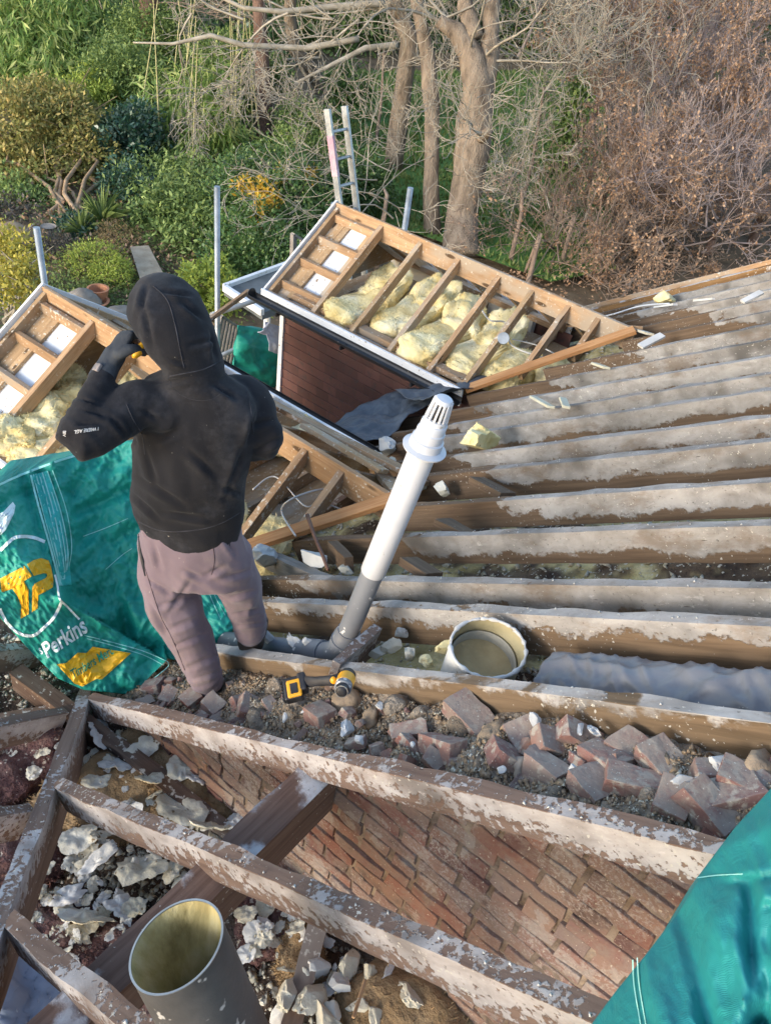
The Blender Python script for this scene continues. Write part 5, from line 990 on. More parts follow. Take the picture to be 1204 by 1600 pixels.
# ================================================================== PIPES AND DUCTS
P0 = at_x(545, 985, 1.85); P1 = at_d(688, 638, 2.62); ax = (P1-P0).normalized(); LN = (P1-P0).length
vent = empty('vent_pipe', P0, 'tall leaning white and grey vent pipe with a slotted cowl', 'vent pipe')
def spin(prof, n=40):
    a = ax.orthogonal().normalized(); c = ax.cross(a); return [(P0+ax*t, a*r, c*r) for t, r in prof]
def part(nm, prof, m):
    b = MB(); b.rings(spin(prof), 40); o = b.build(nm, m, vent, P0, smooth=True); s = o.modifiers.new('es', 'EDGE_SPLIT'); s.split_angle = math.radians(40); return o
R_ = .043
part('grey_pipe', [(-.06, R_), (.36, R_)], M['pipegrey'])
part('socket', [(-.1, R_*1.05), (-.09, R_*1.22), (-.03, R_*1.25), (-.02, R_*1.12), (.0, R_*1.1)], M['pipegrey'])
wp = part('white_pipe', [(.342, R_*1.08), (.346, R_*1.12), (.6, R_*1.12), (LN-.13, R_*1.12)], M['pipewhite'])
part('weather_collar', [(LN-.165, R_*1.14), (LN-.164, R_*1.72), (LN-.158, R_*1.76), (LN-.150, R_*1.32), (LN-.122, R_*1.28), (LN-.119, R_*1.14), (LN-.088, R_*1.12), (LN-.085, R_*1.04), (LN-.056, R_*1.02), (LN-.054, R_*.98)], M['pipewhite'])
cw = part('cowl', [(LN-.056, R_*.6), (LN-.055, R_*.94), (LN-.037, R_*.92), (LN-.036, R_*.8)], M['pipewhite'])
part('cowl_throat', [(LN-.04, R_*.66), (LN+.025, R_*.58)], M['black'])
part('cowl_cap', [(LN+.026, R_*.74), (LN+.032, R_*.72), (LN+.039, R_*.6), (LN+.042, R_*.3), (LN+.043, .001)], M['pipewhite'])
a_ = ax.orthogonal().normalized(); c_ = ax.cross(a_)
bb_ = MB()
for k in range(14):
    q = 2*math.pi*k/14; d = a_*math.cos(q)+c_*math.sin(q); bb_.bar(P0+ax*(LN-.036)+d*R_*.84, P0+ax*(LN+.031)+d*R_*.69, .007, .007, d)
bb_.build('cowl_bars', M['pipewhite'], cw, P0)
soil = empty('soil_pipe', P0-ax*.08, 'grey soil pipe lying in the rafter bay with a bend up to the vent', 'soil pipe')
qs = P0-ax*.1; dn = DWN
b = MB(); pts = [qs+ax*.03, qs, qs-ax*.035+dn*.02, qs-ax*.055+dn*.06, qs-ax*.06+dn*.12, qs-ax*.055+dn*.5, qs-ax*.05+dn*1.3]; b.tube(pts, [.048, .050, .050, .050, .047, .047, .047], 28); b.build('pipe_run', M['pipegrey'], soil, soil.location, smooth=True)
b = MB(); b.tube([qs-ax*.06+dn*.09, qs-ax*.058+dn*.18], .057, 28); o = b.build('coupling', M['pipegrey'], soil, soil.location, smooth=True); o.modifiers.new('es', 'EDGE_SPLIT').split_angle = .7
b = MB(); b.tube([qs+ax*.0, qs+ax*.04], .058, 28); o = b.build('coupling', M['pipegrey'], soil, soil.location, smooth=True); o.modifiers.new('es', 'EDGE_SPLIT').split_angle = .7
for i, (t, s) in enumerate([(.25, .07), (.42, .09), (.6, .07), (.15, .05)]):
    o = flake('foam_residue', qs-ax*.055+dn*t+NRM*.046+Vector((-.015, 0, 0)), s, .028, .008, M['foamw'], i+300, Euler((-.6, -.3, 1.57)), .1, None, None, None); o.parent = soil; o.location = Vector(o.location)-soil.location
def duct(nm, c, axis, r, L, tilt, m_out, m_in, lab, rim=None):
    axis = Vector(axis).normalized(); e = empty(nm, c-axis*L, lab, 'duct'); tilt = Vector(tilt)   # cut plane normal
    a = axis.orthogonal().normalized(); b2 = axis.cross(a); n = 64
    def ring(rr, base): return [base+(a*math.cos(2*math.pi*k/n)+b2*math.sin(2*math.pi*k/n))*rr for k in range(n)]
    def cut(rr): return [p+axis*(-(p-c).dot(tilt)/axis.dot(tilt)) for p in ring(rr, c)]
    def shell(r0, s0, r1, s1, name, m):
        V = []; Fs = []
        for t in (0, .5, 1):
            for p, q in zip(s0, s1): V.append(Vector(p).lerp(q, t))
        for j in range(2):
            for k in range(n): Fs.append((j*n+k, j*n+(k+1) % n, (j+1)*n+(k+1) % n, (j+1)*n+k))
        bb3 = MB(); bb3.add(V, Fs); return bb3.build(name, m, e, e.location, smooth=True)
    shell(0, ring(r, c-axis*L), 0, cut(r), 'outer_skin', m_out); shell(0, cut(r-.003), 0, ring(r-.003, c-axis*L), 'lining', m_in)
    V = cut(r+.001)+cut(r-.0035); bb3 = MB(); bb3.add([p+axis*.002 for p in V], [(k, (k+1) % n, n+(k+1) % n, n+k) for k in range(n)]); o = bb3.build('rim', rim or M['steel'], e, e.location)
    so_ = o.modifiers.new('s', 'SOLIDIFY'); so_.thickness = .002; so_.offset = 0
    return e, a, b2, cut
DI = simple('duct_lining', (.20, .165, .07), (.42, .36, .18), 3.6, .5, c3=(.56, .51, .33), st=(5, 5, .5), bump=.3, bd=.01, spec=.4)
DO = simple('duct_steel', (.055, .053, .052), (.12, .117, .114), 4, .5, .3, bump=.25, speck=((.5, .48, .45), 26, .66))
cF = at_d(276, 1478, 1.66); vw = -Vector(ray(273, 1488)).normalized()
axF = (at_d(273, 1488, 1.66)-at_d(352, 1650, 1.80)).normalized()
e_, *_ = duct('metal_flue', cF, axF, .099, 1.6, (vw*.62+(Vector(RT)*-.58+Vector(UP)*.81)*.78).normalized(), DO, DI, 'cut metal flue with yellowed lining at the bottom left')
cD = at_d(762, 1012, 2.84); axD = Vector((-.12, -.10, 1)).normalized()
e_, aD, bD, cutD = duct('open_duct', cD, axD, .128, .55, (axD+NRM*.3).normalized(), M['foamw'], simple('duct_lining_pale', (.3, .25, .13), (.48, .41, .25), 4, .8, bump=.4), 'open round duct stub with ragged white foam rim between the rafters', M['foamw'])
# inner sleeve
bb3 = MB(); bb3.rings([(cD-axD*.16, aD*.119, bD*.119), (cD-axD*.075, aD*.119, bD*.119), (cD-axD*.075, aD*.114, bD*.114), (cD-axD*.16, aD*.114, bD*.114)], 48, False); bb3.build('inner_sleeve', simple('dusty_sleeve', (.26, .24, .19), (.4, .37, .3), 9, .7), e_, e_.location, smooth=True)
bb3 = MB(); bb3.rings([(cD-axD*.125, aD*.12, bD*.12), (cD-axD*.13, aD*.02, bD*.02)], 40, True); bb3.build('wool_plug', simple('tan_wool', (.38, .29, .15), (.5, .4, .23), 9, .95, bump=.6), e_, e_.location)
V = cutD(.129); n = len(V); bb3 = MB(); rr = random.Random(4); bb3.tube(V+[V[0]], [.006+.002*math.sin(k*1.7)+rr.uniform(-.003, .004) for k in range(n)]+[.006], 8); o = bb3.build('foam_rim', M['foamw'], e_, e_.location, smooth=True)
# polythene wrapped duct
b = MB(); R = []; N = 260; a0 = Vector((1.858, .52, roofz(.52)))-NRM*.165
for i in range(N):
    t = i/(N-1); c_ = a0-DWN*(t*2.0); R.append((c_, Vector((1, 0, 0))*.128, NRM*.122))
b.rings(R, 64); V = np.array([list(v) for v in b.v]); cc_ = np.repeat(np.array([list(r_[0]) for r_ in R]), 64, 0); d = V-cc_
s_ = np.array([((Vector(c)-a0).dot(-DWN)) for c in cc_]); an = np.arctan2(d@np.array(NRM), d[:, 0])
w_ = -1.1*np.abs(vn(np.stack([s_*7+an*.8, an*1.6, s_*0], -1), 6))**.7-.7*np.abs(vn(np.stack([s_*17-an*1.5, an*1.2, s_*0+4], -1), 9))**.7-.35*np.abs(vn(np.stack([s_*30+an*3, an*3, s_*0+8], -1), 19)); w_ = w_+.9
V = cc_+d*(1+.17*w_-.06)[:, None]; b.v = [tuple(v) for v in V]; tag(b.build('wrapped_duct', M['plastic'], smooth=True), 'duct wrapped in creased grey polythene lying between two rafters', 'duct')
# ================================================================== BAGS
def bagmat(name, c1, c2, weave=260, rough=.38):
    m, nt, b = newmat(name, rough, 0, .5); g = G(nt); col = g.ramp(g.noise(2.2, det=5), [(.3, c1), (.7, c2)])
    wv = g.n('ShaderNodeTexWave'); wv.inputs['Scale'].default_value = weave; wv.inputs['Distortion'].default_value = .3; g.l(g.obj((1, .2, 1), False), wv.inputs['Vector'])
    col = g.mix(g.math('MULTIPLY', wv.outputs['Fac'], .12), col, tuple(min(1, c*1.5) for c in c2)); g.l(col, b.inputs['Base Color'])
    h = g.math('ADD', g.math('MULTIPLY', wv.outputs['Fac'], .05), g.math('ADD', g.noise(16, det=6, r=.65, dist=1), g.math('MULTIPLY', g.noise(5, det=4, dist=1.5), 1.4))); g.bump(b, h, .55, .008); return m
BAG = bagmat('woven_green', (.006, .23, .175), (.014, .33, .255), 120, .55); BAG2 = bagmat('woven_teal', (.006, .17, .175), (.014, .25, .255), 150, .62)
TH = simple('pale_thread', (.25, .62, .55), (.4, .75, .68), 9, .6)
def seg(px, py, a, c):
    ax_, ay = a; bx, by = c; t = np.clip(((px-ax_)*(bx-ax_)+(py-ay)*(by-ay))/((bx-ax_)**2+(by-ay)**2), 0, 1); return np.hypot(px-ax_-t*(bx-ax_), py-ay-t*(by-ay)), t
def Dbag(px, py):
    px = np.asarray(px, float); py = np.asarray(py, float)
    D = 3.38+.00125*px+.00018*(py-760)
    D = D-.10*np.exp(-(((px-40)/90)**2+((py-880)/110)**2))                    # the front panel bellies out
    side = (px-70)*.9-(py-870)*.42; D = D+.16/(1+np.exp(-side/9))*np.clip(1-(py-930)/130, 0, 1)            # side panel folds back past the seam
    d1, t1 = seg(px, py, (95, 935), (262, 1033)); below = ((262-95)*(py-935)-(1033-935)*(px-95)) > 0
    D = D+np.where(below, -.02*np.exp(-d1/30), .08*np.exp(-d1/38)*np.clip(t1*3, 0, 1))
    d2, t2 = seg(px, py, (95, 937), (158, 968)); D = D-.07*np.exp(-(d2/12)**2)
    for a, c, am, wd in (((120, 800), (200, 765), .04, 9), ((105, 900), (200, 830), .03, 10), ((150, 860), (215, 970), -.045, 14), ((170, 880), (205, 1000), .04, 9), ((45, 740), (98, 935), -.045, 8), ((80, 720), (120, 830), -.04, 12), ((110, 770), (150, 720), .035, 10), ((0, 790), (50, 765), .03, 9), ((230, 900), (262, 1020), -.03, 14), ((120, 1000), (190, 1080), .02, 12)):
        dd, tt = seg(px, py, a, c); D = D+am*np.exp(-(dd/wd)**2)
    Pn = np.stack([px/48, py/60, px*0], -1); D = D+.022*fbm(Pn, 21, 4)
    rd = np.abs(fbm(np.stack([(px*.8+py*.6)/42, (py*.8-px*.6)/95, px*0], -1), 33, 4)); D = D+.045*rd*np.clip((px-60)/60, .25, 1)+.011*np.abs(fbm(np.stack([(px+py)/22, (px-py)/11, px*0], -1), 44, 3))+.005*np.abs(fbm(np.stack([px/7, py/9, px*0], -1), 54, 2))
    th = px*.8+py*.6; D = D+.010*np.sin(th/13+2*vn(np.stack([px/60, py/60, px*0], -1), 3))*np.clip((px-90)/80, 0, 1)
    return D
bx = np.linspace(-60, 374, 210); tops = np.interp(bx, [-60, 0, 45, 110, 200, 260, 310, 345, 374], [775, 755, 735, 712, 690, 700, 800, 880, 932]); bots = np.interp(bx, [-60, 0, 50, 90, 130, 205, 240, 262, 300, 340, 365, 374], [905, 965, 1020, 1060, 1078, 1086, 1052, 1030, 1035, 1008, 985, 942])
nv = 170; PX = np.repeat(bx[:, None], nv, 1); tt = np.linspace(0, 1, nv)[None]; PY = tops[:, None]*(1-tt)+bots[:, None]*tt
def pts3(PX, PY, D): return (FW*F+RT*(PX[..., None]-602)-UP*(PY[..., None]-800))*(D/F)[..., None]
DF = Dbag(PX, PY); front = pts3(PX, PY, DF)
edge = np.minimum(np.minimum(tt, 1-tt)*8, 1)*np.minimum(np.minimum((bx-bx[0])/40, (bx[-1]-bx)/40), 1)[:, None]
back = front+np.array(Vector((.30, .32, -.10)))*(.03+np.clip(edge, 0, 1))[..., None]*.9
nu = len(bx); idx = np.arange(nu*nv).reshape(nu, nv); q = np.stack([idx[:-1, :-1], idx[1:, :-1], idx[1:, 1:], idx[:-1, 1:]], -1).reshape(-1, 4)
loop = list(idx[:, 0])+list(idx[-1, 1:])+list(idx[-2::-1, -1])+list(idx[0, -2:0:-1]); loop = np.array(loop); N0 = nu*nv
side = np.stack([loop, loop+N0, np.roll(loop, -1)+N0, np.roll(loop, -1)], -1)
me = npmesh('builders_sack', np.concatenate([front.reshape(-1, 3), back.reshape(-1, 3)]), np.concatenate([q, q[:, ::-1]+N0, side]), True)
sackE = empty('builders_sack', Vector((1.4, 2.3, -3.2)), 'large green woven sack with yellow emblem and white circle beside the worker', 'sack')
o = link('sack_body', me, BAG, None); o.parent = sackE; o.location = -sackE.location
bpy.context.view_layer.update()
def bvh_of(ob):
    dg = bpy.context.evaluated_depsgraph_get(); return BVHTree.FromObject(ob, dg), ob
def on_surface(px, py, D, off): return Vector(ray(px, py)*((float(D(np.array([px]), np.array([py]))[0])-off)/F))
def decal_poly(name, pts, m, parent, D, off=.004, sub=3):
    bm = bmesh.new(); vs_ = [bm.verts.new((x, y, 0)) for x, y in pts]; bm.faces.new(vs_); bm.normal_update(); bmesh.ops.triangulate(bm, faces=bm.faces[:], ngon_method='EAR_CLIP')
    for _ in range(sub): bmesh.ops.subdivide_edges(bm, edges=bm.edges[:], cuts=1, use_grid_fill=True)
    for v in bm.verts: v.co = on_surface(v.co.x, v.co.y, D, off)-wloc(parent)
    me = bpy.data.meshes.new(name); bm.to_mesh(me); bm.free(); o = link(name, me, m); o.parent = parent; return o
def decal_text(name, s, org, xa, ya, m, parent, D, off=.004, bold=0.0, sub=2, warp=None):
    cu = bpy.data.curves.new(name, 'FONT'); cu.body = s; cu.size = 1; cu.offset = bold; cu.resolution_u = 3; to = bpy.data.objects.new('tmp_text', cu); C.objects.link(to)
    bpy.context.view_layer.update(); me = bpy.data.meshes.new_from_object(to.evaluated_get(bpy.context.evaluated_depsgraph_get())); bpy.data.objects.remove(to)
    bm = bmesh.new(); bm.from_mesh(me)
    for _ in range(sub): bmesh.ops.subdivide_edges(bm, edges=[e for e in bm.edges if e.calc_length() > .12], cuts=1)
    bmesh.ops.triangulate(bm, faces=bm.faces[:])
    for v in bm.verts:
        x, y = v.co.x, v.co.y
        if warp: x, y = warp(x, y)
        px = org[0]+x*xa[0]+y*ya[0]; py = org[1]+x*xa[1]+y*ya[1]; v.co = on_surface(px, py, D, off)-wloc(parent)
    bm.to_mesh(me); bm.free(); me.name = name; me.materials.clear(); o = link(name, me, m); o.parent = parent; return o
def arc_ribbon(name, pts, w_, m, parent, D, off=.004):
    P = [Vector((x, y)) for x, y in pts]; out = []
    for i in range(len(P)-1):
        p0 = P[max(i-1, 0)]; p1 = P[i]; p2 = P[i+1]; p3 = P[min(i+2, len(P)-1)]
        for k in range(8):
            t = k/8; out.append(.5*((2*p1)+(-p0+p2)*t+(2*p0-5*p1+4*p2-p3)*t*t+(-p0+3*p1-3*p2+p3)*t**3))
    out.append(P[-1]); V = []; Fs = []
    for i, p in enumerate(out):
        t = (out[min(i+1, len(out)-1)]-out[max(i-1, 0)]).normalized(); n_ = Vector((-t.y, t.x))
        for s in (-1, -.33, .33, 1): V.append(on_surface(p.x+n_.x*w_*s/2, p.y+n_.y*w_*s/2, D, off)-wloc(parent))
    for i in range(len(out)-1):
        for j in range(3): Fs.append((i*4+j, i*4+j+1, i*4+4+j+1, i*4+4+j))
    me = bpy.data.meshes.new(name); me.from_pydata(V, [], Fs); me.update(); o = link(name, me, m); o.parent = parent; return o
YP = simple('yellow_print', (.72, .38, .012), (.85, .48, .02), 6, .5, spec=.4); WP = simple('white_print', (.68, .78, .76), (.8, .88, .86), 6, .5); GP = simple('green_print', (.01, .2, .11), (.02, .26, .15), 6, .5); BP = simple('blue_print', (.03, .07, .3), (.05, .1, .4), 6, .5)
cv = lambda L_: [(x*.2077, 820+y*.2077) for x, y in L_]
decal_poly('emblem', cv([(0, 405), (185, 310), (243, 385), (180, 425), (215, 490), (217, 672), (155, 708), (160, 610), (130, 535), (92, 482), (12, 508)]), YP, sackE, Dbag)
decal_poly('emblem', cv([(203, 297), (255, 265), (310, 250), (365, 268), (385, 320), (395, 370), (402, 420), (398, 470), (350, 500), (287, 530), (283, 630), (240, 658), (242, 470), (262, 442), (345, 400), (356, 382), (350, 366), (325, 365), (255, 385)]), YP, sackE, Dbag)
arc_ribbon('white_ring', cv([(0, 195), (50, 145), (110, 98), (180, 88), (260, 98), (338, 128)]), 5.2, WP, sackE, Dbag)
arc_ribbon('white_ring', cv([(0, 630), (15, 670), (55, 740), (125, 805), (195, 835), (265, 828), (340, 765), (410, 690), (462, 585)]), 4.6, WP, sackE, Dbag)
decal_text('lettering', 'Perkins', (73, 1029), (22.0, -14.5), (-14.5, -31), WP, sackE, Dbag, bold=.022, warp=lambda x, y: (x*1.0, y*(1+.05*x)))
decal_text('lettering', 's', (64, 1023), (10, -6), (-10, -20), WP, sackE, Dbag, bold=.015)
decal_poly('yellow_banner', cv([(425, 1050), (500, 1040), (585, 962), (650, 966), (697, 918), (985, 966), (765, 1165), (725, 1160), (620, 1218), (560, 1195)]), YP, sackE, Dbag, .012)
decal_text('lettering', 'Timbers Merc', (114, 1061), (11.2, -7.0), (-7.0, -19), GP, sackE, Dbag, off=.022, bold=.015)
decal_poly('document_pouch', [(-8, 805), (5, 800), (20, 784), (24, 790), (22, 802), (13, 820), (9, 828), (-8, 845)], WP, sackE, Dbag, .006)
decal_text('lettering', 'o', (0, 827), (7, 0), (0, -8), BP, sackE, Dbag, .010, .02)
decal_text('lettering', 'm r n', (2, 808), (5, -2.), (0, -5), BP, sackE, Dbag, .010, .0)
arc_ribbon('seam_band', [(62, 739), (80, 800), (93, 865), (99, 915)], 26, simple('cyan_webbing', (.03, .36, .32), (.06, .50, .45), 30, .6, st=(1, 1, .1)), sackE, Dbag, .005)
for k, (p_, w2) in enumerate([([(48, 742), (60, 790), (80, 860), (94, 915)], 3.0), ([(56, 740), (72, 800), (90, 870), (97, 915)], 2.2), ([(66, 738), (84, 800), (98, 870), (101, 905)], 2.0), ([(74, 736), (95, 800), (106, 860), (104, 895)], 1.8), ([(52, 741), (66, 795), (85, 865), (95, 912)], 1.6), ([(61, 739), (78, 800), (94, 870), (99, 908)], 2.0), ([(82, 735), (103, 795), (112, 850), (108, 885)], 1.2), ([(70, 737), (90, 800), (102, 865), (103, 900)], 1.6)]):
    arc_ribbon('seam_thread', p_, w2, TH, sackE, Dbag, .008)
for p_, w2 in (([(132, 993), (180, 1005), (225, 1018), (262, 1034)], 1.2), ([(136, 998), (180, 1010), (225, 1024), (256, 1040)], 1.0), ([(262, 1034), (262, 1042), (240, 1060)], 1.2), ([(130, 838), (165, 825), (200, 810)], 1.0), ([(165, 890), (190, 868), (206, 857)], 1.0), ([(320, 905), (330, 935), (345, 968)], 1.0), ([(326, 903), (336, 932), (352, 962)], 1.0)):
    arc_ribbon('seam_thread', p_, w2, TH, sackE, Dbag, .005)
arc_ribbon('white_strap', [(86, 898), (90, 915), (93, 935), (105, 948), (124, 968)], 3.2, WP, sackE, Dbag, .007)
arc_ribbon('rope_edge', [(-40, 778), (0, 757), (45, 737), (110, 714), (150, 706)], 3.5, TH, sackE, Dbag, .004)
# near teal sheet at lower right
ex = np.array([(1240, 1190), (1204, 1232), (1150, 1290), (1105, 1350), (1060, 1425), (1010, 1490), (965, 1545), (925, 1600), (890, 1650)], float)
nv2 = 150; te = np.linspace(0, len(ex)-1, nv2); EX = np.interp(te, range(len(ex)), ex[:, 0]); EY = np.interp(te, range(len(ex)), ex[:, 1])
nu2 = 170; U = np.linspace(-.25, 1, nu2)[:, None]; PX2 = EX[None]+np.maximum(U, 0)*520; PY2 = EY[None]+np.maximum(U, 0)*180
def Dt(px, py):
    px = np.asarray(px, float); py = np.asarray(py, float); D = 1.05-.00020*(px-900)-.00025*(py-1200)
    for a, c, am, wd in (((1000, 1480), (1050, 1640), -.015, 18), ((1060, 1430), (1120, 1640), .02, 14), ((1170, 1390), (1180, 1600), .028, 14), ((1140, 1380), (1204, 1370), .012, 8), ((1090, 1390), (1180, 1560), -.02, 25), ((1204, 1500), (1130, 1640), -.02, 22), ((1120, 1330), (1200, 1290), -.012, 18), ((1200, 1420), (1195, 1600), .02, 12)):
        dd, tt_ = seg(px, py, a, c); D = D+am*np.exp(-(dd/wd)**2)
    q_ = np.stack([(px*.5+py)/140, (px-py*.3)/40, px*0], -1); D = D+.012*np.abs(fbm(q_, 15, 4))+.0022*np.abs(fbm(q_*5, 16, 3))
    return D+.006*fbm(np.stack([px/90, py/120, px*0], -1), 5, 4)
D2 = Dt(PX2, PY2); ue = np.clip(U, 0, 1); D2 = D2+.16*(1-np.minimum(ue*3.2, 1))**2+np.maximum(-U, 0)*2.2
T3 = pts3(PX2, PY2, D2); T3 = T3+np.array(Vector((.0, 0, -1)))*np.maximum(-U, 0)[..., None]*.4
idx = np.arange(nu2*nv2).reshape(nu2, nv2); q = np.stack([idx[:-1, :-1], idx[:-1, 1:], idx[1:, 1:], idx[1:, :-1]], -1).reshape(-1, 4)
tealE = empty('teal_sack', Vector((.7, -.35, -1.6)), 'teal woven sack close to the camera in the bottom right corner', 'sack')
o = link('sack_body', npmesh('sack_body', T3-np.array(tealE.location), q, True), BAG2); o.parent = tealE; s_ = o.modifiers.new('thick', 'SOLIDIFY'); s_.thickness = .004; s_.offset = -1
def Dt2(px, py):
    px = np.asarray(px, float); py = np.asarray(py, float)
    exi = np.interp(py, ex[:, 1], ex[:, 0]); uu = np.clip((px-exi)/520/1.35, 0, 1); return Dt(px, py)+.16*(1-np.minimum(uu*3.2, 1))**2
for p_, w2 in (([(988, 1500), (990, 1540), (1000, 1600), (1006, 1640)], 1.8), ([(995, 1497), (998, 1540), (1008, 1600), (1014, 1640)], 1.8), ([(1088, 1372), (1120, 1368), (1160, 1366)], 1.6)):
    arc_ribbon('seam_thread', p_, w2, TH, tealE, Dt2, .008)
# green sack and white paper on the scaffold behind
def gq(x, y, Y=5.45): return at_y(x, y, Y)
gs = empty('green_sack', gq(410, 600), 'crumpled green sack hanging on the scaffold left of the tile hung cheek', 'sack')
U, W = np.meshgrid(np.linspace(0, 1, 60), np.linspace(0, 1, 60), indexing='ij'); A, B_, C_, D_ = [np.array(gq(*q_)) for q_ in ((372, 508), (452, 518), (456, 630), (360, 604))]
P = (A*(1-U[..., None])+B_*U[..., None])*(1-W[..., None])+(D_*(1-U[..., None])+C_*U[..., None])*W[..., None]
bul = .14*np.sin(np.pi*np.clip(U, 0, 1))**.6*np.sin(np.pi*W)**.6+.06*fbm(np.stack([U*3, W*3, U*0], -1), 3, 4); Fr = P+np.array([0, -1, .2])*bul[..., None]; Bk = P+np.array([0, 1, 0])*(bul*.8)[..., None]
idx = np.arange(3600).reshape(60, 60); q = np.stack([idx[:-1, :-1], idx[1:, :-1], idx[1:, 1:], idx[:-1, 1:]], -1).reshape(-1, 4); loop = np.array(list(idx[:, 0])+list(idx[-1, 1:])+list(idx[-2::-1, -1])+list(idx[0, -2:0:-1])); side = np.stack([loop, loop+3600, np.roll(loop, -1)+3600, np.roll(loop, -1)], -1)
o = link('sack_body', npmesh('sack_body', np.concatenate([Fr.reshape(-1, 3), Bk.reshape(-1, 3)])-np.array(gs.location), np.concatenate([q, q[:, ::-1]+3600, side]), True), BAG); o.parent = gs
sheet('white_sheet', [gq(415, 503, 5.2), gq(456, 517, 5.2), gq(452, 560, 5.2), gq(420, 548, 5.2)], 30, 30, lambda U, W: .03*fbm(np.stack([U*3, W*3, U*0], -1), 9, 3), simple('white_film', (.5, .54, .66), (.66, .7, .8), 3, .5), 'crumpled bluish white sheet lying over the hanging green sack', 'sheet')
sheet('white_sheet', [gq(404, 520, 5.22), gq(418, 501, 5.22), gq(436, 520, 5.22), gq(428, 528, 5.22)], 20, 20, lambda U, W: .02*fbm(np.stack([U*3, W*3, U*0], -1), 4, 3), simple('white_film_b', (.5, .54, .66), (.66, .7, .8), 3, .5), 'folded corner of white sheet at the top of the hanging green sack', 'sheet')
# ================================================================== DRILL
dE = empty('cordless_drill', at_r(480, 1085, -.02), 'yellow and black cordless drill lying on the rubble of the gable wall', 'drill'); L0 = dE.location
bc_ = at_r(458, 1078, .035); ch_ = at_r(532, 1082, .045); bk_ = at_r(545, 1062, .05); X_ = Vector(RT)
vw = -Vector(ray(470, 1080)).normalized()
def orient(x, z): x = Vector(x).normalized(); z = (Vector(z)-x*Vector(z).dot(x)).normalized(); return Matrix((x, z.cross(x), z)).transposed()
Mb = orient(X_+Vector(UP)*.25, vw+Vector(UP)*.5)
def rbox(nm, c, sz, Mx, m, bev, parent=dE):
    b = MB(); b.box(c, sz, Mx); return b.build(nm, m, parent, L0, bevel=bev)
bat = rbox('battery', bc_, (.066, .085, .045), Mb, M['black'], .008)
rbox('battery_label', bc_+Mb@Vector((.008, -.006, .024)), (.052, .066, .012), Mb, M['yellow'], .006, bat)
rbox('battery_panel', bc_+Mb@Vector((.008, -.008, .031)), (.026, .038, .004), Mb, M['black'], .001, bat)
for k in range(6): rbox('battery_rib', bc_+Mb@Vector((-.035, -.034+.0125*k, .004)), (.008, .006, .036), Mb, M['black'], .001, bat)
rbox('foot', bc_+Mb@Vector((.038, .014, .004)), (.03, .07, .05), Mb, M['black'], .008)
b = MB(); h0 = bc_+Mb@Vector((.04, .016, .006)); h1 = bk_+Vector(RT)*-.012; b.rings([(h0.lerp(h1, t), Vector(UP)*r1, vw*r1*.8) for t, r1 in ((0, .022), (.3, .017), (.6, .018), (1, .022))], 20); b.build('handle', M['black'], dE, L0, smooth=True)
b = MB(); dd = (ch_-bk_).normalized()*1.0; fr = ch_+vw*.035; bkk = bk_-vw*.03+Vector(UP)*.02; dd = (fr-bkk).normalized(); a1 = dd.orthogonal().normalized(); a2 = dd.cross(a1)
def cyl(nm, prof, m):
    b = MB(); b.rings([(bkk+dd*t, a1*r1, a2*r1) for t, r1 in prof], 28); o = b.build(nm, m, dE, L0, smooth=True); o.modifiers.new('es', 'EDGE_SPLIT').split_angle = .6; return o
LL = (fr-bkk).length
cyl('motor_housing', [(0, .018), (.005, .027), (.06, .029), (.062, .027)], M['black']); cyl('body_shell', [(.03, .0285), (.032, .031), (LL*.62, .031), (LL*.63, .028)], M['yellow'])
cyl('torque_collar', [(LL*.6, .0295), (LL*.61, .030), (LL*.78, .029), (LL*.8, .024)], M['pipegrey']); cyl('chuck', [(LL*.78, .024), (LL*.95, .022), (LL*1.02, .014), (LL*1.03, .009)], M['black']); cyl('chuck_ring', [(LL*.955, .0225), (LL*.97, .0225), (LL*.972, .0185)], M['steel'])
b = MB(); b.rings([(h0.lerp(h1, .72)+vw*.012, Vector(RT)*.012, Vector(UP)*.014), (h0.lerp(h1, .72)+vw*.024, Vector(RT)*.010, Vector(UP)*.012)], 14); b.build('trigger', M['yellow'], dE, L0, smooth=True)
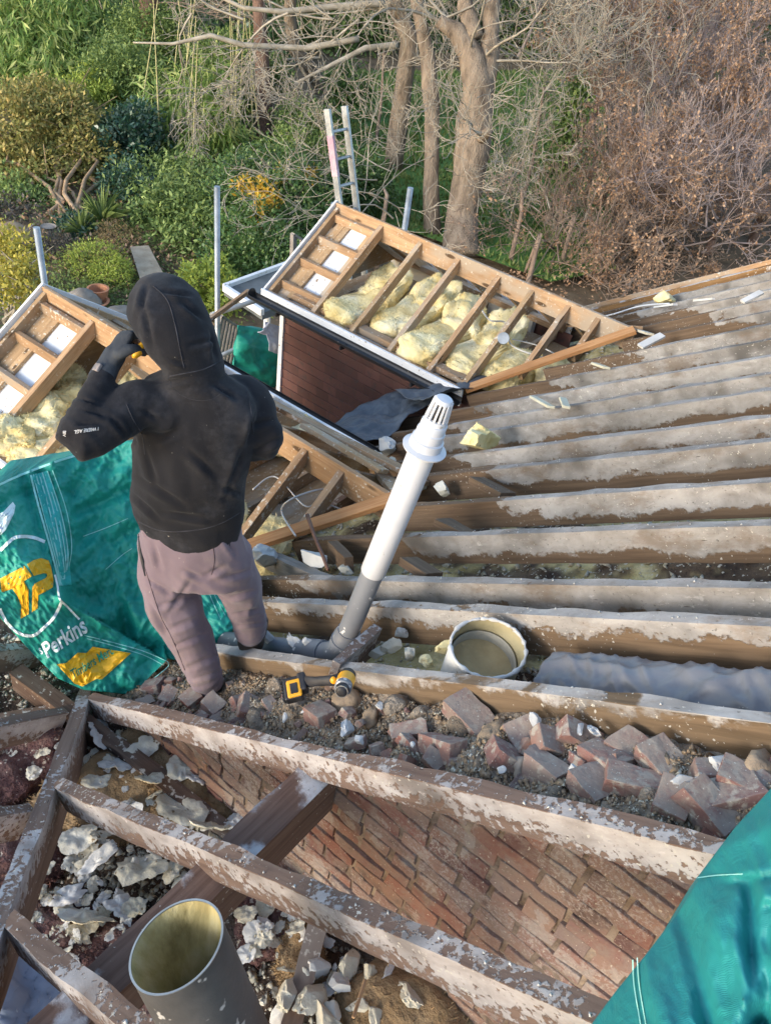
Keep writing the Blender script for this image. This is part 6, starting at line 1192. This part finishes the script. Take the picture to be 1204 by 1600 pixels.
# ================================================================== WORKER
SD = Vector((ca, -sa, 0)); FD = Vector((sa, ca, 0)); ZU = Vector((0, 0, 1))
def body(name, chains, m, parent=None, loc=None, voxel=.009, smooth=3, extra=None):
    b = MB()
    for ch in chains:
        if ch[0] == 'r': b.rings([(Vector(c), Vector(A), Vector(B)) for c, A, B in ch[1]], 30)
        else:
            P, R = ch[1], ch[2]; P = [Vector(p) for p in P]; out = []; rad = []
            for i in range(len(P)-1):
                p0 = P[max(i-1, 0)]; p1 = P[i]; p2 = P[i+1]; p3 = P[min(i+2, len(P)-1)]
                for k in range(5):
                    t = k/5; out.append(.5*((2*p1)+(-p0+p2)*t+(2*p0-5*p1+4*p2-p3)*t*t+(-p0+3*p1-3*p2+p3)*t**3)); s = t*t*(3-2*t); rad.append(R[i]*(1-s)+R[i+1]*s)
            out.append(P[-1]); rad.append(R[-1])
            # rounded ends
            d0 = (out[0]-out[1]).normalized(); d1 = (out[-1]-out[-2]).normalized()
            out = [out[0]+d0*rad[0]*.85, out[0]+d0*rad[0]*.6]+out+[out[-1]+d1*rad[-1]*.6, out[-1]+d1*rad[-1]*.85]; rad = [rad[0]*.4, rad[0]*.78]+rad+[rad[-1]*.78, rad[-1]*.4]
            b.tube(out, rad, 18)
    me = b.mesh(name, (0, 0, 0)); t = bpy.data.objects.new('tmp', me); C.objects.link(t)
    bm = bmesh.new(); bm.from_mesh(me); bmesh.ops.recalc_face_normals(bm, faces=bm.faces[:]); bm.to_mesh(me); bm.free()
    r_ = t.modifiers.new('r', 'REMESH'); r_.mode = 'VOXEL'; r_.voxel_size = voxel; s = t.modifiers.new('s', 'SMOOTH'); s.iterations = smooth; s.factor = .6
    bpy.context.view_layer.update(); me2 = bpy.data.meshes.new_from_object(t.evaluated_get(bpy.context.evaluated_depsgraph_get())); bpy.data.objects.remove(t)
    V = np.zeros(len(me2.vertices)*3); me2.vertices.foreach_get('co', V); V = V.reshape(-1, 3); N = np.zeros(len(V)*3); me2.vertices.foreach_get('normal', N); N = N.reshape(-1, 3)
    if extra is not None: V = extra(V, N)
    l = np.array(loc if loc is not None else (0, 0, 0), float); me2.vertices.foreach_set('co', (V-l).ravel()); me2.polygons.foreach_set('use_smooth', [True]*len(me2.polygons)); me2.name = name; me2.update()
    o = link(name, me2, m, None); 
    if parent is not None: o.parent = parent; o.location = Vector(l)-wloc(parent)
    else: o.location = l
    return o
PL = Vector((1.62, 1.85, -3.12))
# joints
Lsh = at_d(222, 632, 2.66); Lel = at_d(124, 688, 2.54); Lwr = at_d(163, 583, 2.62); Lhd = at_d(186, 543, 2.64)
Rsh = at_d(390, 622, 2.80); Rel = at_d(413, 688, 2.86); Rwr = at_d(352, 702, 3.10); Rhd = at_d(332, 695, 3.16)
hd = Vector((sa, ca, 0))*2.345+Vector((ca, -sa, 0))*(-.765)+Vector((0, 0, -1.325)); nk = at_d(300, 585, 2.68); pel = at_d(297, 838, 3.06)
Lhip = at_d(256, 880, 3.12); Lkn = at_d(285, 985, 3.30); Lan = at_d(324, 1072, 3.46)
Rhip = at_d(352, 868, 3.14); Rkn = at_d(384, 930, 3.32); Ran = at_d(392, 990, 3.5)
SKIN = simple('skin', (.42, .24, .17), (.52, .31, .23), 9, .5)
def fingers(hc, fwd_, side_, pn, s=1.0, curl=1.35, k=1.0):
    """five finger chains for a hand: hc palm centre, fwd_ towards knuckles, side_ towards little finger, pn palm normal"""
    out = []; W = .082*s
    out.append(('r', [(hc-fwd_*.05*s, side_*.028*s*k, pn*.018*s*k), (hc-fwd_*.02*s, side_*.040*s*k, pn*.019*s*k), (hc+fwd_*.03*s, side_*.043*s*k, pn*.016*s*k), (hc+fwd_*.045*s, side_*.040*s*k, pn*.012*s*k)]))
    for i, (ln, off) in enumerate(((.92, -1.5), (1.0, -.5), (.95, .5), (.76, 1.5))):
        p = hc+fwd_*(.04-.004*abs(off))*s+side_*off*.0205*s; d = fwd_.copy(); P = [p-fwd_*.01*s, p]; a = 0
        for j, l in enumerate((.042, .027, .021)):
            a += curl*(.75, .8, .55)[j]*(1+.06*i); d = (fwd_*math.cos(a)+pn*math.sin(a)); p = p+d*l*ln*s; P.append(p)
        out.append(('t', P, [.0105*s*k, .0105*s*k, .0095*s*k, .0088*s*k, .0075*s*k]))
    t0 = hc-fwd_*.022*s-side_*.036*s; t1 = t0+(fwd_*.6-side_*.5+pn*.35)*.036*s; t2 = t1+(fwd_*.5+pn*.9+side_*.15)*.028*s; t3 = t2+(fwd_*.1+pn*.6+side_*.6)*.024*s
    out.append(('t', [t0+side_*.012*s, t0, t1, t2, t3], [.013*s*k, .0135*s*k, .012*s*k, .011*s*k, .009*s*k])); return out
# left hand: raised, fist near the hood, back of hand to the camera
lf = (Lhd-Lwr).normalized(); lpn = (Vector(RT)*.8+Vector(FW)*.6); lpn = (lpn-lf*lpn.dot(lf)).normalized(); lsd = lf.cross(lpn).normalized()
rf = (Vector(FW)*.2-Vector(RT)*1+Vector((0, 0, .1))).normalized(); rpn = Vector((0, 0, -1)); rpn = (rpn-rf*rpn.dot(rf)).normalized(); rsd = rf.cross(rpn).normalized()
def head_shape():
    c = hd+FD*.0; out = [('r', [(c+ZU*z+FD*f, SD*a, FD*b_) for z, f, a, b_ in ((-.125, .03, .035, .045), (-.10, .03, .052, .065), (-.06, .012, .066, .086), (0, 0, .074, .096), (.05, -.004, .074, .096), (.085, -.008, .058, .078), (.108, -.01, .03, .04))])]
    fc = c+FD*.09
    out.append(('t', [fc+ZU*.0, fc+FD*.014-ZU*.022, fc+FD*.02-ZU*.04], [.009, .012, .015]))
    out.append(('r', [(fc-ZU*.072-FD*.01, SD*.022, FD*.012), (fc-ZU*.066-FD*.004, SD*.026, FD*.012), (fc-ZU*.058-FD*.008, SD*.02, FD*.01)]))
    for s in (-1, 1):
        out.append(('t', [c+SD*s*.076-ZU*.03, c+SD*s*.082+ZU*.0-FD*.006, c+SD*s*.084+ZU*.022-FD*.01], [.008, .014, .012]))
        out.append(('t', [fc+SD*s*.015+ZU*.012-FD*.008, fc+SD*s*.045+ZU*.012-FD*.016], [.008, .008]))
    return out
chains = head_shape()+[('t', [hd-ZU*.09-FD*.01, nk-ZU*.03], [.055, .06]),
    ('r', [(nk-ZU*.03, SD*.09, FD*.07), (nk-ZU*.08, SD*.17, FD*.09), (nk-ZU*.2, SD*.185, FD*.11), (nk-ZU*.4+(pel-nk)*.1, SD*.165, FD*.105), (pel+ZU*.06, SD*.15, FD*.10), (pel-ZU*.06, SD*.155, FD*.105), (pel-ZU*.14, SD*.14, FD*.09)]),
    ('t', [Lsh+SD*.04, Lsh, Lsh.lerp(Lel, .5), Lel, Lel.lerp(Lwr, .5), Lwr, Lhd-lf*.03], [.05, .055, .048, .042, .038, .028, .026]),
    ('t', [Rsh-SD*.04, Rsh, Rsh.lerp(Rel, .5), Rel, Rel.lerp(Rwr, .5), Rwr, Rhd], [.05, .055, .048, .042, .038, .028, .026]),
    ('t', [Lhip+ZU*.05, Lhip-ZU*.02, Lkn, Lan, Lan-ZU*.05], [.075, .075, .058, .042, .038]), ('t', [Rhip+ZU*.05, Rhip-ZU*.02, Rkn, Ran, Ran-ZU*.05], [.075, .075, .058, .042, .038]),
    ('t', [Lan-ZU*.07, Lan-ZU*.09+FD*.1, Lan-ZU*.1+FD*.17], [.034, .032, .022]), ('t', [Ran-ZU*.07, Ran-ZU*.09+FD*.1, Ran-ZU*.1+FD*.17], [.034, .032, .022])]
chains += fingers(Lhd, lf, lsd, lpn, .95, k=.8)+fingers(Rhd+rf*.05, rf, rsd, rpn, .95, .7, k=.8)
worker = body('person', chains, SKIN, None, PL, .006, 2); tag(worker, 'person seen from behind in a black hooded top and mauve joggers, one gloved hand raised', 'person')
# eyes and mouth
for s in (-1, 1):
    b = MB(); c0_ = hd+FD*.086+SD*s*.03+ZU*.004; b.rings([(c0_+FD*.0, SD*.012, ZU*.007), (c0_+FD*.006, SD*.008, ZU*.005), (c0_+FD*.009, SD*.002, ZU*.001)], 14); b.build('eye', M['white'], worker, PL, smooth=True)
b = MB(); b.tube([hd+FD*.1-ZU*.064-SD*.02, hd+FD*.105-ZU*.064, hd+FD*.1-ZU*.064+SD*.02], .004, 8); b.build('lips', simple('lip', (.35, .14, .12), (.4, .17, .14), 5, .5), worker, PL, smooth=True)
# hoodie
HM, nth, bh = newmat('black_fleece', .92, 0, .2); g = G(nth)
hc_ = g.ramp(g.noise(3.2, det=5), [(.3, (.009, .009, .011)), (.7, (.019, .019, .023))])
du = g.math('MULTIPLY', g.step(g.math('ADD', g.noise(5, det=7, r=.7), g.math('MULTIPLY', g.noise(60, det=2), .15)), .54, .80), .32); hc_ = g.mix(du, hc_, (.085, .085, .095))
sp_ = g.step(g.noise(55, det=2), .745, .77); hc_ = g.mix(sp_, hc_, (.32, .3, .26)); g.l(hc_, bh.inputs['Base Color'])
bh.inputs['Sheen Weight'].default_value = .07; bh.inputs['Sheen Roughness'].default_value = .5
g.bump(bh, g.math('ADD', g.math('MULTIPLY', g.noise(260, det=2), .25), g.noise(9, det=4)), .3, .01)
def fold(V, N, P, ax_, amp, wl, rad, ph=0):
    P = np.array(P); ax_ = np.array(Vector(ax_).normalized()); d = V-P; t = d@ax_; r2 = (d**2).sum(1); w_ = np.exp(-r2/rad**2)
    return V+N*(amp*w_*np.sin(t/wl*6.28+ph+1.5*vn(V*9, 3)))[:, None]
def crease(V, N, L_, dep):
    z = V@FW; x = 602+F*(V@RT)/z; y = 800-F*(V@UP)/z; face = np.clip(-(N@FW)*3, 0, 1); dis = np.zeros(len(V))
    wob = 3*vn(V*14, 9)
    for x0, y0, x1, y1, w_ in L_:
        d, t = seg(x, y, (x0, y0), (x1, y1)); sg = np.sign((x1-x0)*(y-y0)-(y1-y0)*(x-x0)); d = np.abs(d+wob*.5); e = np.sin(np.pi*np.clip(t*.9+.05, 0, 1))
        dis += e*(-np.exp(-(d/(w_*.55))**2)+.55*np.exp(-((d-w_*1.1)/(w_*.8))**2)*(1+.5*sg))
    return V+N*(dep*dis*face)[:, None]
def hoodie_folds(V, N):
    V = V+N*(.006*fbm(V*np.array([5, 5, 3.2]), 31, 3)-.006*np.abs(fbm(V*np.array([8, 8, 6]), 37, 2)))[:, None]
    V = fold(V, N, Lel.lerp(Lwr, .35), (Lwr-Lel)+Vector(RT)*.1, .0035, .034, .075); V = fold(V, N, Lel, (Lsh-Lel)+(Lwr-Lel), .004, .05, .07)
    V = fold(V, N, Rel, (Rsh-Rel)+SD*.1, .004, .05, .08); V = fold(V, N, Lsh-ZU*.08, (Lel-Lsh)+ZU*.2, .006, .045, .10); V = fold(V, N, Rsh-ZU*.1, (Rel-Rsh)*.5+SD*.3, .007, .05, .11)
    V = fold(V, N, pel+ZU*.10, ZU+SD*.35, .007, .09, .13); V = fold(V, N, nk-ZU*.28+SD*.05, SD+ZU*.4, .006, .09, .18)
    V = crease(V, N, [(225, 700, 245, 760, 8), (215, 745, 290, 790, 7), (250, 800, 330, 812, 6), (380, 700, 352, 780, 7), (222, 640, 252, 660, 6), (128, 640, 166, 652, 5), (116, 664, 160, 662, 5), (120, 622, 160, 634, 4), (402, 640, 385, 705, 7), (223, 470, 238, 545, 7), (328, 515, 338, 562, 6),
        (240, 600, 300, 592, 5), (398, 705, 440, 684, 6), (392, 665, 430, 655, 6), (205, 770, 250, 812, 6), (345, 760, 385, 775, 6), (255, 455, 300, 462, 5), (262, 560, 290, 568, 5), (196, 655, 215, 700, 6), (330, 600, 372, 625, 6), (290, 700, 340, 745, 9), (240, 690, 285, 670, 8), (170, 650, 205, 690, 6), (282, 470, 318, 500, 7), (215, 520, 232, 575, 5), (295, 540, 335, 530, 6), (230, 445, 215, 500, 6)], .010)
    return V
def ring(px, py, d, hw, hdp, tilt=0): c = at_d(px, py, d); return (c, SD*hw, FD*hdp+ZU*tilt)
tor = [ring(303, 588, 2.66, .10, .09), ring(307, 604, 2.69, .175, .10), ring(307, 630, 2.73, .21, .12), ring(303, 680, 2.80, .215, .135), ring(294, 735, 2.88, .20, .14), ring(291, 775, 2.95, .207, .145), ring(294, 803, 3.0, .203, .143), ring(296, 818, 3.02, .19, .138), ring(297, 828, 3.04, .187, .135)]
hood = [ring(302, 592, 2.68, .098, .10), ring(300, 570, 2.66, .102, .11), ring(287, 545, 2.64, .112, .125), ring(275, 518, 2.62, .123, .132), ring(263, 490, 2.6, .124, .132), ring(257, 462, 2.58, .104, .118), ring(252, 445, 2.575, .075, .09), ring(250, 435, 2.57, .035, .05)]
hchains = [('r', tor), ('r', hood), ('t', [Lsh+SD*.08-ZU*.02, Lsh, Lsh.lerp(Lel, .5), Lel, Lel.lerp(Lwr, .3), Lel.lerp(Lwr, .65), Lwr-lf*.01], [.07, .086, .077, .069, .062, .050, .042]),
           ('t', [Rsh-SD*.10-ZU*.01, Rsh-SD*.01-ZU*.01, Rsh.lerp(Rel, .5), Rel, Rel.lerp(Rwr, .4), Rwr], [.07, .083, .078, .068, .06, .045])]
hoodie = body('hoodie', hchains, HM, worker, PL, .008, 4, hoodie_folds)
bm = bmesh.new(); bm.from_mesh(hoodie.data); fcn = hd+FD*.13-ZU*.01-PL
fs_ = [f for f in bm.faces if ((f.calc_center_median()-fcn).dot(SD)/.062)**2+((f.calc_center_median()-fcn).dot(ZU)/.095)**2 < 1 and (f.calc_center_median()-fcn).dot(FD) > -.06]
bmesh.ops.delete(bm, geom=fs_, context='FACES'); bm.to_mesh(hoodie.data); bm.free(); s_ = hoodie.modifiers.new('thick', 'SOLIDIFY'); s_.thickness = .004; s_.offset = -1
bpy.context.view_layer.update(); HB = BVHTree.FromObject(hoodie, bpy.context.evaluated_depsgraph_get())
def hitpx(tree, ob, x, y, off=.002):
    d = Vector(ray(x, y)).normalized(); M_ = ob.matrix_world.inverted(); loc, n_, i_, ds = tree.ray_cast(M_ @ Vector((0, 0, 0)), (M_.to_3x3() @ d).normalized())
    return None if loc is None else ob.matrix_world @ (loc)+(-d)*off
def seam(tree, ob, pts, r, m, nm, parent):
    P = [Vector((x, y, 0)) for x, y in pts]; out = []
    for i in range(len(P)-1):
        p0 = P[max(i-1, 0)]; p1 = P[i]; p2 = P[i+1]; p3 = P[min(i+2, len(P)-1)]
        for k in range(10):
            t = k/10; out.append(.5*((2*p1)+(-p0+p2)*t+(2*p0-5*p1+4*p2-p3)*t*t+(-p0+3*p1-3*p2+p3)*t**3))
    out = [h for h in (hitpx(tree, ob, p.x, p.y, 0) for p in out) if h is not None]
    if len(out) > 2:
        b = MB(); b.tube(out, r, 6); return b.build(nm, m, parent, wloc(parent), smooth=True)
HS = simple('fleece_seam', (.016, .016, .02), (.05, .05, .058), 20, .95)
for pts in ([(240, 447), (262, 470), (274, 510), (281, 545), (288, 577)], [(265, 588), (290, 583), (318, 577), (346, 563)], [(198, 632), (208, 655), (222, 680), (227, 712)], [(206, 810), (250, 829), (300, 829), (345, 818), (388, 792)], [(385, 612), (392, 640), (396, 680)]):
    seam(HB, hoodie, pts, .0022, HS, 'seam', hoodie)
for pts in ([(262, 588), (275, 611), (300, 624), (330, 624), (350, 610)],): seam(HB, hoodie, pts, .001, HS, 'seam', hoodie)
def Dh(px, py):
    out = []
    for x, y in zip(np.atleast_1d(px), np.atleast_1d(py)):
        h = hitpx(HB, hoodie, float(x), float(y), 0); out.append(2.55 if h is None else float(np.dot(np.array(h), FW)))
    return np.array(out)
WT = simple('white_lettering', (.6, .6, .6), (.72, .72, .72), 20, .8)
decal_text('sleeve_lettering', 'I WIERE AGL', (154.5, 667), (-7.0, .9), (-.9, 7.8), WT, hoodie, Dh, .003, .012, 1, warp=lambda x, y: (x*.98, y+.02*max(0, x-3.5)**2))
decal_text('sleeve_lettering', 'VIE', (98, 682), (.5, -6.8), (6.5, 0), WT, hoodie, Dh, .003, .012, 1)
DU = simple('dust_mark', (.12, .12, .12), (.24, .23, .2), 30, .95)
# joggers
JM, ntj, bj = newmat('mauve_jersey', .92, 0, .2); g = G(ntj); jc = g.ramp(g.noise(3, det=5), [(.3, (.155, .114, .132)), (.7, (.215, .163, .185))])
jc = g.mix(g.math('MULTIPLY', g.step(g.noise(5, det=7, r=.7), .5, .75), .45), jc, (.21, .165, .135)); jc = g.mix(g.step(g.noise(60, det=2), .74, .77), jc, (.4, .35, .32)); g.l(jc, bj.inputs['Base Color'])
bj.inputs['Sheen Weight'].default_value = .2; g.bump(bj, g.math('ADD', g.math('MULTIPLY', g.noise(300, det=2), .2), g.noise(10, det=4)), .3, .01)
def jf(V, N):
    V = V+N*(.009*fbm(V*np.array([6, 6, 3]), 41, 3)-.007*np.abs(fbm(V*np.array([9, 9, 7]), 47, 2)))[:, None]
    V = fold(V, N, Lkn+ZU*.12, (Lkn-Lhip)+SD*.5, .005, .13, .15); V = fold(V, N, Lan+ZU*.06, (Lan-Lkn)+SD*.1, .006, .05, .07, 1); V = fold(V, N, Rkn, (Rkn-Rhip)-SD*.4, .005, .11, .13); V = fold(V, N, Ran+ZU*.06, ZU, .006, .045, .07); V = fold(V, N, pel-ZU*.1, SD, .005, .11, .14)
    V = fold(V, N, at_d(335, 895, 3.1), SD+ZU*1.2, .006, .05, .10)
    cl = [(228, 905, 264, 925, 6), (245, 948, 302, 930, 7), (262, 985, 315, 965, 7), (270, 1010, 322, 990, 6), (290, 1045, 345, 1022, 6), (300, 1062, 350, 1048, 5), (345, 905, 395, 890, 6), (355, 935, 402, 922, 6), (362, 960, 408, 952, 5), (240, 850, 250, 888, 6), (350, 842, 372, 872, 6), (300, 905, 262, 960, 8), (285, 890, 318, 905, 6), (320, 900, 352, 885, 6), (232, 940, 262, 990, 7), (366, 978, 412, 974, 4)]
    cl += [(x_, 822, x_+4, 838, 3) for x_ in range(216, 388, 11)]
    return crease(V, N, cl, .0085)
jch = [('r', [ring(296, 806, 3.0, .182, .125), ring(298, 830, 3.04, .192, .132), ring(300, 852, 3.09, .212, .145), ring(303, 878, 3.13, .212, .145), ring(306, 893, 3.15, .20, .13)]),
       ('t', [Lhip+ZU*.02, at_d(258, 905, 3.15), at_d(270, 945, 3.22), at_d(292, 990, 3.3), at_d(312, 1035, 3.38), at_d(324, 1062, 3.44)], [.10, .108, .108, .095, .083, .070]),
       ('t', [Rhip+ZU*.02, at_d(358, 885, 3.16), at_d(374, 915, 3.24), at_d(382, 945, 3.34), at_d(389, 970, 3.41), at_d(391, 990, 3.46)], [.10, .100, .086, .075, .071, .066])]
jog = body('joggers', jch, JM, worker, PL, .008, 4, jf)
bpy.context.view_layer.update(); JB = BVHTree.FromObject(jog, bpy.context.evaluated_depsgraph_get())
JS = simple('jersey_seam', (.05, .035, .04), (.09, .065, .075), 20, .95)
for pts in ([(216, 832), (222, 870), (232, 905), (250, 960), (270, 1000), (290, 1050)], [(331, 845), (335, 875), (330, 900)]): seam(JB, jog, pts, .0018, JS, 'seam', jog)
b = MB(); pk = [hitpx(JB, jog, x, y, .001) for x, y in ((217, 838), (219, 858), (224, 880), (227, 900))]; pk = [p for p in pk if p is not None]
if len(pk) > 2: b.tube(pk, [.003, .007, .008, .003], 8); b.build('side_pocket', M['black'], jog, wloc(jog), smooth=True)
# gloves, watch, boots
GM = simple('black_glove', (.022, .026, .034), (.05, .058, .07), 12, .8, bump=.5, bd=.004)
gl = body('glove', fingers(Lhd, lf, lsd, lpn, 1.22, 1.25, 1.15)+[('t', [Lwr-lf*.025, Lwr, Lwr+lf*.03, Lhd-lf*.025], [.041, .040, .036, .036])], GM, worker, PL, .004, 2)
gr = body('glove', fingers(Rhd+rf*.05, rf, rsd, rpn, 1.05, .7, 1.2)+[('t', [Rwr-rf*.02, Rwr+rf*.02, Rhd], [.040, .038, .034])], GM, worker, PL, .004, 2)
gp = empty('x', (0, 0, 0), None, None) if False else None
pc = at_d(217, 548, 2.62); b = MB(); pdir = (at_d(224, 535, 2.63)-at_d(207, 563, 2.60)).normalized(); b.rings([(pc-pdir*.03, Vector(RT)*.006, Vector(FW)*.012), (pc-pdir*.015, Vector(RT)*.016, Vector(FW)*.02), (pc+pdir*.012, Vector(RT)*.017, Vector(FW)*.022), (pc+pdir*.034, Vector(RT)*.010, Vector(FW)*.014), (pc+pdir*.042, Vector(RT)*.004, Vector(FW)*.006)], 20)
b.build('glove_palm', M['yellow'], gl, wloc(gl), smooth=True)
b = MB(); wc = at_d(152, 574, 2.585); Mw = orient(lf, -Vector(FW)-Vector(RT)*.8); b.box(wc, (.028, .03, .011), Mw); b.build('wrist_tag', simple('grey_patch', (.12, .11, .11), (.3, .26, .25), 20, .5), worker, PL, bevel=.003)
BT = simple('brown_boot', (.03, .022, .018), (.08, .06, .045), 8, .8, speck=((.4, .37, .3), 30, .68))
for A_ in (Lan, Ran):
    body('boot', [('t', [A_-ZU*.0, A_-ZU*.055, A_-ZU*.07+FD*.03], [.052, .056, .056]), ('r', [(A_-ZU*.085-FD*.055, SD*.036, ZU*.035), (A_-ZU*.085+FD*.0, SD*.045, ZU*.045), (A_-ZU*.092+FD*.1, SD*.05, ZU*.036), (A_-ZU*.1+FD*.18, SD*.042, ZU*.026), (A_-ZU*.103+FD*.21, SD*.02, ZU*.016)])], BT, worker, PL, .007, 2)
